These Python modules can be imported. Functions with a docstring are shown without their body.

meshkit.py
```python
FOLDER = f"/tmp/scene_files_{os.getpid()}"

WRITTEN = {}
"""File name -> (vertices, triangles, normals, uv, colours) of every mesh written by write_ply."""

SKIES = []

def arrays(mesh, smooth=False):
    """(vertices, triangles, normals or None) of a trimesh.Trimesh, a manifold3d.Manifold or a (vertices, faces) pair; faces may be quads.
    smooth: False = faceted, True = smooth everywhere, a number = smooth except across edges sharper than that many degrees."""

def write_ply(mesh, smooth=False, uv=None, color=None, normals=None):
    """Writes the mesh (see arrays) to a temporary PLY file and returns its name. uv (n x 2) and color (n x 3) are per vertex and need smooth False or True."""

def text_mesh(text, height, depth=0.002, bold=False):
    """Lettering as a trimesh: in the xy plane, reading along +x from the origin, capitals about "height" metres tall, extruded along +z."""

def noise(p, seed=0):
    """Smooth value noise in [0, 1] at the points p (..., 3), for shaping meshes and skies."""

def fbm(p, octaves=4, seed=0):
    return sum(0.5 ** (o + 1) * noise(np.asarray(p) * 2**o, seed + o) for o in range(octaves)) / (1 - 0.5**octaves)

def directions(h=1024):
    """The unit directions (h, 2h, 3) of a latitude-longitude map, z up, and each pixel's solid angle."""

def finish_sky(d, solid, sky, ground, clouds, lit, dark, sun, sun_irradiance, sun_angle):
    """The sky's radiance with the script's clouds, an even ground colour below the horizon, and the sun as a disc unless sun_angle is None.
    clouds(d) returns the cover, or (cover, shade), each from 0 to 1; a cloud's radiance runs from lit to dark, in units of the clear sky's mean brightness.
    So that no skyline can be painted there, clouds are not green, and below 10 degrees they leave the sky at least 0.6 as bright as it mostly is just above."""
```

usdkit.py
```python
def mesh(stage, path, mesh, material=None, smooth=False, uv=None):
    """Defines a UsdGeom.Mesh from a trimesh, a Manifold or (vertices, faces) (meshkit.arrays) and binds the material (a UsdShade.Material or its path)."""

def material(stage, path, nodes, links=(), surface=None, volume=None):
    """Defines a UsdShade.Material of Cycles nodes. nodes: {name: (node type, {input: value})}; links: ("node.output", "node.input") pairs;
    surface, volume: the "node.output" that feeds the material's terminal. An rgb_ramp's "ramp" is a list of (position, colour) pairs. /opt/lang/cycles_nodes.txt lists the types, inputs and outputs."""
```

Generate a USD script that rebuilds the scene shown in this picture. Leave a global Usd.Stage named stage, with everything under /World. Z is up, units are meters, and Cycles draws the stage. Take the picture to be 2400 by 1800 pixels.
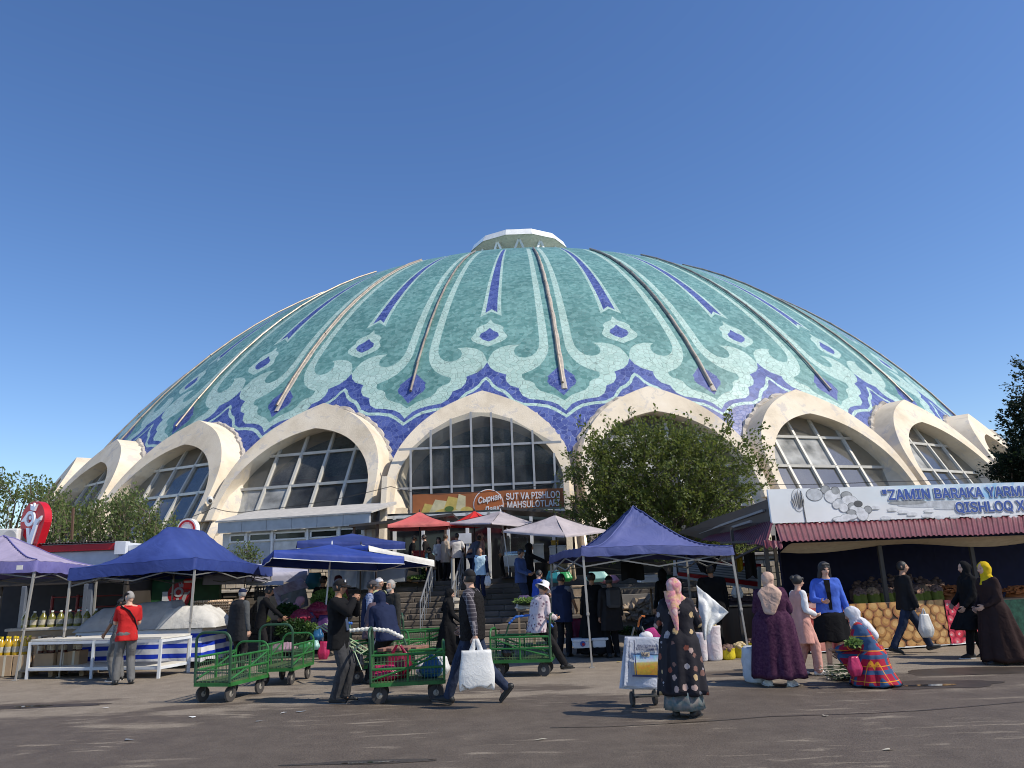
import math, random
import numpy as np, trimesh, shapely, manifold3d as m3
from shapely import affinity
from shapely.geometry import Polygon, box as sbox, LineString, Point
from shapely.ops import unary_union
import usdkit, meshkit
from pxr import Usd, UsdGeom, UsdLux, UsdShade, Gf, Sdf, Vt

stage = Usd.Stage.CreateInMemory()
UsdGeom.SetStageUpAxis(stage, 'Z'); UsdGeom.SetStageMetersPerUnit(stage, 1.0)
UsdGeom.Xform.Define(stage, '/World'); UsdGeom.Scope.Define(stage, '/World/Looks')
PI = math.pi

# ---------------------------------------------------------------- camera, sky, sun, exposure
EYE = np.array([0.0, 0.0, 1.70]); PITCH = math.radians(14.0); ROLL = 0.0368; FPX = 1803.0     # 2400 px wide frame
FW = np.array([0, math.cos(PITCH), math.sin(PITCH)]); UP0 = np.array([0, -math.sin(PITCH), math.cos(PITCH)]); RT0 = np.array([1.0, 0, 0])
RT = math.cos(ROLL) * RT0 - math.sin(ROLL) * UP0; UPV = math.sin(ROLL) * RT0 + math.cos(ROLL) * UP0
EXPOSURE = 0.0
SUN_AZ, SUN_EL = math.radians(68.0), math.radians(47.0)      # azimuth from -y (towards the viewer) round to +x
SUN = np.array([math.sin(SUN_AZ) * math.cos(SUN_EL), -math.cos(SUN_AZ) * math.cos(SUN_EL), math.sin(SUN_EL)])
cam = UsdGeom.Camera.Define(stage, '/World/camera')
cam.CreateHorizontalApertureAttr(36.0); cam.CreateVerticalApertureAttr(27.0); cam.CreateFocalLengthAttr(36.0 * FPX / 2400.0)
cam.CreateClippingRangeAttr(Gf.Vec2f(0.1, 20000.0)); cam.CreateExposureAttr(EXPOSURE)
cam.AddTransformOp().Set(Gf.Matrix4d(*RT, 0, *UPV, 0, *(-FW), 0, *EYE, 1))
usdkit.material(stage, '/World/Looks/sky_air', {
    'sky': ('sky_texture', {'sky_type': 'single_scattering', 'sun_disc': False, 'sun_elevation': SUN_EL, 'sun_rotation': math.atan2(SUN[0], SUN[1]),
                            'altitude': 450.0, 'air_density': 1.0, 'aerosol_density': 0.6, 'ozone_density': 2.2}),
    'hs': ('hsv', {'hue': 0.508, 'saturation': 1.2, 'value': 1.25, 'fac': 1.0}), 'bg': ('background_shader', {'strength': 0.13})}, [('sky.color', 'hs.color'), ('hs.color', 'bg.color')], surface='bg.background')
dome_light = UsdLux.DomeLight.Define(stage, '/World/sky'); UsdShade.MaterialBindingAPI.Apply(dome_light.GetPrim()).Bind(UsdShade.Material.Get(stage, '/World/Looks/sky_air'))
dome_light.GetPrim().SetCustomDataByKey('kind', 'structure')
sun_light = UsdLux.DistantLight.Define(stage, '/World/sun'); sun_light.CreateIntensityAttr(1.25); sun_light.CreateAngleAttr(0.53); sun_light.CreateColorAttr(Gf.Vec3f(1.0, 0.93, 0.81))
sun_light.GetPrim().CreateAttribute('inputs:normalize', Sdf.ValueTypeNames.Bool).Set(True)
_z = SUN / np.linalg.norm(SUN); _x = np.cross([0, 0, 1.0], _z); _x /= np.linalg.norm(_x); _y = np.cross(_z, _x)
sun_light.AddTransformOp().Set(Gf.Matrix4d(*_x, 0, *_y, 0, *_z, 0, 0, 0, 60, 1))

def ray(px, py):
    d = FW + RT * (px - 1200) / FPX - UPV * (py - 900) / FPX
    return d / np.linalg.norm(d)
def G(px, py, z=0.0):                 # where the photo's pixel meets the level z
    d = ray(px, py); return EYE + d * ((z - EYE[2]) / d[2])
def V(px, py, y):                     # where the photo's pixel meets the upright plane at distance y
    d = ray(px, py); return EYE + d * (y / d[1])

# ---------------------------------------------------------------- naming and prims
USED = {}
def numbered(parent, name):
    k = (parent, name); n = USED.get(k, -1) + 1; USED[k] = n
    return f'{parent}/{name}' + (f'_{n:03d}' if n else '')
def path_of(p):
    return '/World' if p is None else str(p.GetPath())
def tag(p, label=None, cat=None, group=None, kind=None):
    for k, v in (('label', label), ('category', cat), ('group', group), ('kind', kind)):
        if v: p.SetCustomDataByKey(k, v)
    return p
def frame(loc=(0, 0, 0), yaw=0.0, scale=1.0, tilt=None):
    m = trimesh.transformations.rotation_matrix(yaw, [0, 0, 1])
    if tilt is not None: m = m @ trimesh.transformations.euler_matrix(*tilt)
    m[:3, :3] *= scale; m[:3, 3] = loc
    return m
def gf(m):
    return Gf.Matrix4d(*np.asarray(m, float).T.ravel().tolist())
def thing(name, label=None, cat=None, loc=(0, 0, 0), yaw=0.0, group=None, kind=None, parent=None, m=None):
    x = UsdGeom.Xform.Define(stage, numbered(path_of(parent), name))
    x.AddTransformOp().Set(gf(frame(loc, yaw) if m is None else m))
    return tag(x.GetPrim(), label, cat, group, kind)
def obj(name, mesh, mat, parent=None, smooth=False, label=None, cat=None, group=None, kind=None):
    if isinstance(mesh, MB): mesh = mesh.mesh()
    p = usdkit.mesh(stage, numbered(path_of(parent), name), mesh, mat, smooth).GetPrim()
    UsdGeom.Mesh(p).CreateDoubleSidedAttr(True)
    return tag(p, label, cat, group, kind)
def dup(src, loc, yaw=0.0, label=None, group=None, scale=1.0, name=None, tilt=None, cat=None, m=None):
    was = src.GetCustomData()
    x = UsdGeom.Xform.Define(stage, numbered('/World', name or src.GetName()))
    p = x.GetPrim(); p.GetReferences().AddInternalReference(src.GetPath()); p.SetInstanceable(True)
    x.ClearXformOpOrder(); x.AddTransformOp().Set(gf(frame(loc, yaw, scale, tilt) if m is None else m))
    return tag(p, label or was.get('label'), cat or was.get('category'), group or was.get('group'))
def place(p, loc, yaw=0.0, scale=1.0, tilt=None):
    UsdGeom.Xformable(p).GetOrderedXformOps()[0].Set(gf(frame(loc, yaw, scale, tilt)))

# ---------------------------------------------------------------- mesh building
def rotz(a):
    c, s = math.cos(a), math.sin(a); return np.array([[c, -s, 0], [s, c, 0], [0, 0, 1.0]])
def unit(v):
    v = np.asarray(v, float); return v / (np.linalg.norm(v) + 1e-12)
def basis(d, up=(0, 0, 1)):
    d = unit(d); u = np.asarray(up, float)
    if abs(d @ u) > 0.98: u = np.array([1.0, 0, 0])
    x = unit(np.cross(u, d)); return x, np.cross(d, x), d
_B = np.array([[x, y, z] for x in (-1, 1) for y in (-1, 1) for z in (-1, 1)], float)
_BF = np.array([[0, 1, 3], [0, 3, 2], [4, 6, 7], [4, 7, 5], [0, 4, 5], [0, 5, 1], [2, 3, 7], [2, 7, 6], [0, 2, 6], [0, 6, 4], [1, 5, 7], [1, 7, 3]])
def _chamfer_topology():
    p = []
    for c in _B:
        for a in range(3):
            q = c * np.array([1.0, 1.1, 1.2]) - c * 0.1; q[a] += c[a] * 0.1; p.append(q)
    h = trimesh.convex.convex_hull(np.array(p)); 
    idx = [int(np.argmin(((np.array(p) - v) ** 2).sum(1))) for v in h.vertices]
    f = np.array(idx)[h.faces]; return f
_CF = _chamfer_topology()
class MB:
    def __init__(s): s.v, s.f, s.n = [], [], 0
    def add(s, v, f):
        v = np.asarray(v, float); f = np.asarray(f, int)
        if f.shape[1] == 4: f = np.vstack([f[:, [0, 1, 2]], f[:, [0, 2, 3]]])
        s.v.append(v); s.f.append(f + s.n); s.n += len(v); return s
    def tm(s, m): return s.add(m.vertices, m.faces)
    def mesh(s): return trimesh.Trimesh(np.vstack(s.v), np.vstack(s.f), process=False)
    def box(s, c, size, R=None):
        v = _B * np.asarray(size) / 2
        if R is not None: v = v @ np.asarray(R).T
        return s.add(v + c, _BF)
    def cbox(s, c, size, b=0.01, R=None):                 # box with chamfered edges
        h = np.asarray(size, float) / 2; b = min(b, h.min() * 0.9); p = []
        for q in _B:
            for a in range(3):
                w = q * (h - b); w[a] = q[a] * h[a]; p.append(w)
        p = np.array(p)
        if R is not None: p = p @ np.asarray(R).T
        return s.add(p + c, _CF)
    def bar(s, p, q, w, h=None, up=(0, 0, 1)):
        p, q = np.asarray(p, float), np.asarray(q, float); x, y, d = basis(q - p, up); h = w if h is None else h
        return s.box((p + q) / 2, (w, h, np.linalg.norm(q - p)), np.stack([x, y, d], 1))
    def tube(s, pts, r, n=6, cap=True):
        p = np.asarray(pts, float); r = np.broadcast_to(r, (len(p),)); t = np.gradient(p, axis=0); a = None; rings = []
        for i in range(len(p)):
            d = unit(t[i])
            if a is None: a = basis(d)[0]
            a = unit(a - d * (a @ d)); b = np.cross(d, a); ang = np.arange(n) * 2 * PI / n
            rings.append(p[i] + r[i] * (np.cos(ang)[:, None] * a + np.sin(ang)[:, None] * b))
        return s.loft(rings, True, cap)
    def loft(s, rings, closed=True, cap=True):
        m, n = len(rings), len(rings[0]); v = np.vstack(rings); f = []
        i, j = np.meshgrid(np.arange(m - 1), np.arange(n if closed else n - 1), indexing='ij'); k = (j + 1) % n
        f = np.stack([i * n + j, i * n + k, (i + 1) * n + k, (i + 1) * n + j], -1).reshape(-1, 4)
        f = np.vstack([f[:, [0, 1, 2]], f[:, [0, 2, 3]]])
        if cap and closed:
            c0, c1 = len(v), len(v) + 1; v = np.vstack([v, np.mean(rings[0], 0), np.mean(rings[-1], 0)])
            j = np.arange(n); f = np.vstack([f, np.stack([np.full(n, c0), (j + 1) % n, j], 1), np.stack([np.full(n, c1), (m - 1) * n + j, (m - 1) * n + (j + 1) % n], 1)])
        return s.add(v, f)
    def lathe(s, prof, c=(0, 0, 0), n=16, R=None):
        a = np.arange(n) * 2 * PI / n; rings = []
        for r, z in prof:
            q = np.stack([r * np.cos(a), r * np.sin(a), np.full(n, z)], 1)
            if R is not None: q = q @ np.asarray(R).T
            rings.append(q + c)
        return s.loft(rings)
    def ell(s, c, r, R=None, sub=2):
        m = _ico(sub); v = m.vertices * np.asarray(r)
        if R is not None: v = v @ np.asarray(R).T
        return s.add(v + c, m.faces)
    def grid(s, P):                                        # P (m, n, 3)
        return s.loft(list(P), closed=False, cap=False)
    def prism(s, poly, depth, M=None):
        for g in getattr(poly, 'geoms', [poly]):
            if g.area < 1e-6: continue
            e = trimesh.creation.extrude_polygon(g, depth, engine='earcut')
            if M is not None: e.apply_transform(M)
            s.tm(e)
        return s
_ICO = {}
def _ico(k):
    if k not in _ICO: _ICO[k] = trimesh.creation.icosphere(k)
    return _ICO[k]
def axes(x, y, z, o):
    m = np.eye(4); m[:3, 0], m[:3, 1], m[:3, 2], m[:3, 3] = x, y, z, o; return m
def solid_sheet(P, t):
    """A grid surface P (m, n, 3) given a thickness t along its normals (cloth, tarpaulin)."""
    m, n = P.shape[:2]; du, dv = np.gradient(P, axis=1), np.gradient(P, axis=0); N = np.cross(du, dv); N /= np.linalg.norm(N, axis=2, keepdims=True) + 1e-12
    b = MB(); A = P.reshape(-1, 3); B = (P - N * t).reshape(-1, 3)
    i, j = np.meshgrid(np.arange(m - 1), np.arange(n - 1), indexing='ij'); q = np.stack([i * n + j, i * n + j + 1, (i + 1) * n + j + 1, (i + 1) * n + j], -1).reshape(-1, 4)
    o = m * n; edge = list(range(n)) + [r * n + n - 1 for r in range(1, m)] + [(m - 1) * n + c for c in range(n - 2, -1, -1)] + [r * n for r in range(m - 2, 0, -1)]
    e = np.array(edge); e2 = np.roll(e, -1); side = np.stack([e2, e, e + o, e2 + o], 1)
    return b.add(np.vstack([A, B]), np.vstack([q, q[:, ::-1] + o, side]))
def fbm1(x, y, s=1.0, seed=0):
    x, y = np.broadcast_arrays(np.asarray(x, float), np.asarray(y, float))
    return meshkit.fbm(np.stack([x * s, y * s, np.full(x.shape, seed * 7.31)], -1), 3, seed) - 0.5

# ---------------------------------------------------------------- materials
MATS = {}
def mat(name, col, rough=0.7, var=0.15, vs=4.0, bump=0.0, bs=40.0, metal=0.0, spec=0.4, wrinkle=0.0, ws=9.0, col2=None, sheen=0.0, trans=0.0, rnd=0.0):
    """Principled surface with tonal variation (noise in object space), fine grain bump and broad wrinkles."""
    if name in MATS: return MATS[name]
    c = np.asarray(col, float); lo = np.clip(c * (1 - var), 0, 1) if col2 is None else np.asarray(col2, float); hi = np.clip(c * (1 + var), 0, 1)
    n = {'tc': ('texture_coordinate', {}), 'n': ('noise_texture', {'scale': vs, 'detail': 5.0, 'roughness': 0.6}), 'r': ('rgb_ramp', {'ramp': [(0.3, lo), (0.7, hi)]}),
         'p': ('principled_bsdf', {'roughness': rough, 'metallic': metal, 'specular_ior_level': spec, 'sheen_weight': sheen, 'transmission_weight': trans})}
    l = [('tc.object', 'n.vector'), ('n.fac', 'r.fac')]; colour = 'r.color'
    if rnd:
        n['oi'] = ('object_info', {}); n['rm'] = ('map_range', {'from_min': 0.0, 'from_max': 1.0, 'to_min': 1 - rnd, 'to_max': 1 + rnd}); n['hs'] = ('hsv', {'hue': 0.5, 'saturation': 1.0, 'fac': 1.0})
        l += [('oi.random', 'rm.value'), ('rm.result', 'hs.value'), (colour, 'hs.color')]; colour = 'hs.color'
    l.append((colour, 'p.base_color')); last = None
    if wrinkle:
        n['wn'] = ('noise_texture', {'scale': ws, 'detail': 3.0, 'roughness': 0.5, 'distortion': 0.8}); n['wb'] = ('bump', {'strength': min(1.0, wrinkle), 'distance': 0.03})
        l += [('tc.object', 'wn.vector'), ('wn.fac', 'wb.height')]; last = 'wb.normal'
    if bump:
        n['bn'] = ('noise_texture', {'scale': bs, 'detail': 4.0, 'roughness': 0.6}); n['bb'] = ('bump', {'strength': bump, 'distance': 0.01})
        l += [('tc.object', 'bn.vector'), ('bn.fac', 'bb.height')]
        if last: l.append((last, 'bb.normal'))
        last = 'bb.normal'
    if last: l.append((last, 'p.normal'))
    MATS[name] = usdkit.material(stage, '/World/Looks/' + name, n, l, surface='p.BSDF'); return MATS[name]
def cloth(name, col, rough=0.85, wrinkle=0.5, **k):
    return mat(name, col, rough, var=k.pop('var', 0.12), vs=k.pop('vs', 6.0), bump=k.pop('bump', 0.15), bs=k.pop('bs', 350.0), wrinkle=wrinkle, spec=k.pop('spec', 0.08), sheen=k.pop('sheen', 0.0), **k)
def paint(name, col, rough=0.4, **k):
    return mat(name, col, rough, var=k.pop('var', 0.12), vs=k.pop('vs', 3.0), bump=k.pop('bump', 0.05), bs=k.pop('bs', 60.0), **k)
# ---------------------------------------------------------------- the market hall
NSEG = 30; DT = 2 * PI / NSEG; TH0 = -0.06903; RHO = 44.602; DC = np.array([1.2167, 74.737, -13.818]); RA, ZA, LEAN = 38.737, 10.432, math.radians(29.0)
HALL = thing('domed_market_hall', 'huge round market hall with turquoise and blue mosaic dome ringed by cream arches', 'building')
def mosaic(name, a, b, crack, width, scale, dirt):
    n = {'g': ('geometry', {}), 'v': ('voronoi_texture', {'feature': 'distance_to_edge', 'scale': scale, 'randomness': 1.0}), 'c': ('voronoi_texture', {'feature': 'f1', 'scale': scale, 'randomness': 1.0}),
         'sep': ('separate_color', {}), 'r': ('rgb_ramp', {'ramp': [(0.1, a), (0.9, b)]}), 'e': ('rgb_ramp', {'ramp': [(0.0, (1, 1, 1)), (width, (0, 0, 0))]}), 'm': ('mix', {'color2': crack}),
         'd': ('noise_texture', {'scale': 0.35, 'detail': 6.0, 'roughness': 0.65}), 'dr': ('rgb_ramp', {'ramp': [(0.35, dirt), (0.62, (1, 1, 1))]}), 'mm': ('mix', {'mix_type': 'multiply', 'fac': 1.0}),
         'bp': ('bump', {'strength': 0.5, 'distance': 0.02, 'invert': True}), 'p': ('principled_bsdf', {'roughness': 0.42, 'specular_ior_level': 0.35})}
    l = [('g.position', 'v.vector'), ('g.position', 'c.vector'), ('c.color', 'sep.color'), ('sep.r', 'r.fac'), ('v.distance', 'e.fac'), ('e.color', 'm.fac'), ('r.color', 'm.color1'),
         ('g.position', 'd.vector'), ('d.fac', 'dr.fac'), ('m.color', 'mm.color1'), ('dr.color', 'mm.color2'), ('mm.color', 'p.base_color'), ('e.color', 'bp.height'), ('bp.normal', 'p.normal')]
    return usdkit.material(stage, '/World/Looks/' + name, n, l, surface='p.BSDF')
M_TURQ = mosaic('turquoise_mosaic', (0.095, 0.235, 0.22), (0.19, 0.365, 0.345), (0.08, 0.14, 0.13), 0.02, 4.6, (0.74, 0.76, 0.76))
M_PALE = mosaic('pale_mosaic', (0.355, 0.515, 0.47), (0.44, 0.60, 0.55), (0.19, 0.26, 0.235), 0.045, 3.4, (0.88, 0.88, 0.86))
M_BLUE = mosaic('blue_mosaic', (0.038, 0.058, 0.215), (0.085, 0.12, 0.34), (0.20, 0.25, 0.45), 0.035, 4.2, (0.85, 0.85, 0.9))
def plaster_mat():
    n = {'g': ('geometry', {}), 'a': ('noise_texture', {'scale': 0.5, 'detail': 8.0, 'roughness': 0.65}), 'ar': ('rgb_ramp', {'ramp': [(0.3, (0.50, 0.42, 0.31)), (0.5, (0.66, 0.57, 0.44)), (0.75, (0.74, 0.66, 0.54))]}),
         'b': ('noise_texture', {'scale': 1.4, 'detail': 7.0, 'roughness': 0.7, 'distortion': 0.6}), 'br': ('rgb_ramp', {'ramp': [(0.55, (0, 0, 0)), (0.60, (1, 1, 1))]}), 'm': ('mix', {'color2': (0.50, 0.46, 0.42)}),
         'k': ('math', {'math_type': 'multiply', 'value2': 0.75}),
         'c': ('noise_texture', {'scale': 18.0, 'detail': 5.0, 'roughness': 0.6}), 'bp': ('bump', {'strength': 0.35, 'distance': 0.04}), 'p': ('principled_bsdf', {'roughness': 0.85, 'specular_ior_level': 0.2})}
    l = [('g.position', 'a.vector'), ('a.fac', 'ar.fac'), ('g.position', 'b.vector'), ('b.fac', 'br.fac'), ('br.color', 'k.value1'), ('k.value', 'm.fac'), ('ar.color', 'm.color1'), ('m.color', 'p.base_color'), ('g.position', 'c.vector'), ('c.fac', 'bp.height'), ('bp.normal', 'p.normal')]
    return usdkit.material(stage, '/World/Looks/cream_plaster', n, l, surface='p.BSDF')
M_PLASTER = plaster_mat()
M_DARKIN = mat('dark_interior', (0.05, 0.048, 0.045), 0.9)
M_MULL = paint('cream_frame_paint', (0.50, 0.48, 0.43), 0.5)
M_MULLD = paint('grey_frame_metal', (0.36, 0.37, 0.38), 0.45)
def glass_mat(name, tint=(0.75, 0.8, 0.82), ior=1.5, rough=0.02):
    return usdkit.material(stage, '/World/Looks/' + name, {'t': ('transparent_bsdf', {'color': tint}), 'g': ('glossy_bsdf', {'color': (1, 1, 1), 'roughness': rough}), 'f': ('fresnel', {'IOR': ior}), 'k': ('math', {'math_type': 'multiply', 'value2': 0.26}), 'm': ('mix_closure', {})},
                           [('f.fac', 'k.value1'), ('k.value', 'm.fac'), ('t.BSDF', 'm.closure1'), ('g.BSDF', 'm.closure2')], surface='m.closure')
def window_glass():          # thin dusty pane: mostly clear, a little mirror, a film of dust
    n = {'t': ('transparent_bsdf', {'color': (.5, .52, .52)}), 'g': ('glossy_bsdf', {'roughness': .08}), 'f': ('fresnel', {'IOR': 1.3}), 'k': ('math', {'math_type': 'multiply', 'value2': 0.3}), 'm': ('mix_closure', {}), 'd': ('diffuse_bsdf', {'color': (.5, .49, .46)}), 'ge': ('geometry', {}), 'n': ('noise_texture', {'scale': .9, 'detail': 6.0}), 'r': ('rgb_ramp', {'ramp': [(.35, (.03, .03, .03)), (.75, (.16, .16, .16))]}), 'm2': ('mix_closure', {})}
    return usdkit.material(stage, '/World/Looks/window_glass', n, [('f.fac', 'k.value1'), ('k.value', 'm.fac'), ('t.BSDF', 'm.closure1'), ('g.BSDF', 'm.closure2'), ('ge.position', 'n.vector'), ('n.fac', 'r.fac'), ('r.color', 'm2.fac'), ('m.closure', 'm2.closure1'), ('d.BSDF', 'm2.closure2')], surface='m2.closure')
M_GLASS = window_glass()
M_DUSTY = usdkit.material(stage, '/World/Looks/dusty_glass', {'t': ('transparent_bsdf', {'color': (0.6, 0.62, 0.62)}), 'd': ('diffuse_bsdf', {'color': (0.62, 0.62, 0.6)}), 'g': ('geometry', {}), 'n': ('noise_texture', {'scale': 1.3, 'detail': 6.0}),
    'r': ('rgb_ramp', {'ramp': [(0.3, (0.18, 0.18, 0.18)), (0.75, (0.75, 0.75, 0.75))]}), 'm': ('mix_closure', {})}, [('g.position', 'n.vector'), ('n.fac', 'r.fac'), ('r.color', 'm.fac'), ('t.BSDF', 'm.closure1'), ('d.BSDF', 'm.closure2')], surface='m.closure')

def on_dome(th, lat, off=0.0):          # th, lat in degrees measured about the dome's own axis, th from segment 0
    t, l = np.radians(th) + TH0, np.radians(lat); r = (RHO + off) * np.cos(l)
    return np.stack([DC[0] + r * np.sin(t), DC[1] - r * np.cos(t), DC[2] + (RHO + off) * np.sin(l)], -1)
def arch_xyz(k, x, w, back=0.0):        # on the leaning front plane of arch k: x across, w down the slope, back = horizontally inwards
    t = TH0 + k * DT; er = np.array([math.sin(t), -math.cos(t), 0]); et = np.array([math.cos(t), math.sin(t), 0])
    x, w, back = (np.asarray(q, float)[..., None] for q in np.broadcast_arrays(x, w, back))
    return np.array([DC[0], DC[1], ZA]) + er * (RA - back) + et * x + (er * math.sin(LEAN) - np.array([0, 0, math.cos(LEAN)])) * w
def loc(k, x, r, z):                    # frame of arch k: x across, r from the dome's axis, z up
    t = TH0 + k * DT; return np.array([DC[0] + r * math.sin(t) + x * math.cos(t), DC[1] - r * math.cos(t) + x * math.sin(t), z])
def smooth_curve(p, n=40):
    from scipy.interpolate import PchipInterpolator
    p = np.array(p, float); d = np.r_[0, np.cumsum(np.linalg.norm(np.diff(p, axis=0), axis=1))]; s = np.linspace(0, d[-1], n)
    return np.stack([PchipInterpolator(d, p[:, 0])(s), PchipInterpolator(d, p[:, 1])(s)], 1)
OUT_R = smooth_curve([(0, 0), (0.82, 0.36), (1.8, 0.92), (2.65, 1.66), (3.3, 2.5), (3.74, 3.35), (3.98, 4.2), (4.1, 5.2), (4.14, 6.2)])
IN_R = smooth_curve([(0, 1.62), (0.95, 1.88), (1.95, 2.4), (2.8, 3.2), (3.38, 4.1), (3.68, 5.0), (3.78, 6.0)])
def sym(r): return np.vstack([r, (r * [-1, 1])[::-1][:-1] if abs(r[0, 0]) < 1e-6 else (r * [-1, 1])[::-1]])
OUT_POLY = Polygon(np.vstack([OUT_R, [[4.14, 9.4]], [[-4.14, 9.4]], (OUT_R * [-1, 1])[::-1][:-1]])).buffer(0)
IN_POLY = Polygon(np.vstack([IN_R, [[3.78, 9.4]], [[-3.78, 9.4]], (IN_R * [-1, 1])[::-1][:-1]])).buffer(0)
MID_POLY = IN_POLY.buffer(0.35)
# the leg's outer edge: full width down to w 6.55, then a step in
LEG_CUT = unary_union([sbox(3.72, 6.6, 5, 9.5), sbox(-5, 6.6, -3.72, 9.5)])
RING = OUT_POLY.difference(IN_POLY)
FRONT = [k for k in range(-8, 9)]
# the mosaic of one segment (degrees: across, up)
hook = [(0, 36.36), (0.17, 36.95), (0.47, 37.55), (1.06, 37.99), (1.87, 38.22), (2.76, 38.2), (2.42, 37.93), (2.25, 37.52), (2.34, 37.07), (2.66, 36.79), (3.18, 36.67), (3.71, 36.82), (4.15, 37.24), (4.43, 37.85), (4.53, 38.7), (4.53, 41.6), (4.52, 46.3), (4.5, 50), (4.52, 55), (4.58, 62.3)]
stripr = [(5.3, 62.3), (5.16, 55), (5.14, 50), (5.2, 46.3), (5.23, 43.5), (5.27, 41.1), (5.29, 39.05), (5.26, 37.73), (5.1, 37.02), (4.78, 36.34), (4.36, 35.78), (3.76, 35.32), (3.12, 35.03), (2.87, 34.93)]
bell = [(2.89, 34.57), (3.1, 34.33), (3.46, 34.24), (3.81, 34.0), (3.93, 33.62), (4.25, 33.24), (4.82, 33.0), (5.35, 32.8), (6.0, 32.3)]
low = [(6.0, 31.4), (5.5, 31.95), (4.99, 32.22), (4.31, 32.39), (3.39, 32.52), (2.87, 32.87), (2.65, 33.31), (2.59, 33.58), (1.95, 33.85), (1.63, 34.3), (1.57, 34.7), (1.63, 34.96), (0.75, 35.33), (0.29, 35.76)]
lineu = [(0, 34.85), (0.33, 34.57), (0.6, 34.1), (1.03, 33.7), (1.52, 33.45), (1.87, 33.07), (2.22, 32.55), (2.91, 32.2), (3.83, 32.13), (4.74, 31.95), (5.28, 31.66), (6.0, 31.08)]
lined = [(6.0, 30.8), (5.21, 31.4), (4.66, 31.7), (3.82, 31.88), (2.9, 31.95), (2.1, 32.34), (1.73, 32.82), (1.4, 33.2), (0.92, 33.44), (0.48, 33.84), (0.26, 34.25), (0, 34.53)]
dropr = [(6.0, 35.7), (5.6, 35.32), (5.23, 34.93), (4.88, 34.58), (4.98, 34.48), (4.84, 34.1), (5.0, 33.76), (5.34, 33.51), (5.65, 33.15), (6.0, 32.75)]
so = [(0, 62.3), (0.5, 62.3), (0.66, 55), (0.76, 51), (0.84, 48), (0.9, 45), (0.98, 43.3), (1.06, 42.2), (0, 42.95)]
si = [(0, 62.3), (0.24, 62.3), (0.36, 55), (0.44, 51), (0.5, 48), (0.53, 45), (0.6, 42.8), (0, 43.35)]
med = [(0, 41.8), (0.3, 41.2), (0.98, 40.87), (1.31, 40.5), (1.25, 40.12), (1.46, 39.75), (1.68, 39.33), (1.5, 38.95), (1.02, 38.62), (0.5, 38.4), (0, 38.15)]
medi = [(0, 40.55), (0.35, 40.15), (0.8, 39.85), (0.9, 39.45), (0.56, 39.06), (0, 38.78)]
def half(p, edge=None):
    q = Polygon(p + ([] if edge is None else edge)).buffer(0); return unary_union([q, affinity.scale(q, -1, 1, origin=(0, 0))]).buffer(1e-4)
FULL = sbox(-6, 26.0, 6, 62.3)
PALE = half(hook + stripr + bell + low)
BELOW = half(low + [(0, 36.36), (0, 20), (6.0, 20)])
LINE = half(lineu + lined)
BLUE = unary_union([BELOW.difference(PALE).difference(LINE), half(dropr), half(si), half(medi)])
PALE = unary_union([PALE, LINE, half(so).difference(half(si)), half(med).difference(half(medi))])
def arch_on_dome():
    pts = []
    for x, w in np.array(MID_POLY.exterior.coords):
        z = ZA - w * math.cos(LEAN); l = math.asin((z - DC[2]) / RHO); pts.append((math.degrees(math.asin(x / (RHO * math.cos(l)))), math.degrees(l)))
    return Polygon(pts).buffer(0)
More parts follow.
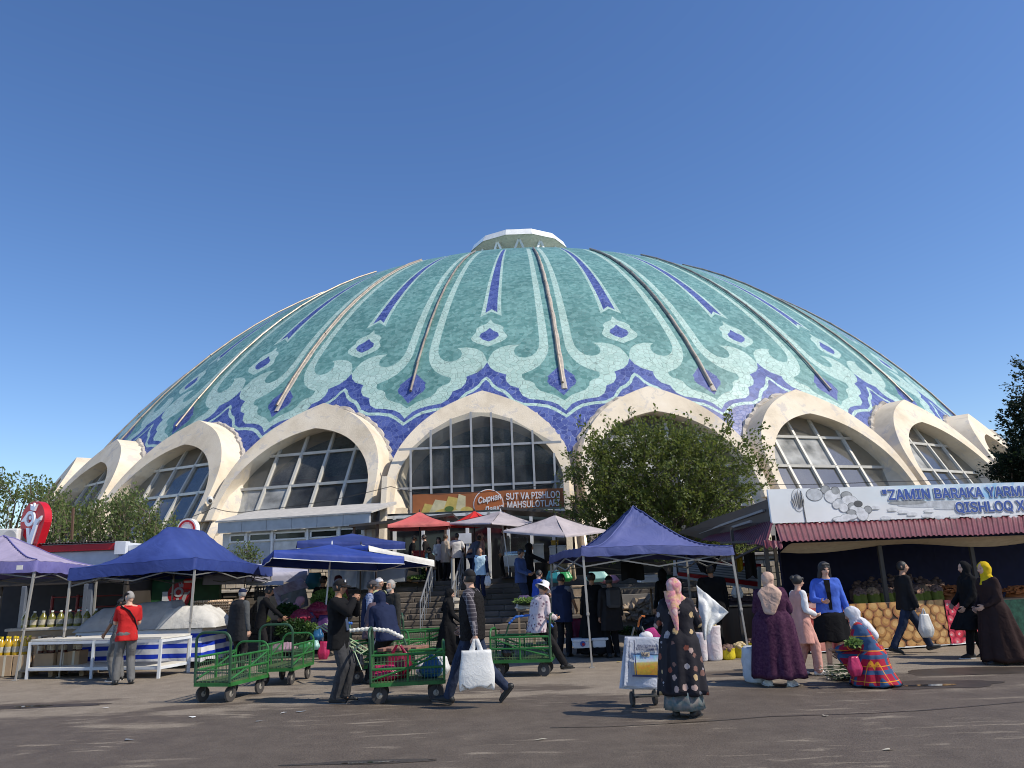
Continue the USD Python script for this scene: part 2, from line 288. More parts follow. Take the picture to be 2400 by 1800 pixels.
FULL = FULL.difference(arch_on_dome()); PALE = PALE.intersection(FULL); BLUE = BLUE.intersection(FULL).difference(PALE); TURQ = FULL.difference(PALE).difference(BLUE)
def mosaic_mesh(poly):
    v, f, n = [], [], 0
    for a in np.arange(-6, 6, 1.5):
        for b in np.arange(26, 62.4, 2.0):
            c = poly.intersection(sbox(a, b, a + 1.5, b + 2.0))
            for g in getattr(c, 'geoms', [c]):
                if g.geom_type != 'Polygon' or g.area < 1e-5: continue
                vv, ff = trimesh.creation.triangulate_polygon(g, engine='earcut'); v.append(vv); f.append(ff + n); n += len(vv)
    return np.vstack(v), np.vstack(f)
def pieces_of(poly, kinds):              # each separate field of one colour, named after where it lies
    out = []
    for g in getattr(poly, 'geoms', [poly]):
        if g.geom_type == 'Polygon' and g.area > .004: c = g.representative_point(); out.append((next(n for n, f in kinds if f(g, c)), mosaic_mesh(g)))
    return out
SEG = [(M_TURQ, q) for q in pieces_of(TURQ, (('turquoise_bell', lambda g, c: g.bounds[3] < 36.5), ('turquoise_field', lambda g, c: True)))] + [(M_PALE, q) for q in pieces_of(PALE, (('pale_medallion', lambda g, c: g.bounds[1] > 37 and g.bounds[3] < 42), ('pale_stripe_border', lambda g, c: g.bounds[1] > 41), ('pale_line', lambda g, c: g.bounds[3] < 35.5), ('pale_scroll', lambda g, c: True)))] + [(M_BLUE, q) for q in pieces_of(BLUE, (('blue_medallion', lambda g, c: g.bounds[1] > 38 and g.bounds[3] < 41), ('blue_stripe', lambda g, c: g.bounds[1] > 42), ('blue_drop', lambda g, c: abs(c.x) > 4 and 32 < g.bounds[1]), ('blue_ground', lambda g, c: True)))]
M_PIPE = mat('weathered_steel_pipe', (0.34, 0.29, 0.24), 0.5, metal=0.5, var=0.3, vs=2.0)
M_CEMENT = mat('grey_cement', (0.42, 0.38, 0.33), 0.9, bump=0.6, bs=14.0, var=0.25)
for k in FRONT:
    s = thing('dome_segment', parent=HALL)
    for m, (nm, (v, f)) in SEG:
        obj(nm, (on_dome(v[:, 0] + 12.0 * k, v[:, 1]), f), m, s, smooth=True)
# the part of the dome that faces away, and the cap
bk = MB(); th = np.radians(np.arange(-12 * 8 - 6, 360 - 12 * 8 - 6 + .1, 6)); lt = np.linspace(26, 62.3, 12)
tb = np.arange(12 * 8 + 6, 360 - 12 * 8 - 6 + .1, 6.0); bk.grid(on_dome(tb[None, :].repeat(12, 0), lt[:, None].repeat(len(tb), 1)))
obj('rear_shell', bk, M_TURQ, HALL, smooth=True)
cp = MB(); tc_ = np.arange(0, 360.1, 6.0); lc = np.linspace(62.3, 89, 8); cp.grid(on_dome(tc_[None, :].repeat(8, 0), lc[:, None].repeat(len(tc_), 1))); obj('dome_cap', cp, M_TURQ, HALL, smooth=True)
# rain pipes down the seams
rng = random.Random(4)
for k in range(-8, 9):
    a = 12.0 * k + 6; l0 = 33.6 + rng.uniform(-.15, .25); p = MB(); n = 11; off = np.array([0.14, 0.14])
    ls = np.linspace(l0, 62.0, n)
    for i in range(n - 1):
        q0, q1 = on_dome(a + rng.uniform(-.03, .03), ls[i], .10), on_dome(a + rng.uniform(-.03, .03), ls[i + 1], .10); p.tube([q0, q1], 0.065, 8)
        p.tube([q0 + (q1 - q0) * 0.0, q0 + (q1 - q0) * 0.012], 0.08, 8)
    obj('rain_pipe', p, M_PIPE, HALL, smooth=40)
    if k in (-6, -2, 0, 1):
        c = MB(); c.grid(np.array([[on_dome(a + dx + 0.03 * math.sin(l * 2.3), l, .015 if abs(dx - .1) > .2 else .05) for dx in (-.12, -.02, .22, .32)] for l in np.linspace(l0 - .5, 62, 60)])); obj('cement_seam', c, M_CEMENT, HALL)
# arches
def tri_ring(poly, step=0.0):
    g = poly.segmentize(0.45); return trimesh.creation.triangulate_polygon(g, engine='earcut')
def arch_mesh(k):
    b = MB(); rr = RING.difference(LEG_CUT); depth = 2.6
    for g in getattr(rr, 'geoms', [rr]):
        e = trimesh.creation.extrude_polygon(g, depth, engine='earcut'); P = arch_xyz(k, e.vertices[:, 0], e.vertices[:, 1], e.vertices[:, 2]); b.add(P, e.faces[:, ::-1])
    for s in (-1, 1):                   # flared reveal that narrows the opening towards the glass, low on each side
        pr = [(3.75, 3.9, 0.5), (3.45, 4.9, 1.2), (3.05, 6.2, 1.5), (2.95, 8.9, 1.5)]
        A = [arch_xyz(k, s * 3.9, w, 0.25) for x, w, d in pr]; B = [arch_xyz(k, s * x, w, d * 0.7 + 0.2) for x, w, d in pr]; C = [arch_xyz(k, s * 3.9, w, d + 0.7) for x, w, d in pr]
        b.loft([np.array([A[i], B[i], C[i]]) for i in range(4)])
    return b
for k in FRONT:
    a = obj('arch', arch_mesh(k), M_PLASTER, HALL, smooth=35)
    c = MB()                            # rough cement fillet where the arch meets the mosaic
    pts = []
    for x, w in np.vstack([(OUT_R * [-1, 1])[::-1], OUT_R[1:]]):
        if w > 5.2: continue
        z = ZA - w * math.cos(LEAN); l = math.asin((z - DC[2]) / RHO); R = RHO * math.cos(l); t = TH0 + k * DT; rad = math.sqrt(max(R * R - x * x, 1)); pts.append(np.array([DC[0] + rad * math.sin(t) + x * math.cos(t), DC[1] - rad * math.cos(t) + x * math.sin(t), z]))
    c.tube(np.array(pts) + np.random.RandomState(k + 20).normal(0, .035, (len(pts), 3)), np.random.RandomState(k + 50).uniform(.1, .2, len(pts)), 6); obj('cement_fillet', c, M_CEMENT, a)
# pedestals between neighbouring legs
for k in FRONT[:-1]:
    b = MB(); t = k + 0.5
    for s in (-1, 1):
        pr = [(8.9, .95), (8.1, .70), (7.4, .62), (6.9, .85), (6.5, .95)]
        rings = []
        for w, hw in pr:
            P = [arch_xyz(t, s * .30, w, .45), arch_xyz(t, s * (.30 + hw * .8), w, .35), arch_xyz(t, s * (.30 + hw), w, 1.9), arch_xyz(t, s * .30, w, 1.9)]
            rings.append(np.array(P if s > 0 else P[::-1]))
        b.loft(rings)
    obj('pedestal', b, M_PLASTER, HALL)
    g = MB(); g.loft([np.array([arch_xyz(t, -.45, w, .9), arch_xyz(t, .45, w, .9), arch_xyz(t, .45, w, 2.2), arch_xyz(t, -.45, w, 2.2)]) for w in (5.0, 6.5, 9.2)]); obj('valley_wall', g, M_CEMENT, HALL)
    q = MB(); q.tube([arch_xyz(t, .05, 5.3, .55), arch_xyz(t, .02, 7.3, .6), arch_xyz(t, .02, 9.2, .6)], .14, 8); obj('downpipe', q, M_PIPE, HALL, smooth=40)
# windows: leaning glazing behind every arch, upright glazing over the entrance
OPEN = IN_POLY.buffer(0.12)
def window(k, xs, ws, back, pane_m, mul_m, mw=0.13, wmax=8.2, wmin=1.4):
    w = thing('window', parent=HALL); O = OPEN.intersection(sbox(-4, wmin, 4, wmax)); f = MB(); r = np.random.RandomState(k + 30)
    def bar2(p, q, m=mw):
        P, Q = arch_xyz(k, *p, back), arch_xyz(k, *q, back); t = TH0 + k * DT; f.bar(P, Q, m, .16, up=(math.sin(t), -math.cos(t), 0.01))
    for x in xs:
        c = LineString([(x, 0), (x, 10)]).intersection(O)
        if not c.is_empty: bar2(c.coords[0], c.coords[-1])
    for y in ws:
        c = LineString([(-5, y), (5, y)]).intersection(O)
        if not c.is_empty: bar2(c.coords[0], c.coords[-1])
    obj('window_frame', f, mul_m, w)
    X = [-4.2] + list(xs) + [4.2]; Y = [0] + list(ws) + [9.5]
    for i in range(len(X) - 1):
        for j in range(len(Y) - 1):
            c = sbox(X[i], Y[j], X[i + 1], Y[j + 1]).intersection(O)
            if c.geom_type != 'Polygon' or c.area < .05: continue
            v, ff = trimesh.creation.triangulate_polygon(c, engine='earcut'); m = pane_m(i, j, r)
            dn = r.uniform(-.006, .006, 3); obj('pane', (arch_xyz(k, v[:, 0], v[:, 1], back + 0.05 + dn[0] + dn[1] * v[:, 0] * .5), ff), m, w)
    return w
for k in FRONT:
    if k == 0: continue
    dusty = {2: [(0, 1), (1, 1), (2, 1)], 3: [(0, 1), (1, 1)], 1: [(1, 1), (2, 1), (0, 1)], -1: [(1, 2), (0, 2)]}.get(k, [])
    window(k, (-2.2, -0.85, 0.6, 2.05), (2.95, 4.75, 6.9) if k != -1 else (2.95, 4.85, 6.95), 0.95, lambda i, j, r: M_DUSTY if (i, j) in dusty else M_GLASS, M_MULL)
# entrance glazing: upright plane
ent = thing('window', parent=HALL, label='upright glazed wall over the entrance'); RG = 40.9
zl = [4.45, 5.62, 7.38, 8.95]; xs = np.linspace(-3.05, 3.35, 8)
def zin(x):        # underside of the arch opening as it meets the upright glazing
    a = IN_R[:, 0]; w = np.interp(abs(x), a, IN_R[:, 1]); return ZA - w * math.cos(LEAN) - 0.02
f = MB()
for x in xs: f.bar(loc(0, x, RG, zl[0]), loc(0, x, RG, zin(x)), .09, .12, up=(0, -1, 0))
for z in zl[:3]: f.bar(loc(0, -3.6, RG, z), loc(0, 3.7, RG, z), .08, .1)
obj('window_frame', f, M_MULLD, ent)
Xs = [-3.62] + list(xs) + [3.7]
for i in range(len(Xs) - 1):
    for j in range(3):
        z1 = zl[j + 1]; xa, xb = Xs[i], Xs[i + 1]; za, zb = min(z1, zin(xa)), min(z1, zin(xb))
        if max(za, zb) <= zl[j] + .1: continue
        za, zb = max(za, zl[j] + .02), max(zb, zl[j] + .02); b = MB(); b.add(np.array([loc(0, xa, RG - .04, zl[j]), loc(0, xb, RG - .04, zl[j]), loc(0, xb, RG - .04, zb), loc(0, xa, RG - .04, za)]), [[0, 1, 2, 3]]); obj('pane', b, M_GLASS, ent)
for s in (-1, 1):
    sd = MB(); sd.loft([np.array([loc(0, s * 3.72, 43.4 - (z - 1.6) * .2, z), loc(0, s * 3.72, RG - .1, z), loc(0, s * 3.95, RG - .1, z), loc(0, s * 3.95, 43.4 - (z - 1.6) * .2, z)]) for z in (1.6, 4, 6.0)]); obj('reveal', sd, M_PLASTER, ent)
# goods stored behind the entrance glazing
rg = random.Random(12)
for i in range(26):
    x = -2.9 + 6.3 * (i % 13) / 12; z = 4.5 + (0 if i < 13 else .42); b = MB(); w_, h_ = rg.uniform(.3, .48), rg.uniform(.25, .42 if i < 13 else .5); b.cbox(loc(0, x + rg.uniform(-.05, .05), RG - .45 - rg.random() * .3, z + h_ / 2), (w_, .35, h_), .01, rotz(TH0))
    obj('stored_carton', b, mat(f'carton_{i % 4}', [(0.30, 0.21, 0.13), (0.55, 0.54, 0.52), (0.38, 0.30, 0.22), (0.16, 0.17, 0.2)][i % 4], 0.8), ent)
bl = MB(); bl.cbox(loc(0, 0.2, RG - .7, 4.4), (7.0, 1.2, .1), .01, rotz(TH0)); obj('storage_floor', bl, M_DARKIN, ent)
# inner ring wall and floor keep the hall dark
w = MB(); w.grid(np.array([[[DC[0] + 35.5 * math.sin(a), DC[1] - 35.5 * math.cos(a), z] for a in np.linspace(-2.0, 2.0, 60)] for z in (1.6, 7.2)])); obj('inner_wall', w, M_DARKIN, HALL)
# lantern: a white ring of panels on triangular legs
LN = thing('lantern', parent=HALL); n = 12
def ring(r, z, ph=0.0): return np.array([[DC[0] + r * math.sin((i + .5 + ph) * 2 * PI / n), DC[1] - r * math.cos((i + .5 + ph) * 2 * PI / n), z] for i in range(n)])
M_WHITEM = paint('white_roof_metal', (0.74, 0.75, 0.75), 0.45)
A, B_, C_ = ring(5.1, 34.25), ring(4.75, 34.95), ring(0.1, 35.6)
for i in range(n):
    j = (i + 1) % n; b = MB(); b.add(np.array([A[i], A[j], B_[j], B_[i]]), [[0, 1, 2, 3]]); b.add(np.array([B_[i], B_[j], C_[i]]), [[0, 1, 2]]); obj('roof_panel', b, M_WHITEM, LN)
b = MB(); b.loft([ring(5.06, 34.27), ring(2.6, 33.2)], cap=False); obj('soffit', b, mat('soffit_board', (0.55, 0.51, 0.44), 0.8), LN)
for i in range(n):
    b = MB(); a0, a1 = ring(4.4, 31.2)[i], ring(4.4, 31.2)[(i + 1) % n]; t_ = (a0 + a1) / 2; t_[2] = 34.15; b.bar(a0, t_, .2); b.bar(a1, t_, .2); obj('leg_frame', b, M_WHITEM, LN)
b = MB(); b.loft([ring(2.7, 29.8), ring(2.7, 33.4)]); obj('drum', b, M_PLASTER, LN)
# ---------------------------------------------------------------- ground, terrace, stairs, walls
def asphalt():
    n = {'g': ('geometry', {}), 'mp': ('mapping', {'scale': (0.33, 1.5, 1.0)}), 'sx': ('separate_xyz', {}),
         'na': ('noise_texture', {'scale': 0.22, 'detail': 6.0, 'roughness': 0.62}), 'ns': ('noise_texture', {'scale': 0.85, 'detail': 5.0, 'roughness': 0.6, 'distortion': 0.5}),
         'yy': ('map_range', {'from_min': 10.5, 'from_max': 18.5, 'to_min': -0.09, 'to_max': 0.40}), 'ad': ('math', {'math_type': 'add'}), 'ad2': ('math', {'math_type': 'add'}), 'h': ('math', {'math_type': 'multiply', 'value2': 0.55}),
         'mr': ('rgb_ramp', {'ramp': [(0.585, (0, 0, 0)), (0.645, (1, 1, 1))]}),
         'fd': ('noise_texture', {'scale': 2.2, 'detail': 10.0, 'roughness': 0.78}), 'damp': ('rgb_ramp', {'ramp': [(0.3, (0.078, 0.060, 0.046)), (0.7, (0.138, 0.110, 0.085))]}),
         'dry': ('rgb_ramp', {'ramp': [(0.3, (0.165, 0.134, 0.102)), (0.7, (0.28, 0.236, 0.186))]}), 'mix': ('mix', {}),
         'sp': ('noise_texture', {'scale': 42.0, 'detail': 4.0, 'roughness': 0.8}), 'spr': ('rgb_ramp', {'ramp': [(0.3, (0.6, 0.6, 0.6)), (0.7, (1.3, 1.3, 1.3))]}), 'mm': ('mix', {'mix_type': 'multiply', 'fac': 1.0}),
         'rr': ('map_range', {'from_min': 0.0, 'from_max': 1.0, 'to_min': 0.62, 'to_max': 0.9}), 'bp': ('bump', {'strength': 0.8, 'distance': 0.012}), 'b2': ('bump', {'strength': 0.3, 'distance': 0.03}), 'p': ('principled_bsdf', {'specular_ior_level': 0.28})}
    l = [('g.position', 'mp.vector'), ('g.position', 'sx.vector'), ('g.position', 'na.vector'), ('mp.vector', 'ns.vector'), ('sx.y', 'yy.value'), ('na.fac', 'h.value1'), ('h.value', 'ad.value1'), ('yy.result', 'ad.value2'), ('ns.fac', 'hs.value1'), ('hs.value', 'ad2.value1'), ('ad.value', 'ad2.value2'),
         ('ad2.value', 'mr.fac'), ('g.position', 'fd.vector'), ('fd.fac', 'damp.fac'), ('fd.fac', 'dry.fac'), ('mr.color', 'mix.fac'), ('damp.color', 'mix.color1'), ('dry.color', 'mix.color2'), ('g.position', 'sp.vector'), ('sp.fac', 'spr.fac'), ('mix.color', 'mm.color1'), ('spr.color', 'mm.color2'),
         ('mm.color', 'p.base_color'), ('mr.color', 'rr.value'), ('rr.result', 'p.roughness'), ('fd.fac', 'b2.height'), ('b2.normal', 'bp.normal'), ('sp.fac', 'bp.height'), ('bp.normal', 'p.normal')]
    n['mp2'] = ('mapping', {'scale': (0.9, 6.0, 1.0)}); n['n2'] = ('noise_texture', {'scale': 1.0, 'detail': 6.0, 'roughness': 0.65, 'distortion': 0.4}); n['r2'] = ('rgb_ramp', {'ramp': [(0.575, (0, 0, 0)), (0.61, (1, 1, 1))]}); n['na2'] = ('noise_texture', {'scale': 0.55, 'detail': 3.0}); n['r3'] = ('rgb_ramp', {'ramp': [(0.46, (0, 0, 0)), (0.58, (1, 1, 1))]}); n['mu'] = ('math', {'math_type': 'multiply'}); n['mx'] = ('math', {'math_type': 'maximum'})
    l = [q for q in l if q[0] != 'mr.color'] + [('g.position', 'mp2.vector'), ('mp2.vector', 'n2.vector'), ('n2.fac', 'r2.fac'), ('g.position', 'na2.vector'), ('na2.fac', 'r3.fac'), ('r2.color', 'mu.value1'), ('r3.color', 'mu.value2'), ('mr.color', 'mx.value1'), ('mu.value', 'mx.value2'), ('mx.value', 'mix.fac'), ('mx.value', 'rr.value')]
    n['hs'] = ('math', {'math_type': 'multiply', 'value2': 0.62})
    return usdkit.material(stage, '/World/Looks/asphalt', n, l, surface='p.BSDF')
gm = MB(); gx = np.array([-900, -60, -20, 20, 60, 900.0]); gy = np.array([-60, 0, 30, 120, 1500.0]); gm.grid(np.stack(list(np.meshgrid(gx, gy)) + [np.zeros((5, 6))], -1))
obj('ground', gm, asphalt(), kind='structure')
M_PUDDLE = usdkit.material(stage, '/World/Looks/puddle_water', {'p': ('principled_bsdf', {'base_color': (0.03, 0.026, 0.022), 'roughness': 0.04, 'specular_ior_level': 0.5})}, surface='p.BSDF')
M_WETSTAIN = mat('wet_stain', (0.050, 0.038, 0.028), 0.45, bump=0.4, bs=60.0, var=0.25)
def blob(name, px, py, rx, ry, m, z, seed):
    c = G(px, py); a = np.linspace(0, 2 * PI, 48, endpoint=False); r = 1 + 0.5 * fbm1(np.cos(a) * 1.6, np.sin(a) * 1.6, 1.0, seed) * 2; b = MB()
    P = np.stack([c[0] + rx * r * np.cos(a), c[1] + ry * r * np.sin(a), np.full(48, z)], 1); b.add(np.vstack([P, [[c[0], c[1], z]]]), np.stack([np.arange(48), (np.arange(48) + 1) % 48, np.full(48, 48)], 1)); obj(name, b, m, kind='structure')
for i, (px, py, rx, ry) in enumerate([(2190, 1604, .62, .28), (2290, 1572, .75, .3), (80, 1656, .75, .12), (860, 1787, .5, .06)]): blob('wet_patch', px, py, rx * 1.5, ry * 1.5, M_WETSTAIN, 0.004, 3 + i)
for i, (px, py, rx, ry) in enumerate([(2180, 1607, .35, .08), (80, 1656, .3, .07), (870, 1788, .28, .03)]): blob('puddle', px, py, rx, ry, M_PUDDLE, 0.008, 13 + i)
cr = MB(); pts = np.array([G(*q) for q in [(1290, 1706), (1420, 1704), (1560, 1697), (1700, 1688), (1800, 1680), (1930, 1676), (2060, 1671), (2170, 1665), (2290, 1655), (2400, 1645)]]); pts[:, 2] = 0.004
off = np.random.RandomState(2).uniform(.01, .03, len(pts)); cr.grid(np.array([pts - np.outer(off, [0, 1, 0]), pts + np.outer(off, [0, 1, 0])])); obj('pavement_crack', cr, M_WETSTAIN, kind='structure')

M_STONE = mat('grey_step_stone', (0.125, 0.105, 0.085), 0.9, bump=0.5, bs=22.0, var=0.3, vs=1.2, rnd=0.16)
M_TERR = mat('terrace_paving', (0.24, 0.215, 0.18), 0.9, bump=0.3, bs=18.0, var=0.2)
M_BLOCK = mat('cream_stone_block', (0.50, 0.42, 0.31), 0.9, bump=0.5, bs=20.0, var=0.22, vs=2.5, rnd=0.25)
M_MORTAR = mat('mortar', (0.22, 0.20, 0.175), 0.95, bump=0.3)
TZ = 1.62
a = np.linspace(-1.25, 1.25, 90); tp = Polygon([(DC[0] + 47.6 * math.sin(q), DC[1] - 47.6 * math.cos(q)) for q in a] + [(DC[0] + 20, DC[1] + 5), (DC[0] - 20, DC[1] + 5)])
tb = MB(); tb.prism(tp, TZ - 0.02); obj('terrace', tb, M_TERR, kind='structure')
# stairs: ten steps of stone blocks
ST = thing('staircase', kind='structure'); rs = random.Random(7); NST = 10; SY0, SY1, SX0, SX1 = 23.45, 27.2, -6.2, 7.4
sb = MB(); td = (SY1 - SY0) / NST; rise = TZ / NST
for i in range(NST): sb.box(((SX0 + SX1) / 2, SY0 + td * i + (SY1 + .4 - SY0 - td * i) / 2 + .05, rise * (i + .5) - .03), (SX1 - SX0 - .1, SY1 + .4 - SY0 - td * i, rise - 0.002))
obj('step_core', sb, M_MORTAR, ST)
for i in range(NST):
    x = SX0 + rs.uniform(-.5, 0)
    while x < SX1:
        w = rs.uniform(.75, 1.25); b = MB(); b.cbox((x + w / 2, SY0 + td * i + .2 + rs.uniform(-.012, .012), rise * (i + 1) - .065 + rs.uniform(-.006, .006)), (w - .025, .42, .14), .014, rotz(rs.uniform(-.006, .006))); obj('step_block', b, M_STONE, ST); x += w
def block_wall(label, p0, p1, z0, z1, bw, bh, name='stone_wall', m=M_BLOCK, seed=1):
    t = thing(name, label, 'wall'); r = random.Random(seed); p0, p1 = np.array(p0), np.array(p1); L = np.linalg.norm(p1 - p0); d = (p1 - p0) / L; nrm = np.array([d[1], -d[0]]); yaw = math.atan2(d[1], d[0])
    c = (p0 + p1) / 2 - nrm * .2; b = MB(); b.box((*c, (z0 + z1) / 2), (L, .36, z1 - z0), rotz(yaw)); obj('core', b, M_MORTAR, t)
    b = MB(); b.cbox((*(c + nrm * .05), z1 + .04), (L + .1, .52, .08), .01, rotz(yaw)); obj('coping', b, M_CEMENT, t)
    z, row = z0, 0
    while z < z1 - .05:
        x = -bw / 2 * (row % 2)
        while x < L:
            w = bw * r.uniform(.85, 1.15); a0, a1 = max(0, x), min(L, x + w)
            if a1 - a0 > .06:
                q = p0 + d * (a0 + a1) / 2; b = MB(); b.cbox((*(q + nrm * r.uniform(-.005, .02)), z + bh / 2), (a1 - a0 - .018, .08, min(bh, z1 - z) - .018), .012, rotz(yaw)); obj('block', b, m, t)
            x += w
        z += bh; row += 1
    return t
block_wall('cream stone block wall behind the blue parasols left of the stairs', (-10.2, 26.6), (-6.25, 27.0), 1.2, 2.32, .34, .21, seed=2)
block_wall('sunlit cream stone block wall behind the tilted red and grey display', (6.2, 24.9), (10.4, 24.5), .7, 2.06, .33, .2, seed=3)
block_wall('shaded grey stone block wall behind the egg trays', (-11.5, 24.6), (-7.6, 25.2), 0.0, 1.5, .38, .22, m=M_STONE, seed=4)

# rubble flank beside the stairs under the right tent
rw = MB(); rk = np.random.RandomState(5); RW = thing('rubble_wall', 'rough brown rubble wall beside the lower steps seen under the right blue tent', 'wall'); M_RUB = mat('brown_rubble', (0.27, 0.21, 0.15), 0.95, bump=0.7, bs=12.0, var=0.35, rnd=0.2)
c0, c1 = V(1455, 1425, 23.2), V(1560, 1425, 23.2)
for i in range(11):
    for j in range(4):
        if j == 3 and i < 3: continue
        p = c0 + (c1 - c0) * ((i + .5 * (j % 2) + rk.uniform(-.15, .15)) / 10); m = trimesh.convex.convex_hull(rk.normal(0, 1, (16, 3)) * [.085, .10, .07]); m.apply_translation([p[0], p[1] + j * .05, 0.42 + j * .14 + rk.uniform(-.02, .02)]); obj('rock', (m.vertices, m.faces), M_RUB, RW)
b = MB(); b.box(((c0 + c1) / 2 + [0, .3, -.35])[:3] * [1, 1, 0] + [0, 0, .55], (1.9, .4, 1.0)); obj('core', b, M_MORTAR, RW)

# ---------------------------------------------------------------- entrance front, banner, canopies, shop annex
def onloc(k, r, px, py):          # (x, z) in the frame of arch k on the upright plane at radius r
    t = TH0 + k * DT; er = np.array([math.sin(t), -math.cos(t), 0]); et = np.array([math.cos(t), math.sin(t), 0]); o = np.array([DC[0], DC[1], 0]) + er * r; d = ray(px, py); X = EYE + d * (((o - EYE) @ er) / (d @ er)); return float((X - o) @ et), float(X[2])
M_WHITEF = paint('white_door_frame', (0.70, 0.70, 0.69), 0.4)
M_DARKGL = usdkit.material(stage, '/World/Looks/dark_shop_glass', {'p': ('principled_bsdf', {'base_color': (0.012, 0.013, 0.015), 'roughness': 0.08, 'specular_ior_level': 0.5})}, surface='p.BSDF')
EN = thing('door_front', 'dark glass doors in white frames at the top of the stairs', 'entrance'); r0 = 42.6
b = MB(); b.box(loc(0, 0, r0 - .15, 3.0), (7.6, .1, 2.8), rotz(TH0)); obj('glass_front', b, M_DARKGL, EN)
for x in (-3.4, -2.2, -1.15, -.35, .55, 1.35, 2.3, 3.2): b = MB(); b.box(loc(0, x, r0 - .05, 2.95), (.13, .1, 2.7), rotz(TH0)); obj('door_post', b, M_WHITEF, EN)
b = MB(); b.box(loc(0, 0, r0 - .05, 4.25), (7.5, .1, .12), rotz(TH0)); obj('door_lintel', b, M_WHITEF, EN)
b = MB(); q = onloc(0, r0, 1088, 1262); b.box(loc(0, q[0], r0 + .02, q[1]), (.6, .02, .42), rotz(TH0)); obj('notice', b, paint('notice_paper', (.72, .74, .76)), EN)
# orange cheese-shop banner
def local_axes(k): t = TH0 + k * DT; return np.array([math.cos(t), math.sin(t), 0]), np.array([math.sin(t), -math.cos(t), 0])
et0, er0 = local_axes(0); RB = 42.0; (bx0, bz1), (bx1, bz1b), (_, bz0) = onloc(0, RB, 967, 1160), onloc(0, RB, 1320, 1143), onloc(0, RB, 1140, 1216)
BN = thing('shop_banner', 'orange cheese shop banner with white lettering over the entrance', 'banner'); bz1 = (bz1 + bz1b) / 2
def flat(m, x, z, k=0, r=RB, lift=.02): ex, en = local_axes(k); m = m.copy(); m.apply_transform(axes(ex, [0, 0, 1], en, loc(k, x, r + lift, z))); return m
b = MB(); b.box(loc(0, (bx0 + bx1) / 2, RB - .03, (bz0 + bz1) / 2), (bx1 - bx0, .06, bz1 - bz0), rotz(TH0)); obj('board', b, mat('orange_print', (0.42, 0.14, 0.045), 0.55, var=0.35, vs=.5), BN)
W_, H_ = bx1 - bx0, bz1 - bz0
def textp(name, s, x, z, h, m, parent, k=0, r=RB, bold=True, rot=0.0, width=None, lift=.03, skew=0.0):
    t = meshkit.text_mesh(s, h, .008, bold)
    if width: t.apply_scale([width / t.extents[0], 1, 1])
    if skew: M = np.eye(4); M[0, 1] = skew; t.apply_transform(M)
    if rot: t.apply_transform(trimesh.transformations.rotation_matrix(rot, [0, 0, 1]))
    return obj(name, flat(t, x, z, k, r, lift), m, parent)
M_LET = paint('white_lettering', (0.80, 0.80, 0.78), 0.5); M_CHEESE = mat('cheese_print', (0.62, 0.46, 0.12), 0.6, var=.2); M_CHEESE2 = mat('pale_cheese_print', (0.66, 0.58, 0.34), 0.6); M_REDP = mat('tomato_print', (0.45, .06, .03), .6); M_GRNP = mat('herb_print', (.10, .17, .04), .6); M_BROWNP = mat('brown_print', (0.26, 0.085, 0.03), .6)
textp('lettering', 'SUT VA PISHLOQ', bx0 + W_ * .62, bz1 - H_ * .34, H_ * .235, M_LET, BN, width=W_ * .355); textp('lettering', 'MAHSULOTLARI', bx0 + W_ * .625, bz1 - H_ * .64, H_ * .225, M_LET, BN, width=W_ * .345); textp('lettering', "Do'konimiz Gumbaz", bx0 + W_ * .62, bz1 - H_ * .94, H_ * .2, M_LET, BN, width=W_ * .35)
def disc(cx, cz, rx, rz, m, lift, name, n=32, poly=None):
    p = MB(); p.prism(poly if poly is not None else Polygon([(rx * math.cos(q), rz * math.sin(q)) for q in np.linspace(0, 2 * PI, n, endpoint=False)]), .006); return obj(name, flat(p.mesh(), cx, cz, 0, RB, lift), m, BN)
disc(bx0 + W_ * .505, bz0 + H_ * .52, H_ * .56, H_ * .56, M_LET, .004, 'emblem_ring'); disc(bx0 + W_ * .505, bz0 + H_ * .52, H_ * .53, H_ * .53, mat('deep_orange_print', (.45, .13, .035), .55), .011, 'emblem')
textp('lettering', 'Сырная', bx0 + W_ * .435, bz0 + H_ * .56, H_ * .22, M_LET, BN, rot=.16, skew=.25, width=H_ * .85); textp('lettering', 'Лавка', bx0 + W_ * .475, bz0 + H_ * .2, H_ * .22, M_LET, BN, rot=.16, skew=.25, width=H_ * .7)
for i, (x, z, rx, rz, m) in enumerate([(.10, .35, .06, .30, M_CHEESE), (.17, .52, .06, .26, M_CHEESE2), (.255, .6, .05, .28, M_CHEESE), (.32, .62, .035, .33, M_CHEESE2), (.235, .28, .09, .16, M_CHEESE), (.33, .22, .08, .18, M_CHEESE2), (.215, .12, .03, .12, M_REDP), (.27, .09, .025, .10, M_REDP), (.36, .35, .04, .12, M_CHEESE), (.4, .2, .03, .12, M_GRNP), (.245, .42, .03, .10, M_GRNP), (.13, .2, .05, .08, M_LET), (.28, .2, .02, .09, M_LET)]): disc(bx0 + W_ * x, bz0 + H_ * z, W_ * rx, H_ * rz, m, .004 + i * .0015, 'food_print', poly=None if i > 3 else affinity.scale(Polygon([(-1, -.8), (.9, -1), (1, .7), (-.3, 1)]), W_ * rx, H_ * rz, origin=(0, 0)))
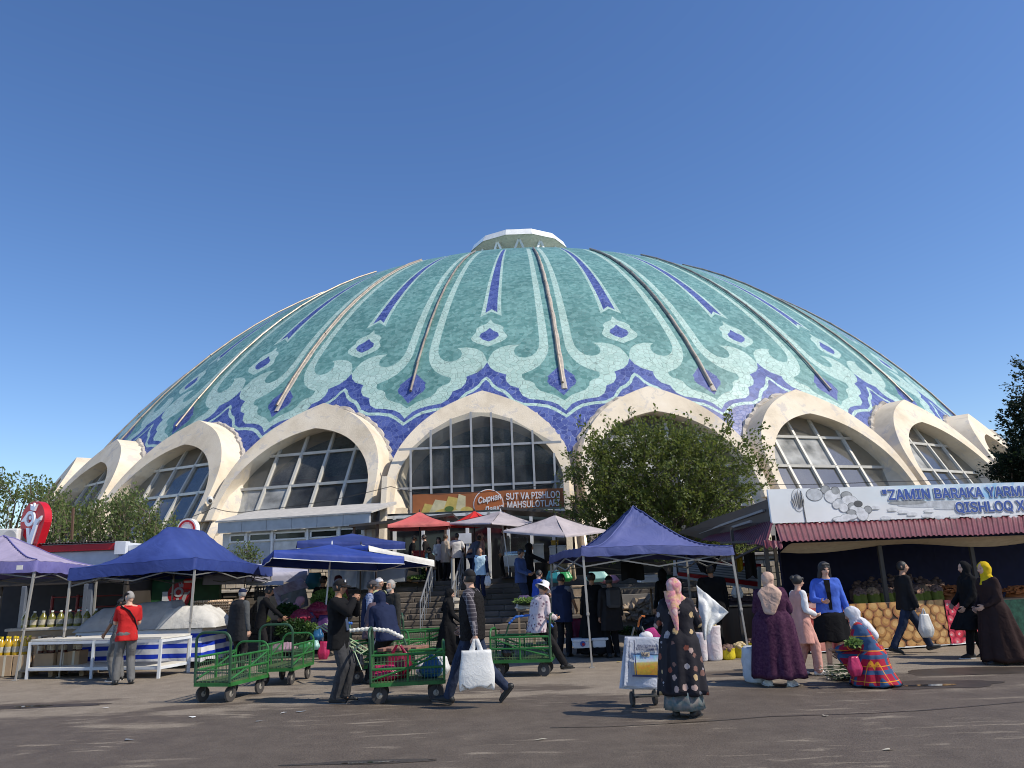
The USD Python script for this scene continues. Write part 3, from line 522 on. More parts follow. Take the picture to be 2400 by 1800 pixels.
# flat dark canopies in front of the entrance
M_DKMET = paint('dark_brown_metal', (0.05, 0.042, 0.036), 0.5); M_RUST = paint('rusty_post', (0.12, 0.07, 0.045), 0.7)
def flat_canopy(label, x0, x1, y0, y1, z0, z1, posts):
    t = thing('entrance_canopy', label, 'canopy'); b = MB(); b.loft([np.array([[x0, y0, z0 - .09], [x0, y1, z0 - .05], [x0, y1, z0], [x0, y0, z0]]), np.array([[x1, y0, z1 - .09], [x1, y1, z1 - .05], [x1, y1, z1], [x1, y0, z1]])]); obj('roof_sheet', b, M_DKMET, t)
    for x, y in posts: b = MB(); zt = np.interp(x, [x0, x1], [z0, z1]) - .09; b.bar((x, y, TZ - .02), (x, y, zt), .08); obj('post', b, M_RUST, t)
p, q = V(818, 1230, 28.2), V(1062, 1203, 28.2); flat_canopy('low dark canopy left of the entrance behind the coral parasol', p[0], q[0], 28.2, 31.0, p[2], q[2], [(p[0] + .15, 28.4), (p[0] + 1.0, 28.4), (q[0] - .3, 28.4)])
p, q = V(1172, 1188, 28.0), V(1352, 1199, 28.0); flat_canopy('dark canopy right of the entrance above the grey parasols', p[0], q[0], 28.0, 31.0, p[2], q[2], [(p[0] + .15, 28.3), (q[0] - .15, 28.3)])
# shop annex under the arch left of the entrance
AN = thing('shop_annex', 'pale grey shop front with transom windows built under the arch left of the entrance', 'shop'); RAx = 44.6; M_GREYP = paint('grey_blue_panel', (0.36, 0.39, 0.42), 0.45); M_PALEP = paint('pale_board', (0.56, 0.56, 0.54), 0.6, var=.2)
ax0, az1 = onloc(-1, RAx, 513, 1222); ax1, _ = onloc(-1, RAx, 868, 1206); az0 = onloc(-1, RAx, 690, 1240)[1]; az1 = onloc(-1, RAx, 690, 1214)[1]; R1 = rotz(TH0 - DT); n = 6
for i in range(n): w = (ax1 - ax0) / n; b = MB(); b.cbox(loc(-1, ax0 + w * (i + .5), RAx, (az0 + az1) / 2), (w - .015, .12, az1 - az0), .008, R1); obj('fascia_panel', b, M_GREYP, AN)
b = MB(); b.loft([np.array([loc(-1, x, RAx + .1, az1), loc(-1, x, RAx + .1, az1 + .06), loc(-1, x, 42.4, az1 + .62), loc(-1, x, 42.4, az1 + .5)]) for x in (ax0 - .1, ax1 + .1)]); obj('sloping_roof', b, mat('concrete_roof', (.42, .40, .37), .9, bump=.4), AN)
b = MB(); b.box(loc(-1, (ax0 + ax1) / 2, RAx - .4, (TZ + az0) / 2), (ax1 - ax0 - .1, .3, az0 - TZ), R1); obj('wall', b, M_PALEP, AN)
zt = onloc(-1, RAx, 690, 1262)[1]
for i, (p0, p1) in enumerate([(542, 576), (587, 636), (646, 718), (730, 792), (798, 850)]):
    xa, xb = onloc(-1, RAx - .25, p0, 1255)[0], onloc(-1, RAx - .25, p1, 1255)[0]; f = MB()
    for z in (zt, az0 - .1): f.box(loc(-1, (xa + xb) / 2, RAx - .22, z), (xb - xa + .1, .08, .06), R1)
    for x in (xa, xb): f.box(loc(-1, x, RAx - .22, (zt + az0 - .1) / 2), (.06, .08, az0 - .1 - zt), R1)
    fr = obj('window_frame', f, M_WHITEF, AN); b = MB(); b.box(loc(-1, (xa + xb) / 2, RAx - .235, (zt + az0 - .1) / 2), (xb - xa, .02, az0 - .1 - zt), R1); obj('pane', b, M_DARKGL, fr)
    b = MB(); b.cbox(loc(-1, (xa + xb) / 2, RAx - .23, (zt + TZ) / 2 - .05), (xb - xa + .06, .05, zt - TZ - .1), .006, R1); obj('lower_panel', b, M_GREYP if i < 2 else M_PALEP, AN)
    b = MB(); b.box(loc(-1, xb + .1, RAx - .18, (TZ + az0) / 2), (.09, .1, az0 - TZ), R1); obj('mullion', b, M_WHITEF, AN)
# lamp on the valley, cables
lp = thing('street_lamp', 'small round floodlight on the pillar between two arches at the left', 'lamp'); P = arch_xyz(-1.5, 0.1, 5.5, -.3); b = MB(); b.ell(P, (.16, .16, .2)); obj('lamp_head', b, paint('lamp_grey', (.5, .5, .48)), lp, smooth=True); b = MB(); b.bar(P, P + np.array([0, .9, -.2]), .06); b.ell(P + [.05, -.1, -.03], (.09, .09, .1)); obj('bracket', b, M_DKMET, lp)
def cable(label, pts, r=.014, sag=.25):
    b = MB(); P = []
    for i in range(len(pts) - 1):
        for t in np.linspace(0, 1, 12, endpoint=(i == len(pts) - 2)): q = pts[i] + (pts[i + 1] - pts[i]) * t; P.append(q - [0, 0, sag * 4 * t * (1 - t)])
    b.tube(P, r, 5); obj('overhead_cable', b, mat('black_cable', (.02, .02, .02), .6), label=label, cat='cable')
cable('black cable slung across the arches left of the entrance', [V(380, 1222, 27.5), V(500, 1190, 29.5), V(600, 1196, 30), V(916, 1140, 30.5), V(1050, 1157, 31), V(1340, 1124, 31)], sag=.12)
cable('thin black cable crossing the arches above the white banner', [V(1740, 1135, 27), V(2080, 1128, 27), V(2330, 1116, 28)], .012, .05)
# ---------------------------------------------------------------- trees
def leaf_mat(name, a, b, tr):
    n = {'g': ('geometry', {}), 'r': ('rgb_ramp', {'ramp': [(0, a), (1, b)]}), 'p': ('principled_bsdf', {'roughness': 0.55, 'specular_ior_level': 0.35}), 't': ('translucent_bsdf', {'color': tr}), 'm': ('mix_closure', {'fac': 0.3})}
    return usdkit.material(stage, '/World/Looks/' + name, n, [('g.random_per_island', 'r.fac'), ('r.color', 'p.base_color'), ('p.BSDF', 'm.closure1'), ('t.BSDF', 'm.closure2')], surface='m.closure')
M_LEAF = leaf_mat('olive_leaf', (0.088, 0.112, 0.024), (0.22, 0.255, 0.07), (0.24, 0.29, 0.06)); M_LEAF2 = leaf_mat('spring_leaf', (0.095, 0.125, 0.036), (0.21, 0.25, 0.085), (0.22, 0.28, 0.08)); M_LEAF3 = leaf_mat('dark_leaf', (0.010, 0.022, 0.010), (0.035, 0.06, 0.024), (0.03, 0.05, 0.015))
M_BARK = mat('bark', (0.10, 0.075, 0.055), 0.95, bump=0.6, bs=18.0, var=.3)
def leaves(P, D, size, rs, up=0.35):
    """One folded leaf (4 triangles) at each point P, roughly along D."""
    n = len(P); d = D + rs.normal(0, .75, (n, 3)); d /= np.linalg.norm(d, axis=1, keepdims=True); u = rs.normal(0, 1, (n, 3)) + [0, 0, up * 2]; x = np.cross(d, u); x /= np.linalg.norm(x, axis=1, keepdims=True) + 1e-9; nn = np.cross(x, d)
    s = (size * rs.uniform(.6, 1.3, n))[:, None]; v = np.stack([P, P + d * s * .5 + x * s * .32 + nn * s * .12, P + d * s, P + d * s * .5 - x * s * .32 + nn * s * .12], 1).reshape(-1, 3)
    i = np.arange(n)[:, None] * 4; return v, np.vstack([i + [0, 1, 2], i + [0, 2, 3]])
def tree(name, label, base, shoots, m, size, seed, trunk=.12, cat='tree', per=26, limbs=7, group=None):
    """shoots: array (n, 6) start and end of the leafy shoots; limbs run from the trunk to a share of them."""
    rs = np.random.RandomState(seed); t = thing(name, label, cat, group=group); S, E = shoots[:, :3], shoots[:, 3:]; n = len(S)
    top = S.mean(0); b = MB(); base = np.asarray(base, float); mid = base + (top - base) * .45
    b.tube([base, base + (mid - base) * .5 + rs.normal(0, .05, 3), mid], [trunk, trunk * .85, trunk * .7], 8); obj('trunk', b, M_BARK, t, smooth=40)
    for i in rs.choice(n, min(limbs, n), replace=False): b = MB(); q = (mid + S[i]) / 2 + rs.normal(0, .15, 3) + [0, 0, .15]; b.tube([mid, q, S[i], E[i]], [trunk * .6, trunk * .35, trunk * .16, .006], 6); obj('limb', b, M_BARK, t, smooth=40)
    tw = MB()
    for i in range(n): tw.tube([S[i], (S[i] + E[i]) / 2 + rs.normal(0, .04, 3), E[i]], [.012, .008, .004], 3, cap=False)
    obj('twigs', tw, M_BARK, t, kind='stuff')
    f = rs.rand(n, per); P = S[:, None] + (E - S)[:, None] * (f[..., None] ** .8); P = P + rs.normal(0, .07, P.shape); D = np.repeat((E - S)[:, None] / (np.linalg.norm(E - S, axis=1)[:, None, None] + 1e-9), per, 1)
    v, ff = leaves(P.reshape(-1, 3), D.reshape(-1, 3), size, rs); obj('crown', (v, ff), m, t, kind='stuff'); return t
def blob_shoots(parts, n, length, seed, up=.5):
    """Shoots spread through ellipsoids (centre, radii, weight), pointing outwards and up."""
    rs = np.random.RandomState(seed); out = []; W = np.array([p[2] for p in parts], float); W /= W.sum()
    for k in rs.choice(len(parts), n, p=W):
        c, r, _ = parts[k]; d = rs.normal(0, 1, 3); d /= np.linalg.norm(d); q = np.array(c) + d * r * rs.rand() ** .4; e = unit(d * [1, 1, .6] + [0, 0, up] + rs.normal(0, .35, 3)); out.append(np.r_[q, q + e * length * rs.uniform(.5, 1.4)])
    return np.array(out)
def at(px, py, y): return V(px, py, y)
# the round olive-green tree in front of the arch right of the entrance
def ellp(px, py, y, rx, rz, ry): return (at(px, py, y), np.array([rx, ry, rz]))
Y = 26.3
parts = [(*ellp(1530, 1125, Y, 2.1, 1.45, 1.6), 5), (*ellp(1440, 1150, Y, 1.2, 1.4, 1.2), 2), (*ellp(1640, 1150, Y, 1.4, 1.3, 1.3), 3), (*ellp(1500, 1210, Y, 1.7, 1.0, 1.3), 2.5), (*ellp(1620, 1230, Y, 1.5, .9, 1.2), 2), (*ellp(1520, 1050, Y, 1.5, .6, 1.0), 1.3), (*ellp(1650, 1080, Y, 1.4, .7, 1.0), 1.2), (*ellp(1410, 1220, Y, .8, .8, .8), .8), (*ellp(1700, 1290, Y, 1.1, .45, .8), .9), (*ellp(1500, 1035, Y, 1.5, .35, .7), .5), (*ellp(1715, 1045, Y, .9, .6, .7), .45), (*ellp(1385, 1090, Y, .6, .9, .6), .4), (*ellp(1760, 1130, Y, .5, .8, .6), .4)]
tree('round_tree', 'round olive-green tree in front of the arch right of the entrance', at(1560, 1340, Y) * [1, 1, 0] + [0, 0, 0.6], blob_shoots(parts, 1100, .75, 3), M_LEAF, .12, 5, .16, per=30, limbs=14)
# loose row of upright shoots behind the kiosks at the left
Y = 24.0; rs = np.random.RandomState(9)
def shoots_tree(lo, hi, n, y, top, seed, l0=1.2):
    r = np.random.RandomState(seed); out = []
    for _ in range(n):
        px = r.uniform(lo, hi); yy = y + r.uniform(-1.2, 1.2); tp = np.interp(px, *top) + abs(r.normal(0, 34)); b0 = at(px + r.uniform(-20, 20), min(tp + r.uniform(40, 120), 1300), yy); e = at(px, tp, yy); out.append(np.r_[b0, e])
    return np.array(out)
def fill_shoots(lo, hi, n, y, top, bottom, seed):
    r = np.random.RandomState(seed); out = []
    for _ in range(n):
        px = r.uniform(lo, hi); yy = y + r.uniform(-1.2, 1.2); tp = np.interp(px, *top) + 25; py = r.uniform(tp, bottom); q = at(px, py, yy); out.append(np.r_[q, q + unit([r.normal(0, .6), r.normal(0, .6), 1]) * r.uniform(.4, .9)])
    return np.array(out)
T1 = ([-120, 0, 60, 110, 150], [1120, 1112, 1125, 1118, 1150]); T2 = ([140, 180, 220, 270, 300], [1165, 1190, 1180, 1160, 1175]); T3 = ([280, 310, 350, 380, 430], [1165, 1150, 1180, 1215, 1240])
for i, (T, lo, hi, bx, lab, dy) in enumerate([(T1, -120, 150, 20, 'tall leafy green tree at the far left edge behind the air conditioner', 0), (T2, 130, 300, 210, 'bushy spring-green tree behind the red teardrop sign and the kiosk roof', .6), (T3, 270, 425, 340, 'loose spring-green tree in front of the left sloping windows', .2)]):
    s = np.vstack([shoots_tree(lo, hi, 60, Y + dy, T, 20 + i), fill_shoots(lo, hi, 135, Y + dy, T, 1330, 30 + i)]); tree('leafy_tree', lab, at(bx, 1340, Y + dy) * [1, 1, 0], s, M_LEAF2, .105, 40 + i, .12, per=24, limbs=9)
# dark tree at the right edge: leafy above, denser below
Y = 24.5; parts = [(*ellp(2450, 930, Y, .9, 1.6, .9), 2), (*ellp(2415, 1010, Y, .6, .9, .8), 2), (*ellp(2430, 1095, Y, .9, .6, 1.0), 3), (*ellp(2385, 1105, Y, .5, .4, .7), 2), (*ellp(2480, 1040, Y, 1.0, 1.2, 1.0), 3)]
tree('dark_tree', 'dark green tree rising behind the white banner at the right edge', at(2430, 1200, Y) * [1, 1, 0], blob_shoots(parts, 560, .45, 8, .3), M_LEAF3, .11, 9, .15, per=34, limbs=10)
sp = blob_shoots([(at(568, 1308, 21.5), np.array([.35, .35, .16]), 1)], 40, .25, 4); tree('small_shrub', 'small pale green shrub top peeping over the blue left tent', at(568, 1345, 21.5) * [1, 1, 0], sp, M_LEAF2, .07, 2, .03, cat='shrub', per=16, limbs=3)
# ---------------------------------------------------------------- folding tents and market parasols
M_POLE = paint('grey_tent_pole', (0.36, 0.34, 0.31), 0.45, metal=0.3); M_TRUSS = paint('truss_metal', (0.16, 0.16, 0.155), 0.45); M_BLK = paint('black_metal', (0.02, 0.02, 0.02), 0.5); M_PW = paint('white_pole', (0.66, 0.66, 0.66), 0.4)
def canvas(name, col, fade=None, tr=0.12):
    c = np.array(col); f = np.array(fade if fade is not None else c * 1.25)
    n = {'tc': ('texture_coordinate', {}), 'a': ('noise_texture', {'scale': 0.9, 'detail': 6.0, 'roughness': 0.6}), 'r': ('rgb_ramp', {'ramp': [(0.35, c), (0.7, f)]}), 'w': ('noise_texture', {'scale': 2.2, 'detail': 5.0, 'distortion': 1.6}), 'wb': ('bump', {'strength': 0.5, 'distance': 0.05}),
         's': ('noise_texture', {'scale': 0.55, 'detail': 9.0, 'roughness': 0.72, 'distortion': 0.6}), 'sr': ('rgb_ramp', {'ramp': [(0.33, (.66, .66, .68)), (0.55, (1, 1, 1))]}), 'mm': ('mix', {'mix_type': 'multiply', 'fac': 1.0}), 'p': ('principled_bsdf', {'roughness': 0.62, 'specular_ior_level': 0.3}), 't': ('translucent_bsdf', {'color': c}), 'm': ('mix_closure', {'fac': tr})}
    return usdkit.material(stage, '/World/Looks/' + name, n, [('tc.object', 'a.vector'), ('a.fac', 'r.fac'), ('tc.object', 's.vector'), ('s.fac', 'sr.fac'), ('r.color', 'mm.color1'), ('sr.color', 'mm.color2'), ('mm.color', 'p.base_color'), ('tc.object', 'w.vector'), ('w.fac', 'wb.height'), ('wb.normal', 'p.normal'), ('p.BSDF', 'm.closure1'), ('t.BSDF', 'm.closure2')], surface='m.closure')
M_BLUECAN = canvas('blue_canvas', (0.026, 0.046, 0.20), (0.045, 0.075, 0.27)); M_BLUECAN2 = canvas('faded_blue_canvas', (0.070, 0.090, 0.25), (0.125, 0.14, 0.33)); M_LILAC = canvas('faded_lilac_canvas', (0.36, 0.31, 0.44), (0.43, 0.37, 0.49)); M_LILACB = canvas('lilac_valance', (0.14, 0.13, 0.36), (0.22, 0.20, 0.42))
M_CORAL = canvas('coral_canvas', (0.62, 0.13, 0.12), (0.68, 0.19, 0.16)); M_REDCAN = canvas('red_canvas', (0.62, 0.02, 0.02), (0.7, 0.04, 0.03)); M_GREYCAN = canvas('grey_lilac_canvas', (0.44, 0.39, 0.41), (0.52, 0.46, 0.47)); M_WHITECAN = canvas('white_canvas', (0.70, 0.68, 0.62), (0.76, 0.73, 0.68)); M_PALECAN = canvas('pale_lilac_canvas', (0.42, 0.42, 0.52), (0.5, 0.49, 0.58)); M_VIVID = canvas('vivid_blue_canvas', (0.022, 0.050, 0.26), (0.035, 0.07, 0.33))
def tent(label, P, ze, zp, mcan, mval, ridge=0.0, val=.22, legs=None, seed=1, power=1.55, sag=.07, droop=None, gnd=0.0, lab2=None):
    """P: four ground corners in order (front left, front right, back right, back left); ze, zp: eave and peak heights."""
    t = thing('folding_tent', label, 'tent', group=None); P = np.array(P, float)[:, :2]; n = 41; u = np.linspace(-1, 1, n); U, W = np.meshgrid(u, u); r = np.random.RandomState(seed)
    a, b_ = (U + 1) / 2, (W + 1) / 2; XY = (P[0] * ((1 - a) * (1 - b_))[..., None] + P[1] * (a * (1 - b_))[..., None] + P[2] * (a * b_)[..., None] + P[3] * ((1 - a) * b_)[..., None])
    dv = np.maximum(np.abs(W) - ridge, 0) / (1 - ridge); d = np.maximum(np.abs(U), dv); zc = np.broadcast_to(ze, (4,)); E = zc[0] * (1 - a) * (1 - b_) + zc[1] * a * (1 - b_) + zc[2] * a * b_ + zc[3] * (1 - a) * b_
    edge = np.minimum(1 - np.abs(U), 1 - np.abs(W)); along = np.where(np.abs(U) > np.abs(W), np.abs(W), np.abs(U))
    Z = E + (zp - E) * (1 - d) ** power - sag * np.maximum(0, d - .35) * (1 - along ** 2) * 2.0 * (1 - d ** 6) + sag * .6 * (1 - along ** 2) * d ** 8
    ridge_ = np.abs(np.abs(U) - np.abs(W)); Z += .035 * np.exp(-(ridge_ / .06) ** 2) * (d > .1) + 0.045 * fbm1(XY[..., 0], XY[..., 1], 1.6, seed) + .006 * np.sin(along * 26) * d ** 3 * (1 - along ** 2)
    S = np.concatenate([XY, Z[..., None]], -1); obj('canopy', solid_sheet(S[::-1], .012), mcan, t, smooth=True)
    for q_ in (0, 1):                         # sewn seams down the hips and along the ridge
        dg = np.array([S[i, i if q_ == 0 else n - 1 - i] for i in range(n)]) if ridge == 0 else None
        if dg is not None: sm = MB(); sm.tube(dg + [0, 0, .016], .014, 6); obj('seam', sm, mval, t, smooth=True)
    ring = np.vstack([S[0, :], S[1:, -1], S[-1, -2::-1], S[-2:0:-1, 0]]); c = ring.mean(0); out = ring - c; out[:, 2] = 0; out /= np.linalg.norm(out, axis=1)[:, None]; m = len(ring); s = np.arange(m); rows = []
    for j, q in enumerate((0, .5, 1.0)): wv = .009 * q * np.sin(s * .55 + 3 * fbm1(s * .05, 0, 1, seed)) + .02 * q; rows.append(ring + out * (wv[:, None] + .012) - np.array([0, 0, 1]) * (val * q * (1 + .18 * fbm1(s * .1, j, 1, seed + 3)))[:, None])
    rows = [np.vstack([x, x[:1]]) for x in rows]; obj('valance', solid_sheet(np.array(rows)[:, ::-1], .006), mval, t, smooth=True)
    for i in range(4):
        if legs is not None and legs[i] is None: continue
        f = np.array([*P[i], gnd]) if legs is None or legs[i] is True else np.array(legs[i], float); b = MB(); tp = np.array([*(P[i] + (c[:2] - P[i]) * .015), zc[i] - .03]); mid = f + (tp - f) * .45
        b.bar(f, mid, .032); b.bar(mid - (tp - f) * .02, tp, .042); b.cbox(f + [0, 0, .008], (.1, .1, .016), .004); b.cbox(mid, (.055, .055, .05), .006); obj('leg', b, M_POLE, t)
        q = P[(i + 1) % 4]; tq = np.array([*(q + (c[:2] - q) * .015), zc[(i + 1) % 4] - .03]); b = MB(); h = .30
        for k in range(2):                        # scissor truss along the side
            A, B = tp + (tq - tp) * (k * .5), tp + (tq - tp) * (k * .5 + .5); b.bar(A - [0, 0, .06 if k else h], B - [0, 0, h if k else .06], .024); b.bar(A - [0, 0, h if k else .06], B - [0, 0, .06 if k else h], .024)
        obj('side_truss', b, M_TRUSS, t)
    return t
def zat(px, py, p): return V(px, py, p[1])[2]
bA, bB = np.array([-9.55, 16.75]), np.array([-6.95, 16.94]); bC, bD = np.array([-6.75, 21.6]), np.array([-9.35, 21.4])
TENT_L = tent('bright blue folding tent with long ridge over the striped counter', [bA, bB, bC, bD], (zat(166, 1337, bA), zat(452, 1311, bB), zat(655, 1331, bC), zat(655, 1331, bC) + .02), zat(420, 1242, (0, 18.6)) + .05, M_BLUECAN, M_BLUECAN, ridge=.42, val=.24, legs=[(-9.6, 16.85, 0), (-7.02, 16.98, 0), (-6.7, 21.6, 0), True], seed=3, power=1.75)
lA, lB = np.array([-13.3, 16.4]), np.array([-10.12, 16.5])
TENT_LI = tent('faded lilac folding tent at the left edge over the cooking oil', [lA, lB, (-10.45, 19.6), (-13.6, 19.5)], (zat(64, 1317, lB), zat(64, 1317, lB), zat(225, 1333, (0, 19.6)), zat(225, 1333, (0, 19.6))), zat(57, 1254, (0, 18.0)), M_LILAC, M_LILACB, val=.24, legs=[True, (*G(36, 1595)[:2], 0), True, True], seed=5, power=1.35)
rA, rB = np.array([1.22, 15.1]), np.array([4.2, 15.45]); rC, rD = np.array([3.95, 18.5]), np.array([0.72, 18.2])
TENT_R = tent('worn blue folding tent with a tall pointed peak in front of the round tree', [rA, rB, rC, rD], (zat(1372, 1287, rA), zat(1712, 1285, rB), zat(1712, 1285, rB), zat(1282, 1308, rD)), zat(1470, 1188, (0, 16.8)), M_BLUECAN2, M_BLUECAN2, val=.16, legs=[(1.29, 15.1, 0), (*G(1757, 1545)[:2], 0), True, True], seed=8, power=2.0, sag=.10)
# small white print on the lilac valance
pr = MB(); q = V(46, 1330, 16.33); pr.box(q, (.13, .008, .09)); obj('printed_mark', pr, M_WHITECAN, TENT_LI)
def umbrella(label, apex, foot, half, yaw, mats, rise=.42, val=.13, tilt=(0, 0), sides=4, seed=1, base=True, mpole=None, name='market_parasol', rib=True, edge=None):
    """Parasol with its canopy's middle at apex; mats: one canvas, or one per panel."""
    t = thing(name, label, 'parasol'); apex, foot = np.array(apex, float), np.array(foot, float); M = trimesh.transformations.euler_matrix(tilt[0], tilt[1], yaw)[:3, :3]; R = half / math.cos(PI / sides); r = np.random.RandomState(seed)
    C = [np.array([R * math.cos(PI / sides + i * 2 * PI / sides), R * math.sin(PI / sides + i * 2 * PI / sides), -rise]) for i in range(sides)]; ap = np.array([0, 0, .0])
    for i in range(sides):
        A, B = C[i], C[(i + 1) % sides]; m = 10; rows = []
        for s in np.linspace(.02, 1, m):
            w = np.linspace(0, 1, 15); E = A + (B - A) * w[:, None]; L = ap + (E - ap) * s; L[:, 2] += -.10 * rise * math.sin(s * PI) - .03 * (s ** 2) * (4 * w * (1 - w)) * -1 * 0.6 - .06 * s * 4 * w * (1 - w) * .5 + .012 * fbm1(w * 3, s * 3, 1, seed + i); rows.append(L)
        last = rows[-1]; e = last.copy(); nrm = unit(((A + B) / 2) * [1, 1, 0]); w = np.linspace(0, 1, 15); e = e + nrm * (.02 + .012 * np.sin(w * 14 + i))[:, None] - [0, 0, val]; rows += [last + nrm * .008 - [0, 0, val * .4], e]
        S = np.array(rows) @ M.T + apex; mm = mats[i % len(mats)] if isinstance(mats, (list, tuple)) else mats; obj('canopy_panel', solid_sheet(S, .008), mm, t, smooth=True)
        if edge is not None: b = MB(); b.tube(S[-1], .011, 5); obj('edge_piping', b, edge, t)
    b = MB(); b.tube([foot, foot + (apex - foot) * .5, apex + [0, 0, .05]], .021, 8); b.tube([apex, apex + np.array([0, 0, .09])], [.02, .012], 6); obj('pole', b, mpole or M_BLK, t, smooth=40)
    if rib:
        b = MB()
        for c in C: b.tube([apex - [0, 0, .02], c * .98 @ M.T + apex - [0, 0, .02]], .010, 4)
        obj('ribs', b, M_BLK, t)
    if base: b = MB(); b.lathe([(.30, 0), (.31, .02), (.27, .05), (.04, .06), (.035, .35)], foot, 18); obj('base', b, M_BLK, t, smooth=40)
    return t
M_PIPING = paint('white_piping', (.75, .75, .75), .6)
f = G(752, 1538); umbrella('big plain blue parasol leaning over the vegetable crates', V(778, 1276, 19.7), f, 1.5, math.radians(22), M_VIVID, rise=.34, val=.17, tilt=(math.radians(-2), math.radians(4)), seed=2, mpole=M_PW, edge=M_PIPING)
umbrella('blue parasol with one white panel beside the plain blue one', V(846, 1277, 21.5), G(842, 1500), 1.45, math.radians(62), [M_VIVID, M_VIVID, M_WHITECAN, M_VIVID], rise=.30, val=.16, tilt=(0, math.radians(7)), seed=3, edge=M_PIPING)
umbrella('upper blue parasol behind the other two blue ones', V(826, 1251, 24.5), G(836, 1480), 1.55, math.radians(12), M_BLUECAN, rise=.24, val=.2, tilt=(math.radians(3), math.radians(2)), seed=4, edge=M_PIPING)
umbrella('coral red square parasol at the top of the stairs', V(983, 1200, 26.4), V(985, 1352, 26.4) * [1, 1, 0] + [0, 0, TZ], 1.0, math.radians(6), M_CORAL, rise=.46, val=.1, seed=5)
umbrella('round bright red parasol behind the coral one', V(1112, 1198, 29.0), V(1112, 1352, 29.0) * [1, 1, 0] + [0, 0, TZ], 1.0, 0.1, M_REDCAN, rise=.5, val=.04, sides=8, seed=6)
umbrella('wide grey lilac parasol in the middle in front of the entrance', V(1173, 1198, 26.8), V(1196, 1360, 26.8) * [1, 1, 0] + [0, 0, TZ], 1.28, math.radians(38), M_GREYCAN, rise=.48, val=.05, tilt=(math.radians(4), math.radians(3)), seed=7, mpole=M_PW)
umbrella('grey lilac parasol tipped to the right beside the round tree', V(1301, 1208, 24.6), V(1308, 1375, 24.6) * [1, 1, 0] + [0, 0, 1.2], 1.15, math.radians(52), M_GREYCAN, rise=.46, val=.07, tilt=(math.radians(7), math.radians(-5)), seed=8)
umbrella('low pale lilac parasol between the left blue tent and the stone wall', V(610, 1322, 23.0), G(612, 1455), 1.35, math.radians(14), M_PALECAN, rise=.16, val=.26, tilt=(math.radians(5), 0), seed=9)
umbrella('pale lilac parasol wedged between the worn blue tent and the maroon roof', V(1580, 1264, 20.5), G(1600, 1460), 1.15, math.radians(10), M_GREYCAN, rise=.3, val=.06, tilt=(0, math.radians(4)), seed=10)
# ---------------------------------------------------------------- left: kiosks, counters and goods
M_KWHITE = paint('kiosk_white', (0.58, 0.60, 0.63), 0.45); M_KRED = paint('kiosk_red', (0.42, 0.012, 0.02), 0.4); M_KGREEN = mat('green_print_wall', (0.02, 0.09, 0.03), .5, var=.5, vs=1.5); M_ROOFD = paint('dark_roof_tile', (0.06, 0.05, 0.05), .7)
K = thing('kiosk', 'white kiosk with red roof edge at the left behind the tents', 'kiosk'); ky = 20.6; kR = V(300, 1275, ky); kL = V(-120, 1290, ky); zt = kR[2] + .02
def bx(name, x0, x1, y0, y1, z0, z1, m, parent, b=.012, **k): q = MB(); q.cbox(((x0 + x1) / 2, (y0 + y1) / 2, (z0 + z1) / 2), (x1 - x0, y1 - y0, z1 - z0), b); return obj(name, q, m, parent, **k)
xr = kR[0]; bx('fascia', kL[0], xr - .12, ky - .35, ky - .25, zt - .17, zt, M_KRED, K); bx('upper_wall', kL[0], xr - .1, ky - .22, ky - .12, zt - .62, zt - .18, M_KWHITE, K); bx('roof', kL[0], xr, ky - .3, ky + 4, zt - .06, zt + .02, M_KWHITE, K)
w = MB(); xs = np.linspace(kL[0], xr - .15, 110); w.loft([np.array([[x, ky - .42, zt + .03 + .03 * (i % 2)], [x, ky + .6, zt + .05 + .03 * (i % 2)]]) for i, x in enumerate(xs)], closed=False, cap=False); obj('corrugated_edge', w, M_ROOFD, K)
bx('corner_cap', xr - .14, xr + .16, ky - .42, ky - .2, zt - .3, zt + .03, M_KWHITE, K); bx('side_roof', xr + .16, xr + 1.0, ky - .3, ky + 3.5, zt - .22, zt - .06, M_KWHITE, K); bx('side_wall', xr + .02, xr + .12, ky - .1, ky + 3.5, zt - .75, zt - .1, M_KWHITE, K); bx('lower_side_wall', xr + .02, xr + .12, ky - .1, ky + 3.5, 0, zt - .75, M_DKMET, K)
bx('lintel', kL[0], xr, ky - .1, ky, zt - 1.0, zt - .62, M_DKMET, K); bx('rear_wall', kL[0], xr, ky + 2.4, ky + 2.5, 0, zt, mat('dark_store_wall', (.05, .05, .055), .9), K); bx('floor', kL[0], xr, ky, ky + 2.4, 0, .08, M_CEMENT, K)
for px in (60, 205, 215): x = V(px, 1400, ky)[0]; bx('door_post', x - .06, x + .06, ky - .12, ky - .02, 0, zt - 1.0, paint('blue_grey_frame', (.12, .14, .18), .5), K)
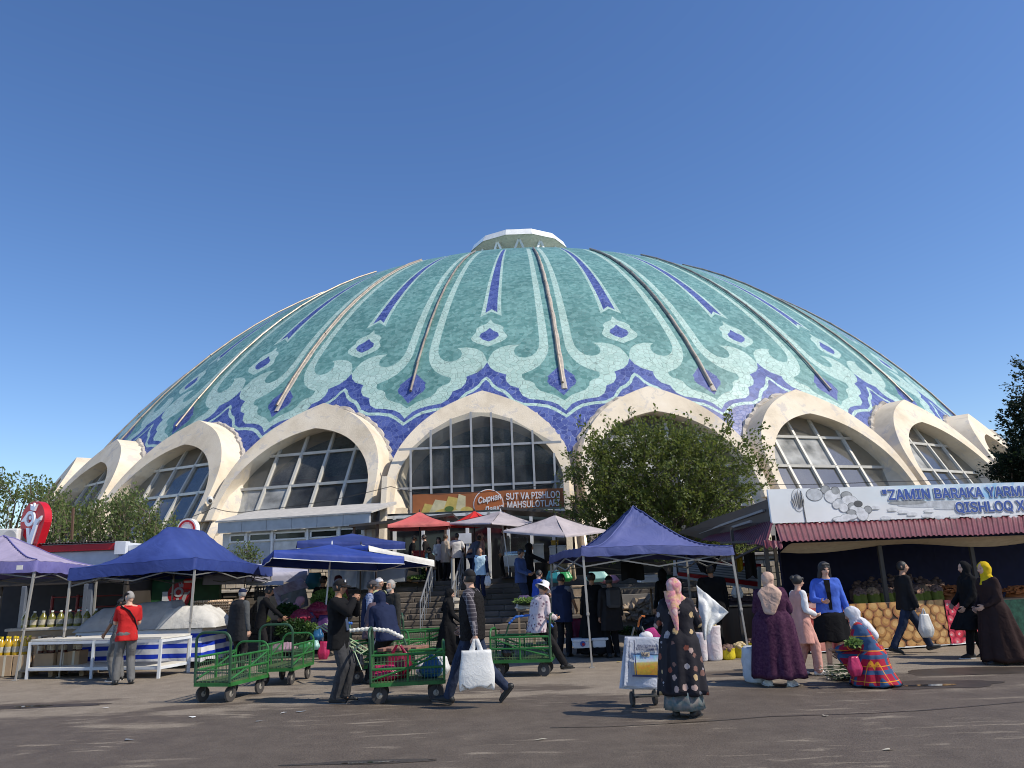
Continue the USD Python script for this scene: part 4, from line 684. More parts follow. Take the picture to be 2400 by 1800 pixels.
# red teardrop sign with the crowned bird mark
SG = thing('teardrop_sign', 'thick red teardrop sign with white crowned bird mark on the kiosk roof', 'sign'); c = V(76, 1222, 20.3); sc = 41 / 1803 * 20.9
a = np.linspace(-.62 * PI, .62 * PI, 40); tear = Polygon([(math.sin(q), math.cos(q) * 1.0 + .05) for q in a] + [(0.02, -1.72)]).buffer(.05); tear = affinity.rotate(tear, 14, origin=(0, 0))
yaw = math.radians(-26); X = np.array([math.cos(yaw), math.sin(yaw), 0]); N = np.array([math.sin(yaw), -math.cos(yaw), 0]); Ms = axes(X * sc, np.array([0, 0, sc]), N * sc, c)
b = MB(); b.prism(tear, .42, Ms @ trimesh.transformations.translation_matrix([0, 0, -.42])); obj('sign_body', b, paint('sign_red', (.50, .01, .02), .35), SG)
rg_ = Point(-.12, .15).buffer(.42).difference(Point(-.12, .15).buffer(.24)); logo = unary_union([rg_, Polygon([(-.5, .35), (-.86, .02), (-.42, .02)]), Polygon([(-.1, .62), (-.16, .95), (.02, .8), (.12, 1.0), (.2, .78), (.38, .9), (.22, .55)]), Polygon([(-.32, -.35), (-.08, -.35), (.06, -.8), (.42, .12), (.62, .1), (.9, .25), (.82, .02), (.62, -.12), (.22, -1.35), (-.02, -1.35)])])
b = MB(); b.prism(logo, .12, Ms); obj('bird_mark', b, paint('sign_white', (.74, .74, .76), .4), SG); b = MB(); b.prism(Point(-.05, .2).buffer(.11), .12, Ms); obj('eye', b, paint('sign_white'), SG) if False else obj('eye', b, MATS['sign_white'], SG)
b = MB(); b.bar(c - [.1, -.2, sc * 1.6], np.array([c[0] - .1, c[1] + .2, zt]), .12); obj('support', b, M_DKMET, SG)
# round white sign with red ring behind the blue tent
RS = thing('round_sign', 'round white sign with scalloped red ring peeping over the blue tent ridge', 'sign'); c = V(437, 1242, 22.5); sc = 26 / 1803 * 22.8; X = np.array([.97, -.24, 0]); N = np.array([-.24, -.97, 0]); Ms = axes(X * sc, np.array([0, 0, sc]), N * sc, c)
b = MB(); b.prism(Point(0, 0).buffer(1, 24), .5, Ms @ trimesh.transformations.translation_matrix([0, 0, -.5])); obj('disc', b, paint('sign_cream', (.72, .70, .66), .45), RS); b = MB(); b.prism(Point(0, 0).buffer(.86, 24).difference(Point(0, 0).buffer(.68, 24)), .03, Ms); obj('red_ring', b, M_KRED, RS)
b = MB(); b.prism(Polygon([((.62 + .05 * math.cos(12 * q)) * math.cos(q), (.62 + .05 * math.cos(12 * q)) * math.sin(q)) for q in np.linspace(0, 2 * PI, 120, endpoint=False)]).difference(Point(0, 0).buffer(.55)), .035, Ms); obj('scalloped_ring', b, mat('pink_print', (.6, .3, .3), .5), RS); b = MB(); b.prism(Polygon([(.05, -.1), (.2, .12), (.3, -.1)]), .035, Ms); obj('mark', b, M_KRED, RS)
b = MB(); b.bar(c - [0, 0, sc], np.array([c[0], c[1] + .1, 0]), .1); obj('post', b, M_DKMET, RS)
rp = MB(); rp.bar(V(168, 1265, 21), V(172, 1190, 21), .05); obj('rusty_pole', rp, M_RUST, label='thin rusty pole standing among the trees above the kiosk roof', cat='pole')
# air conditioner
AC = thing('air_conditioner', 'white air conditioner unit on the kiosk roof at the left edge', 'air conditioner'); p, q = V(-25, 1272, 20.2), V(42, 1238, 20.2); bx('casing', p[0], q[0], 20.2, 20.6, p[2], q[2], paint('ac_white', (.62, .61, .58), .5), AC, b=.03)
cc = V(24, 1258, 20.19); b = MB(); b.lathe([(.17, 0), (.17, .03), (.15, .03), (.02, .02)], cc, 20, np.array([[1, 0, 0], [0, 0, -1], [0, 1, 0]])); obj('fan_grille', b, paint('ac_grille', (.45, .44, .42), .5), AC); bx('window', p[0] + .04, p[0] + .2, 20.185, 20.2, p[2] + .12, q[2] - .08, M_DARKGL, AC, b=.004)
# green printed wall of the next kiosk, with the same bird mark
GW = thing('green_kiosk', 'dark green printed kiosk wall with red bird emblem under the blue tent', 'kiosk'); p, q = V(300, 1480, 21.9), V(515, 1352, 21.9); bx('wall_panel', p[0], q[0], 21.9, 22.1, 0, q[2], M_KGREEN, GW); bx('roof_slab', p[0] - .2, q[0] + .2, 21.7, 24, q[2], q[2] + .12, M_KWHITE, GW)
c = V(422, 1392, 21.88); sc = 26 / 1803 * 22; Ms = axes(np.array([sc, 0, 0]), np.array([0, 0, sc]), np.array([0, -sc, 0]), c); b = MB(); b.prism(affinity.scale(tear, 1, .9), .04, Ms); obj('red_emblem', b, M_KRED, GW); b = MB(); b.prism(logo, .07, Ms); obj('bird_mark', b, paint('pale_print', (.4, .4, .42), .5), GW)
bx('paper_sheet', *sorted((V(378, 1380, 21.8)[0], V(396, 1380, 21.8)[0])), 21.87, 21.89, V(0, 1400, 21.8)[2] - .3, V(0, 1375, 21.8)[2] - .3, MATS['notice_paper'], GW)
rs_ = thing('red_box_sign', 'small bright red box sign under the blue tent beside its front pole', 'sign'); p, q = V(428, 1381, 20.5), V(452, 1356, 20.5); bx('box', p[0], q[0], 20.5, 20.62, p[2], q[2], paint('bright_red', (.6, .015, .02), .4), rs_, b=.03); bx('white_band', p[0] + .03, q[0] - .02, 20.49, 20.5, q[2] - .1, q[2] - .05, M_LET, rs_, b=.003)
# shelves and packets inside the kiosk
M_SHELF = paint('red_shelf', (.20, .03, .03), .5); SH = thing('shelf_rack', 'red shelf rack with packets inside the dark kiosk', 'shelf'); x0, x1 = V(126, 1400, 20.9)[0], V(185, 1400, 20.9)[0]
for pz in (1470, 1432, 1398): z = V(150, pz, 20.9)[2]; bx('shelf', x0, x1, 20.8, 21.2, z - .03, z, M_SHELF, SH)
for x in (x0, x1): bx('upright', x - .03, x + .03, 20.82, 20.9, 0, V(150, 1395, 20.9)[2], M_SHELF, SH)
SH2 = thing('shelf_rack', 'long shelf rack of bottles in the dark kiosk behind the capped man', 'shelf'); xa, xb = V(190, 1400, 21.4)[0], V(300, 1400, 21.4)[0]
for pz in (1420, 1395): z = V(240, pz, 21.4)[2]; bx('shelf', xa, xb, 21.2, 21.6, z - .03, z, M_SHELF, SH2)
def bottle(name, label, cat, m_body, m_cap, m_lab, h, r, group, loc=(0, 0, -50), handle=False):
    t = thing(name, label, cat, loc, group=group); b = MB(); b.lathe([(r * .9, 0), (r, h * .04), (r, h * .52), (r * .92, h * .62), (r * .42, h * .82), (r * .3, h * .86), (r * .3, h * .92)], n=14); obj('body', b, m_body, t, smooth=40)
    b = MB(); b.lathe([(r * .36, h * .9), (r * .36, h), (r * .1, h)], n=10); obj('cap', b, m_cap, t, smooth=40); b = MB(); b.lathe([(r * 1.02, h * .16), (r * 1.02, h * .46)], n=14); obj('paper_label', b, m_lab, t, smooth=40); return t
M_OIL = mat('cooking_oil', (.42, .26, .012), .15, spec=.6, var=.1); M_OIL2 = mat('pale_oil', (.15, .14, .03), .15, spec=.6); M_SYR = mat('dark_red_syrup', (.05, .008, .008), .15, spec=.6); M_YCAP = paint('yellow_cap', (.7, .5, .02), .4); M_WCAP = paint('white_cap', (.7, .7, .68), .4); M_LABW = mat('paper_label', (.36, .33, .26), .6, var=.4, vs=20)
M_CART = mat('brown_cardboard', (.36, .25, .15), .85, var=.12, bump=.1); M_TAPE = paint('tape', (.5, .45, .35), .3)
def carton(label, x0, x1, y0, y1, z0, z1, group=None, tape=True, yaw=0):
    t = thing('cardboard_carton', label, 'carton', ((x0 + x1) / 2, (y0 + y1) / 2, z0), yaw, group=group); w, d, h = x1 - x0, y1 - y0, z1 - z0; b = MB(); b.cbox((0, 0, h / 2), (w, d, h), .008); obj('box', b, M_CART, t)
    if tape: b = MB(); b.cbox((0, 0, h / 2), (.05, d + .004, h + .004), .001); obj('tape', b, M_TAPE, t)
    return t
cl = [carton('plain cardboard carton under the yellow oil bottles at the left edge', -11.5 + i * .34, -11.18 + i * .34, 17.2, 17.6, 0.02, .44, 'cartons under the oil bottles') for i in range(3)]
ob = None; gl = 'yellow oil bottles on the cartons'
for i in range(6):
    for j in range(2):
        p = (-11.5 + i * .165, 17.3 + j * .17, .44)
        if ob is None: ob = bottle('oil_bottle', 'yellow cooking oil bottle standing on cartons at the left edge', 'bottle', M_OIL, M_YCAP, M_LABW, .38, .075, gl, p)
        else: dup(ob, p, i)
ob2 = None
for i in range(9):
    p = (-11.3 + i * .2, 18.25, .95)
    if ob2 is None: ob2 = bottle('oil_jug', 'pale oil jug in the shaded back row at the left', 'bottle', M_OIL2, M_WCAP, M_LABW, .36, .08, 'pale oil jugs in the back row', p)
    else: dup(ob2, p, i)
bt = thing('back_counter', 'dark counter under the lilac tent carrying the pale oil jugs', 'counter'); bx('counter_top', -11.6, -9.6, 18.0, 18.5, .89, .95, M_CEMENT, bt); bx('counter_front', -11.55, -9.65, 18.05, 18.1, 0, .89, M_CART, bt)
carton('tall cardboard carton beside the left pole of the lilac tent', -10.46, -10.28, 17.3, 17.6, .14, .80); carton('cardboard carton with red script under the white table', -10.22, -9.82, 16.95, 17.3, .14, .47, tape=False)
tx = meshkit.text_mesh('Южанка', .055, .003, True); tx.apply_transform(axes(np.array([1, 0, .06]), [0, 0, 1], [0, -1, 0], (-10.18, 16.945, .27))); obj('red_script', tx, mat('red_ink', (.35, .03, .02), .6), stage.GetPrimAtPath('/World/cardboard_carton_004'))
carton('narrow cardboard carton beside the striped cloth under the white table', -9.52, -9.28, 16.95, 17.3, .14, .5); carton('second cardboard carton behind the one with red script', -9.80, -9.56, 17.05, 17.4, .14, .48)
sb_ = None
for i in range(7):
    p = (-10.16 + i * .125 + (.06 if i > 4 else 0), 17.05 + .1 * (i % 2), .475)
    if sb_ is None: sb_ = bottle('syrup_bottle', 'dark red syrup bottle with cream label on a carton under the table', 'bottle', M_SYR, M_BLK, M_LABW, .33, .055, 'dark syrup bottles on cartons', p)
    else: dup(sb_, p, i)
pl = thing('wooden_pallet', 'low wooden pallet under the cartons behind the white table', 'pallet'); M_WOOD = mat('raw_wood', (.34, .25, .16), .85, var=.25, vs=8, bump=.2)
for i in range(5): bx('board', -10.6, -9.1, 16.95 + i * .13, 17.05 + i * .13, .11, .135, M_WOOD, pl)
for x in (-10.5, -9.85, -9.2): bx('block', x - .05, x + .05, 16.95, 17.55, .0, .11, M_WOOD, pl)
# white table
T = thing('market_table', 'long white metal table with a low shelf beside the man in red', 'table'); p1, p2, p3 = G(62, 1592), G(371, 1590), G(441, 1576); p4 = p1 + (p3 - p2); M_TW = paint('white_table_paint', (.62, .64, .66), .45); M_TOP = mat('worn_white_board', (.60, .57, .50), .6, var=.15)
def quadslab(name, P, z0, z1, m, parent): b = MB(); P = [np.array([q[0], q[1], 0]) for q in P]; b.loft([np.array([q + [0, 0, z] for q in P]) for z in (z0, z1)]); return obj(name, b, m, parent)
quadslab('table_top', (p1, p2, p3, p4), .735, .775, M_TOP, T); quadslab('low_shelf', (p1, p2, p3, p4), .20, .225, M_TOP, T)
for z in (.70, .19):
    for a_, b2 in ((p1, p2), (p2, p3), (p3, p4), (p4, p1)): b = MB(); b.bar(a_ + [0, 0, z], b2 + [0, 0, z], .04, .05); obj('rail', b, M_TW, T)
for q in (p1, p1 + (p2 - p1) * .5, p2, p3, p4): b = MB(); b.bar(q, q + [0, 0, .73], .05); obj('leg', b, M_TW, T)
# striped cloth counter
def striped(name, z0, period, ca, cb):
    n = {'g': ('geometry', {}), 's': ('separate_xyz', {}), 'a': ('math', {'math_type': 'subtract', 'value2': z0}), 'd': ('math', {'math_type': 'divide', 'value2': period}), 'f': ('math', {'math_type': 'fraction'}), 'lt': ('math', {'math_type': 'less_than', 'value2': .45}), 'm': ('mix', {'color1': cb, 'color2': ca}),
         'w': ('noise_texture', {'scale': 3.5, 'detail': 4.0, 'distortion': 1.0}), 'b': ('bump', {'strength': .6, 'distance': .03}), 'p': ('principled_bsdf', {'roughness': .6, 'specular_ior_level': .3})}
    return usdkit.material(stage, '/World/Looks/' + name, n, [('g.position', 's.vector'), ('s.z', 'a.value1'), ('a.value', 'd.value1'), ('d.value', 'f.value1'), ('f.value', 'lt.value1'), ('lt.value', 'm.fac'), ('m.color', 'p.base_color'), ('g.position', 'w.vector'), ('w.fac', 'b.height'), ('b.normal', 'p.normal')], surface='p.BSDF')
M_STR = striped('blue_white_stripes', .02, .205, (.012, .04, .42), (.62, .63, .66))
CT = thing('striped_counter', 'market counter draped in blue and white striped cloth', 'counter'); c0, c1, c2 = V(172, 1540, 17.65), V(470, 1540, 17.65), V(548, 1540, 19.6); zt_ = .83; M_LINEN = cloth('off_white_linen', (.50, .48, .44), .85, wrinkle=.8, ws=5, var=.12)
for a_, b2, zz in ((c0, c1, (.12, .83)), (c1, c2, (.12, .83))):
    s = np.linspace(0, 1, 40); h = np.linspace(0, 1, 10); nn = unit(np.cross(b2 - a_, [0, 0, 1])); S = np.array([[a_ * [1, 1, 0] + (b2 - a_) * [1, 1, 0] * u + np.array([0, 0, zz[0] + (zz[1] - zz[0]) * v + .03 * math.sin(u * 9) * (1 - v)]) + nn * (.03 * (1 - v) * math.sin(u * 23) + .05 * fbm1(u * 6, v * 2, 1, 3)) for u in s] for v in h]); obj('striped_cloth', solid_sheet(S, .006), M_STR, CT, smooth=True)
quadslab('counter_top', (c0 + [0, .03, 0], c1 + [0, .03, 0], c2 + [0, .03, 0], (c0[0] + .3, 19.6, 0)), .78, .83, M_TOP, CT)
# tarpaulin over a heap
def tarp(name, label, P0, nx, ny, hf, m, th=.012, cat='tarpaulin'):
    x0, x1, y0, y1 = P0; u, v = np.meshgrid(np.linspace(0, 1, nx), np.linspace(0, 1, ny)); S = np.stack([x0 + (x1 - x0) * u, y0 + (y1 - y0) * v, hf(u, v)], -1); return obj(name, solid_sheet(S, th), m, label=label, cat=cat, smooth=True)
ex = lambda u, a, b: np.clip(np.minimum((u) / a, (1 - u) / b), 0, 1) ** .5
tarp('tarpaulin', 'grey linen sheet thrown over the goods on the striped counter', (c0[0] - .05, c1[0] - .75, 17.6, 19.0), 50, 30, lambda u, v: .84 + .52 * ex(u, .22, .05) * ex(v, .22, .3) * (.86 + .3 * u + .16 * fbm1(u * 4, v * 3, 1.5, 5)), cloth('grey_sheet', (.33, .325, .32), .85, wrinkle=.8, ws=4))
tarp('tarpaulin', 'crumpled off-white linen sheet at the right end of the striped counter', (c1[0] - 1.0, c1[0] + .32, 17.55, 18.9), 46, 34, lambda u, v: .845 + .50 * ex(u, .12, .3) * ex(v, .18, .3) * (.85 + .35 * fbm1(u * 4, v * 4, 1.6, 8) + .12 * np.abs(fbm1(u * 9, v * 7, 1, 6))), M_LINEN)
# egg trays in stacks
M_TRAY = mat('grey_brown_pulp', (.36, .28, .20), .95, bump=.3, bs=60); M_EGG = mat('brown_egg', (.60, .43, .29), .5, var=.15)
def egg_tray(loc, label, group):
    t = thing('egg_tray', label, 'egg tray', loc, group=group); b = MB(); s = np.linspace(-.15, .15, 13); S = np.array([[[x, y, .022 + .014 * (math.cos((x + .15) / .05 * 2 * PI) + math.cos((y + .15) / .05 * 2 * PI)) / 2] for x in s] for y in s]); obj('tray', solid_sheet(S, .004), M_TRAY, t)
    for i in range(6):
        for j in range(5): 
            if 0 < j < 4 and 0 < i < 5 and (i + j) % 2: continue
            b.ell((-.125 + i * .05, -.1 + j * .05, .042), (.02, .02, .027), sub=1)
    obj('eggs', b, M_EGG, t, smooth=True, kind='stuff'); return t
et = None; rr = random.Random(3)
for si, (px, n_) in enumerate([(468, 9), (497, 9), (526, 9), (552, 8), (480, 9), (510, 9)]):
    y = 19.0 if si < 4 else 19.35; x = V(px, 1440, y)[0]
    for k in range(n_):
        p = (x + rr.uniform(-.008, .008), y + rr.uniform(-.008, .008), .832 + k * .062); w_ = ('leftmost front', 'second front', 'third front', 'rightmost front', 'left rear', 'right rear')[si]; g_ = f'egg trays of the {w_} stack'; lb = f'tray of brown eggs in the {w_} stack beside the crumpled linen sheet' if k < n_ - 1 else f'topmost tray of eggs on the {w_} stack beside the linen sheet'
        if et is None: et = egg_tray(p, lb, g_)
        else: dup(et, p, rr.uniform(-.05, .05), lb, g_)
# ---------------------------------------------------------------- right: the big vegetable stall
STALL = thing('vegetable_stall', 'open vegetable stall with maroon corrugated roof along the right side', 'stall'); M_MAR = paint('maroon_sheet', (0.14, 0.034, 0.046), 0.42, var=.2); M_NAVY = mat('navy_tarpaulin', (0.006, 0.009, 0.045), .8, wrinkle=.6, ws=3); M_BEIGE = cloth('beige_sheet', (.42, .36, .27), .85)
XR = 3050
def corr(name, t0, t1, b0, b1, n, m, parent, h=.022):
    """Corrugated sheet between a top edge and a bottom edge: trapezoid ribs running down the slope."""
    t0, t1, b0, b1 = (np.array(q, float) for q in (t0, t1, b0, b1)); u = np.linspace(0, 1, n * 4 + 1); N = unit(np.cross(t1 - t0, b0 - t0)); N = N if N[2] > 0 else -N; prof = np.array([0, 0, 1, 1])[np.arange(n * 4 + 1) % 4] * h
    S = np.array([[(t0 + (t1 - t0) * a) * (1 - s) + (b0 + (b1 - b0) * a) * s + N * p + np.array([0, 0, -.03 * s * s * math.sin(a * 40) * .3]) for a, p in zip(u, prof)] for s in np.linspace(0, 1, 5)]); return obj(name, solid_sheet(S, .004), m, parent)
ft0, ft1, fb0, fb1 = V(1816, 1229, 16.25), V(XR, 1186, 17.9), V(1829, 1270, 15.35), V(XR, 1228, 16.9)
corr('front_roof_sheet', ft0, ft1, fb0, fb1, 104, M_MAR, STALL)
lt0, lt1, lb0, lb1 = V(1812, 1222, 16.2), V(1700, 1238, 20.6), V(1797, 1279, 15.5), V(1643, 1266, 20.6)
corr('side_roof_sheet', lt0, lt1, lb0, lb1, 34, M_MAR, STALL)
s = np.linspace(0, 1, 12); bent = np.array([[V(1790 + 42 * a, 1266 + 2 * a, 15.4) + np.array([0, .02 * math.sin(a * 20), 0]) - np.array([0, .05 * b, (.14 + .03 * math.sin(a * 17)) * b]) for a in s] for b in np.linspace(0, 1, 4)]); obj('bent_corner_sheet', solid_sheet(bent, .004), M_MAR, STALL)
dk = MB(); P = [V(1800, 1170, 16.5), V(1590, 1246, 22.5), V(1660, 1262, 21.0), V(1812, 1224, 16.4)]; dk.loft([np.array(P), np.array([q + [0.02, .05, -.05] for q in P])]); obj('dark_roof_side', dk, M_DKMET, STALL)
for (a, b2) in (((1790, 1196), (1640, 1249)), ((1760, 1222), (1680, 1247))): q = MB(); q.bar(V(*a, 16.7), V(*b2, 21.2), .05); obj('roof_batten', q, paint('grey_batten', (.22, .21, .2), .6), STALL)
mr = MB(); A = [V(1800, 1172, 16.55), V(XR, 1110, 18.2), V(XR, 1110, 18.2) + [0, 6, .5], V(1640, 1225, 22.5)]; mr.loft([np.array(A), np.array([q - [0, 0, .06] for q in A])]); obj('main_roof', mr, M_DKMET, STALL)
sh = np.array([[fb0 + (fb1 - fb0) * a + np.array([0, .06, -.03]) + np.array([.02, .75, -.03 - .10 * math.sin(b * PI / 2) - .06 * math.sin(a * 19) * b]) * [1, b, b * 1.0] for a in np.linspace(0.02, 1, 60)] for b in np.linspace(0, 1, 5)]); obj('lining_sheet', solid_sheet(sh, .006), M_BEIGE, STALL, smooth=True)
b = MB(); p, q = V(1852, 1520, 20.2), V(XR, 1490, 20.8); zt_ = 2.75; Pn = [np.array([p[0], p[1], 0]), np.array([q[0], q[1], 0])]; b.loft([np.array([Pn[0], Pn[1], Pn[1] + [0, .05, 0], Pn[0] + [0, .05, 0]]) + [0, 0, z] for z in (0, zt_)]); obj('back_wall', b, M_NAVY, STALL)
b = MB(); p2 = V(1870, 1420, 17.4); b.loft([np.array([[p2[0], 18.3, z], [Pn[0][0], 20.2, z], [Pn[0][0] + .04, 20.2, z], [p2[0] + .04, 18.3, z]]) for z in (0, 2.6)]); obj('side_wall', b, M_NAVY, STALL)
for px, y, zt_ in ((1808, 16.0, 2.2), (2078, 16.4, 2.25), (2296, 16.8, 2.3), (2520, 17.2, 2.3)): x = V(px, 1400, y)[0]; b = MB(); b.bar((x, y, 0), (x, y, zt_), .075); obj('post', b, M_DKMET, STALL)
for px, py, y in ((1731, 1262, 17.6), (1829, 1282, 17.0)): x = V(px, 1400, y)[0]; b = MB(); b.bar((x, y, 0), (x, y, V(px, py, y)[2] + .25), .06); obj('post', b, M_DKMET, STALL)
b = MB(); b.bar(V(1705, 1318, 17.8), V(1790, 1276, 16.2), .045); obj('strut', b, M_DKMET, STALL); b = MB(); b.bar(V(1690, 1272, 17.8), V(1800, 1268, 16.0), .045); obj('strut', b, M_DKMET, STALL)
# banner
BP0, BP1 = V(1799, 1147, 16.2), V(2400, 1130, 16.95); BQ0 = V(1817, 1226, 16.1); ex_ = unit((BP1 - BP0) * [1, 1, 0]); L_ = np.linalg.norm((BP1 - BP0) * [1, 1, 0]) * 1.62; slope = (BP1[2] - BP0[2]) / np.linalg.norm((BP1 - BP0)[:2]); ex3 = unit(ex_ + [0, 0, slope]); ez3 = unit(np.array([0, .03, 1])); en3 = unit(np.cross(ex3, ez3)); ez3 = np.cross(en3, ex3); Hb = BP0[2] - BQ0[2]
MBn = axes(ex3, ez3, en3, BP0 - ez3 * Hb); BAN = thing('stall_banner', 'long white and sky blue printed banner with blue lettering above the maroon roof', 'banner', m=MBn)
def banner_mat():
    n = {'tc': ('texture_coordinate', {}), 's': ('separate_xyz', {}), 'rx': ('rgb_ramp', {'ramp': [(0.0, (.72, .74, .75)), (.26, (.70, .74, .76)), (.42, (.42, .62, .74)), (.6, (.22, .47, .72)), (1, (.16, .40, .70))]}), 'dx': ('math', {'math_type': 'divide', 'value2': 8.5}), 'ry': ('rgb_ramp', {'ramp': [(.38, (1, 1, 1)), (.60, (0, 0, 0))]}), 'dy': ('math', {'math_type': 'divide', 'value2': Hb}),
         'n': ('noise_texture', {'scale': 2.2, 'detail': 6.0, 'distortion': .8}), 'nr': ('rgb_ramp', {'ramp': [(.42, (0, 0, 0)), (.62, (1, 1, 1))]}), 'm': ('mix', {'color2': (.74, .75, .75)}), 'm2': ('mix', {'color2': (.72, .75, .76)}), 'k': ('math', {'math_type': 'multiply', 'value2': .7}), 'p': ('principled_bsdf', {'roughness': .45}),
         'd': ('noise_texture', {'scale': 1.1, 'detail': 7.0}), 'dr': ('rgb_ramp', {'ramp': [(.3, (.86, .85, .83)), (.6, (1, 1, 1))]}), 'mm': ('mix', {'mix_type': 'multiply', 'fac': 1.0})}
    l = [('tc.object', 's.vector'), ('s.x', 'dx.value1'), ('dx.value', 'rx.fac'), ('s.y', 'dy.value1'), ('dy.value', 'ry.fac'), ('tc.object', 'n.vector'), ('n.fac', 'nr.fac'), ('nr.color', 'k.value1'), ('k.value', 'm2.fac'), ('rx.color', 'm2.color1'), ('m2.color', 'm.color1'), ('ry.color', 'm.fac'), ('tc.object', 'd.vector'), ('d.fac', 'dr.fac'), ('m.color', 'mm.color1'), ('dr.color', 'mm.color2'), ('mm.color', 'p.base_color')]
    return usdkit.material(stage, '/World/Looks/banner_print', n, l, surface='p.BSDF')
b = MB(); b.box((L_ / 2, Hb / 2, -.03), (L_, Hb, .06)); obj('board', b, banner_mat(), BAN)
U = 603.0 / (L_ / 1.62)                      # photo pixels per metre along the banner
def bpos(px, py): return ((px - 1799 - (py - 1147) * .2) / U, Hb - (py - (1147 - (px - 1799) * 17 / 601)) / U)
GR = [mat(f'grey_print_{i}', c, .5, var=.25, vs=8) for i, c in enumerate([(.30, .31, .31), (.62, .63, .64), (.10, .10, .10), (.46, .48, .5)])]
def bp(px, py, rx, rz, m, lift, name='food_print', rot=0):
    x, y = bpos(px, py); p = affinity.rotate(Polygon([(rx / U * math.cos(q), rz / U * math.sin(q)) for q in np.linspace(0, 2 * PI, 24, endpoint=False)]), rot, origin=(0, 0)); b = MB(); b.prism(p, .003); m_ = b.mesh(); m_.apply_translation([x, y, lift]); obj(name, m_, m, BAN)
k = 0
for px, py, rx, rz, i, rot in [(1868, 1170, 13, 24, 1, 0), (1905, 1158, 18, 13, 3, 20), (1930, 1148, 10, 9, 0, 0), (1946, 1162, 18, 14, 1, 0), (1952, 1150, 9, 8, 0, 0), (1978, 1160, 12, 8, 0, 0), (1985, 1172, 18, 12, 1, 0), (1962, 1175, 10, 8, 3, 0), (1955, 1180, 8, 8, 1, 0), (1972, 1186, 10, 9, 1, 0), (1992, 1184, 10, 8, 0, 0), (2000, 1190, 14, 9, 1, 30), (2015, 1200, 13, 13, 1, 0), (2028, 1190, 8, 7, 0, 0), (1985, 1205, 18, 6, 1, -35), (1990, 1196, 10, 5, 0, -20), (1968, 1210, 20, 5, 1, -30), (2005, 1178, 9, 6, 2, 10)]:
    bp(px, py, rx + 1.2, rz + 1.2, GR[0] if i == 1 else GR[2], .002 + k * .0006); bp(px, py, rx, rz, GR[i], .0035 + k * .0006); k += 1
for i in range(7): bp(1858 + i * 3.6, 1168 + abs(i - 3) * 2.5, 1.0, 21 - abs(i - 3) * 4, GR[2], .02, 'melon_stripe', rot=(i - 3) * -5)
for i, (px, py) in enumerate([(2045, 1186), (2085, 1190), (2110, 1195), (2130, 1200), (2170, 1193), (2165, 1203), (2195, 1207), (2070, 1208), (2230, 1205), (2280, 1207), (2330, 1203), (2370, 1207)]): bp(px, py, 13, 4.5, GR[1], .003); bp(px - 2, py + 4, 11, 1.3, GR[0], .006, 'cotton_outline')
bp(2190, 1178, 95, 7, GR[3], .002); bp(2120, 1175, 45, 5, GR[0], .003); bp(2250, 1186, 70, 4, GR[3], .004)
q = MB(); a_ = bpos(1873, 1150); c_ = bpos(1890, 1222); q.bar((a_[0], a_[1], .01), (c_[0], c_[1], .01), .02, .006); obj('torn_seam', q, GR[2], BAN)
M_BLUEL = paint('blue_lettering', (.04, .085, .32), .45); M_SHAD = paint('grey_letter_shadow', (.25, .28, .33), .5)
for txt, px, py, h, wpx in (('"ZAMIN BARAKA YARMARKASI"', 2060, 1170, 22, 452), ("QISHLOQ XO'JALIGI", 2231, 1197, 22, 300)):
    x, y = bpos(px, py)
    for dx, dy, li, m, nm, bold in ((.026, -.018, .006, M_SHAD, 'letter_shadow', True), (0, 0, .012, M_LET, 'letter_outline', True), (.006, .004, .018, M_BLUEL, 'lettering', False)):
        t = meshkit.text_mesh(txt, h / U, .005, bold); 
        if nm == 'lettering': t = meshkit.text_mesh(txt, h / U * .98, .005, True); t.apply_scale([1, 1, 1])
        t.apply_scale([wpx / U / t.extents[0], 1, 1]); t.apply_translation([x + dx, y + dy, li])
        if nm == 'letter_outline':
            for ox, oy in ((-.009, 0), (.009, 0), (0, .009), (0, -.009)): u_ = t.copy(); u_.apply_translation([ox, oy, ox * .1]); obj('letter_outline', u_, m, BAN)
        else: obj(nm, t, m, BAN)
# printed front boards with potatoes and tomatoes
def produce_print(name, scale, stops, hue=.2):
    n = {'tc': ('texture_coordinate', {}), 'mp': ('mapping', {'scale': (1.0, .8, .01)}), 'w': ('noise_texture', {'scale': 2.0}), 'v': ('voronoi_texture', {'feature': 'f1', 'dimensions': '2D', 'scale': scale, 'randomness': .9}), 'r': ('rgb_ramp', {'ramp': stops}), 'sp': ('separate_color', {}), 'mr': ('map_range', {'to_min': 1 - hue, 'to_max': 1 + hue}), 'h': ('hsv', {}), 'p': ('principled_bsdf', {'roughness': .4})}
    return usdkit.material(stage, '/World/Looks/' + name, n, [('tc.object', 'mp.vector'), ('mp.vector', 'v.vector'), ('v.distance', 'r.fac'), ('v.color', 'sp.color'), ('sp.r', 'mr.value'), ('mr.result', 'h.value'), ('r.color', 'h.color'), ('h.color', 'p.base_color')], surface='p.BSDF')
M_POTP = produce_print('potato_print', 4.6, [(0, (.10, .045, .018)), (.64, (.04, .02, .012))]); M_TOMP = produce_print('tomato_print', 6.5, [(0, (.16, .006, .015)), (.62, (.05, .006, .006))]); M_PINKP = produce_print('big_tomato_print', 2.6, [(0, (.22, .02, .015)), (.6, (.12, .012, .012))])
BOARDS = []
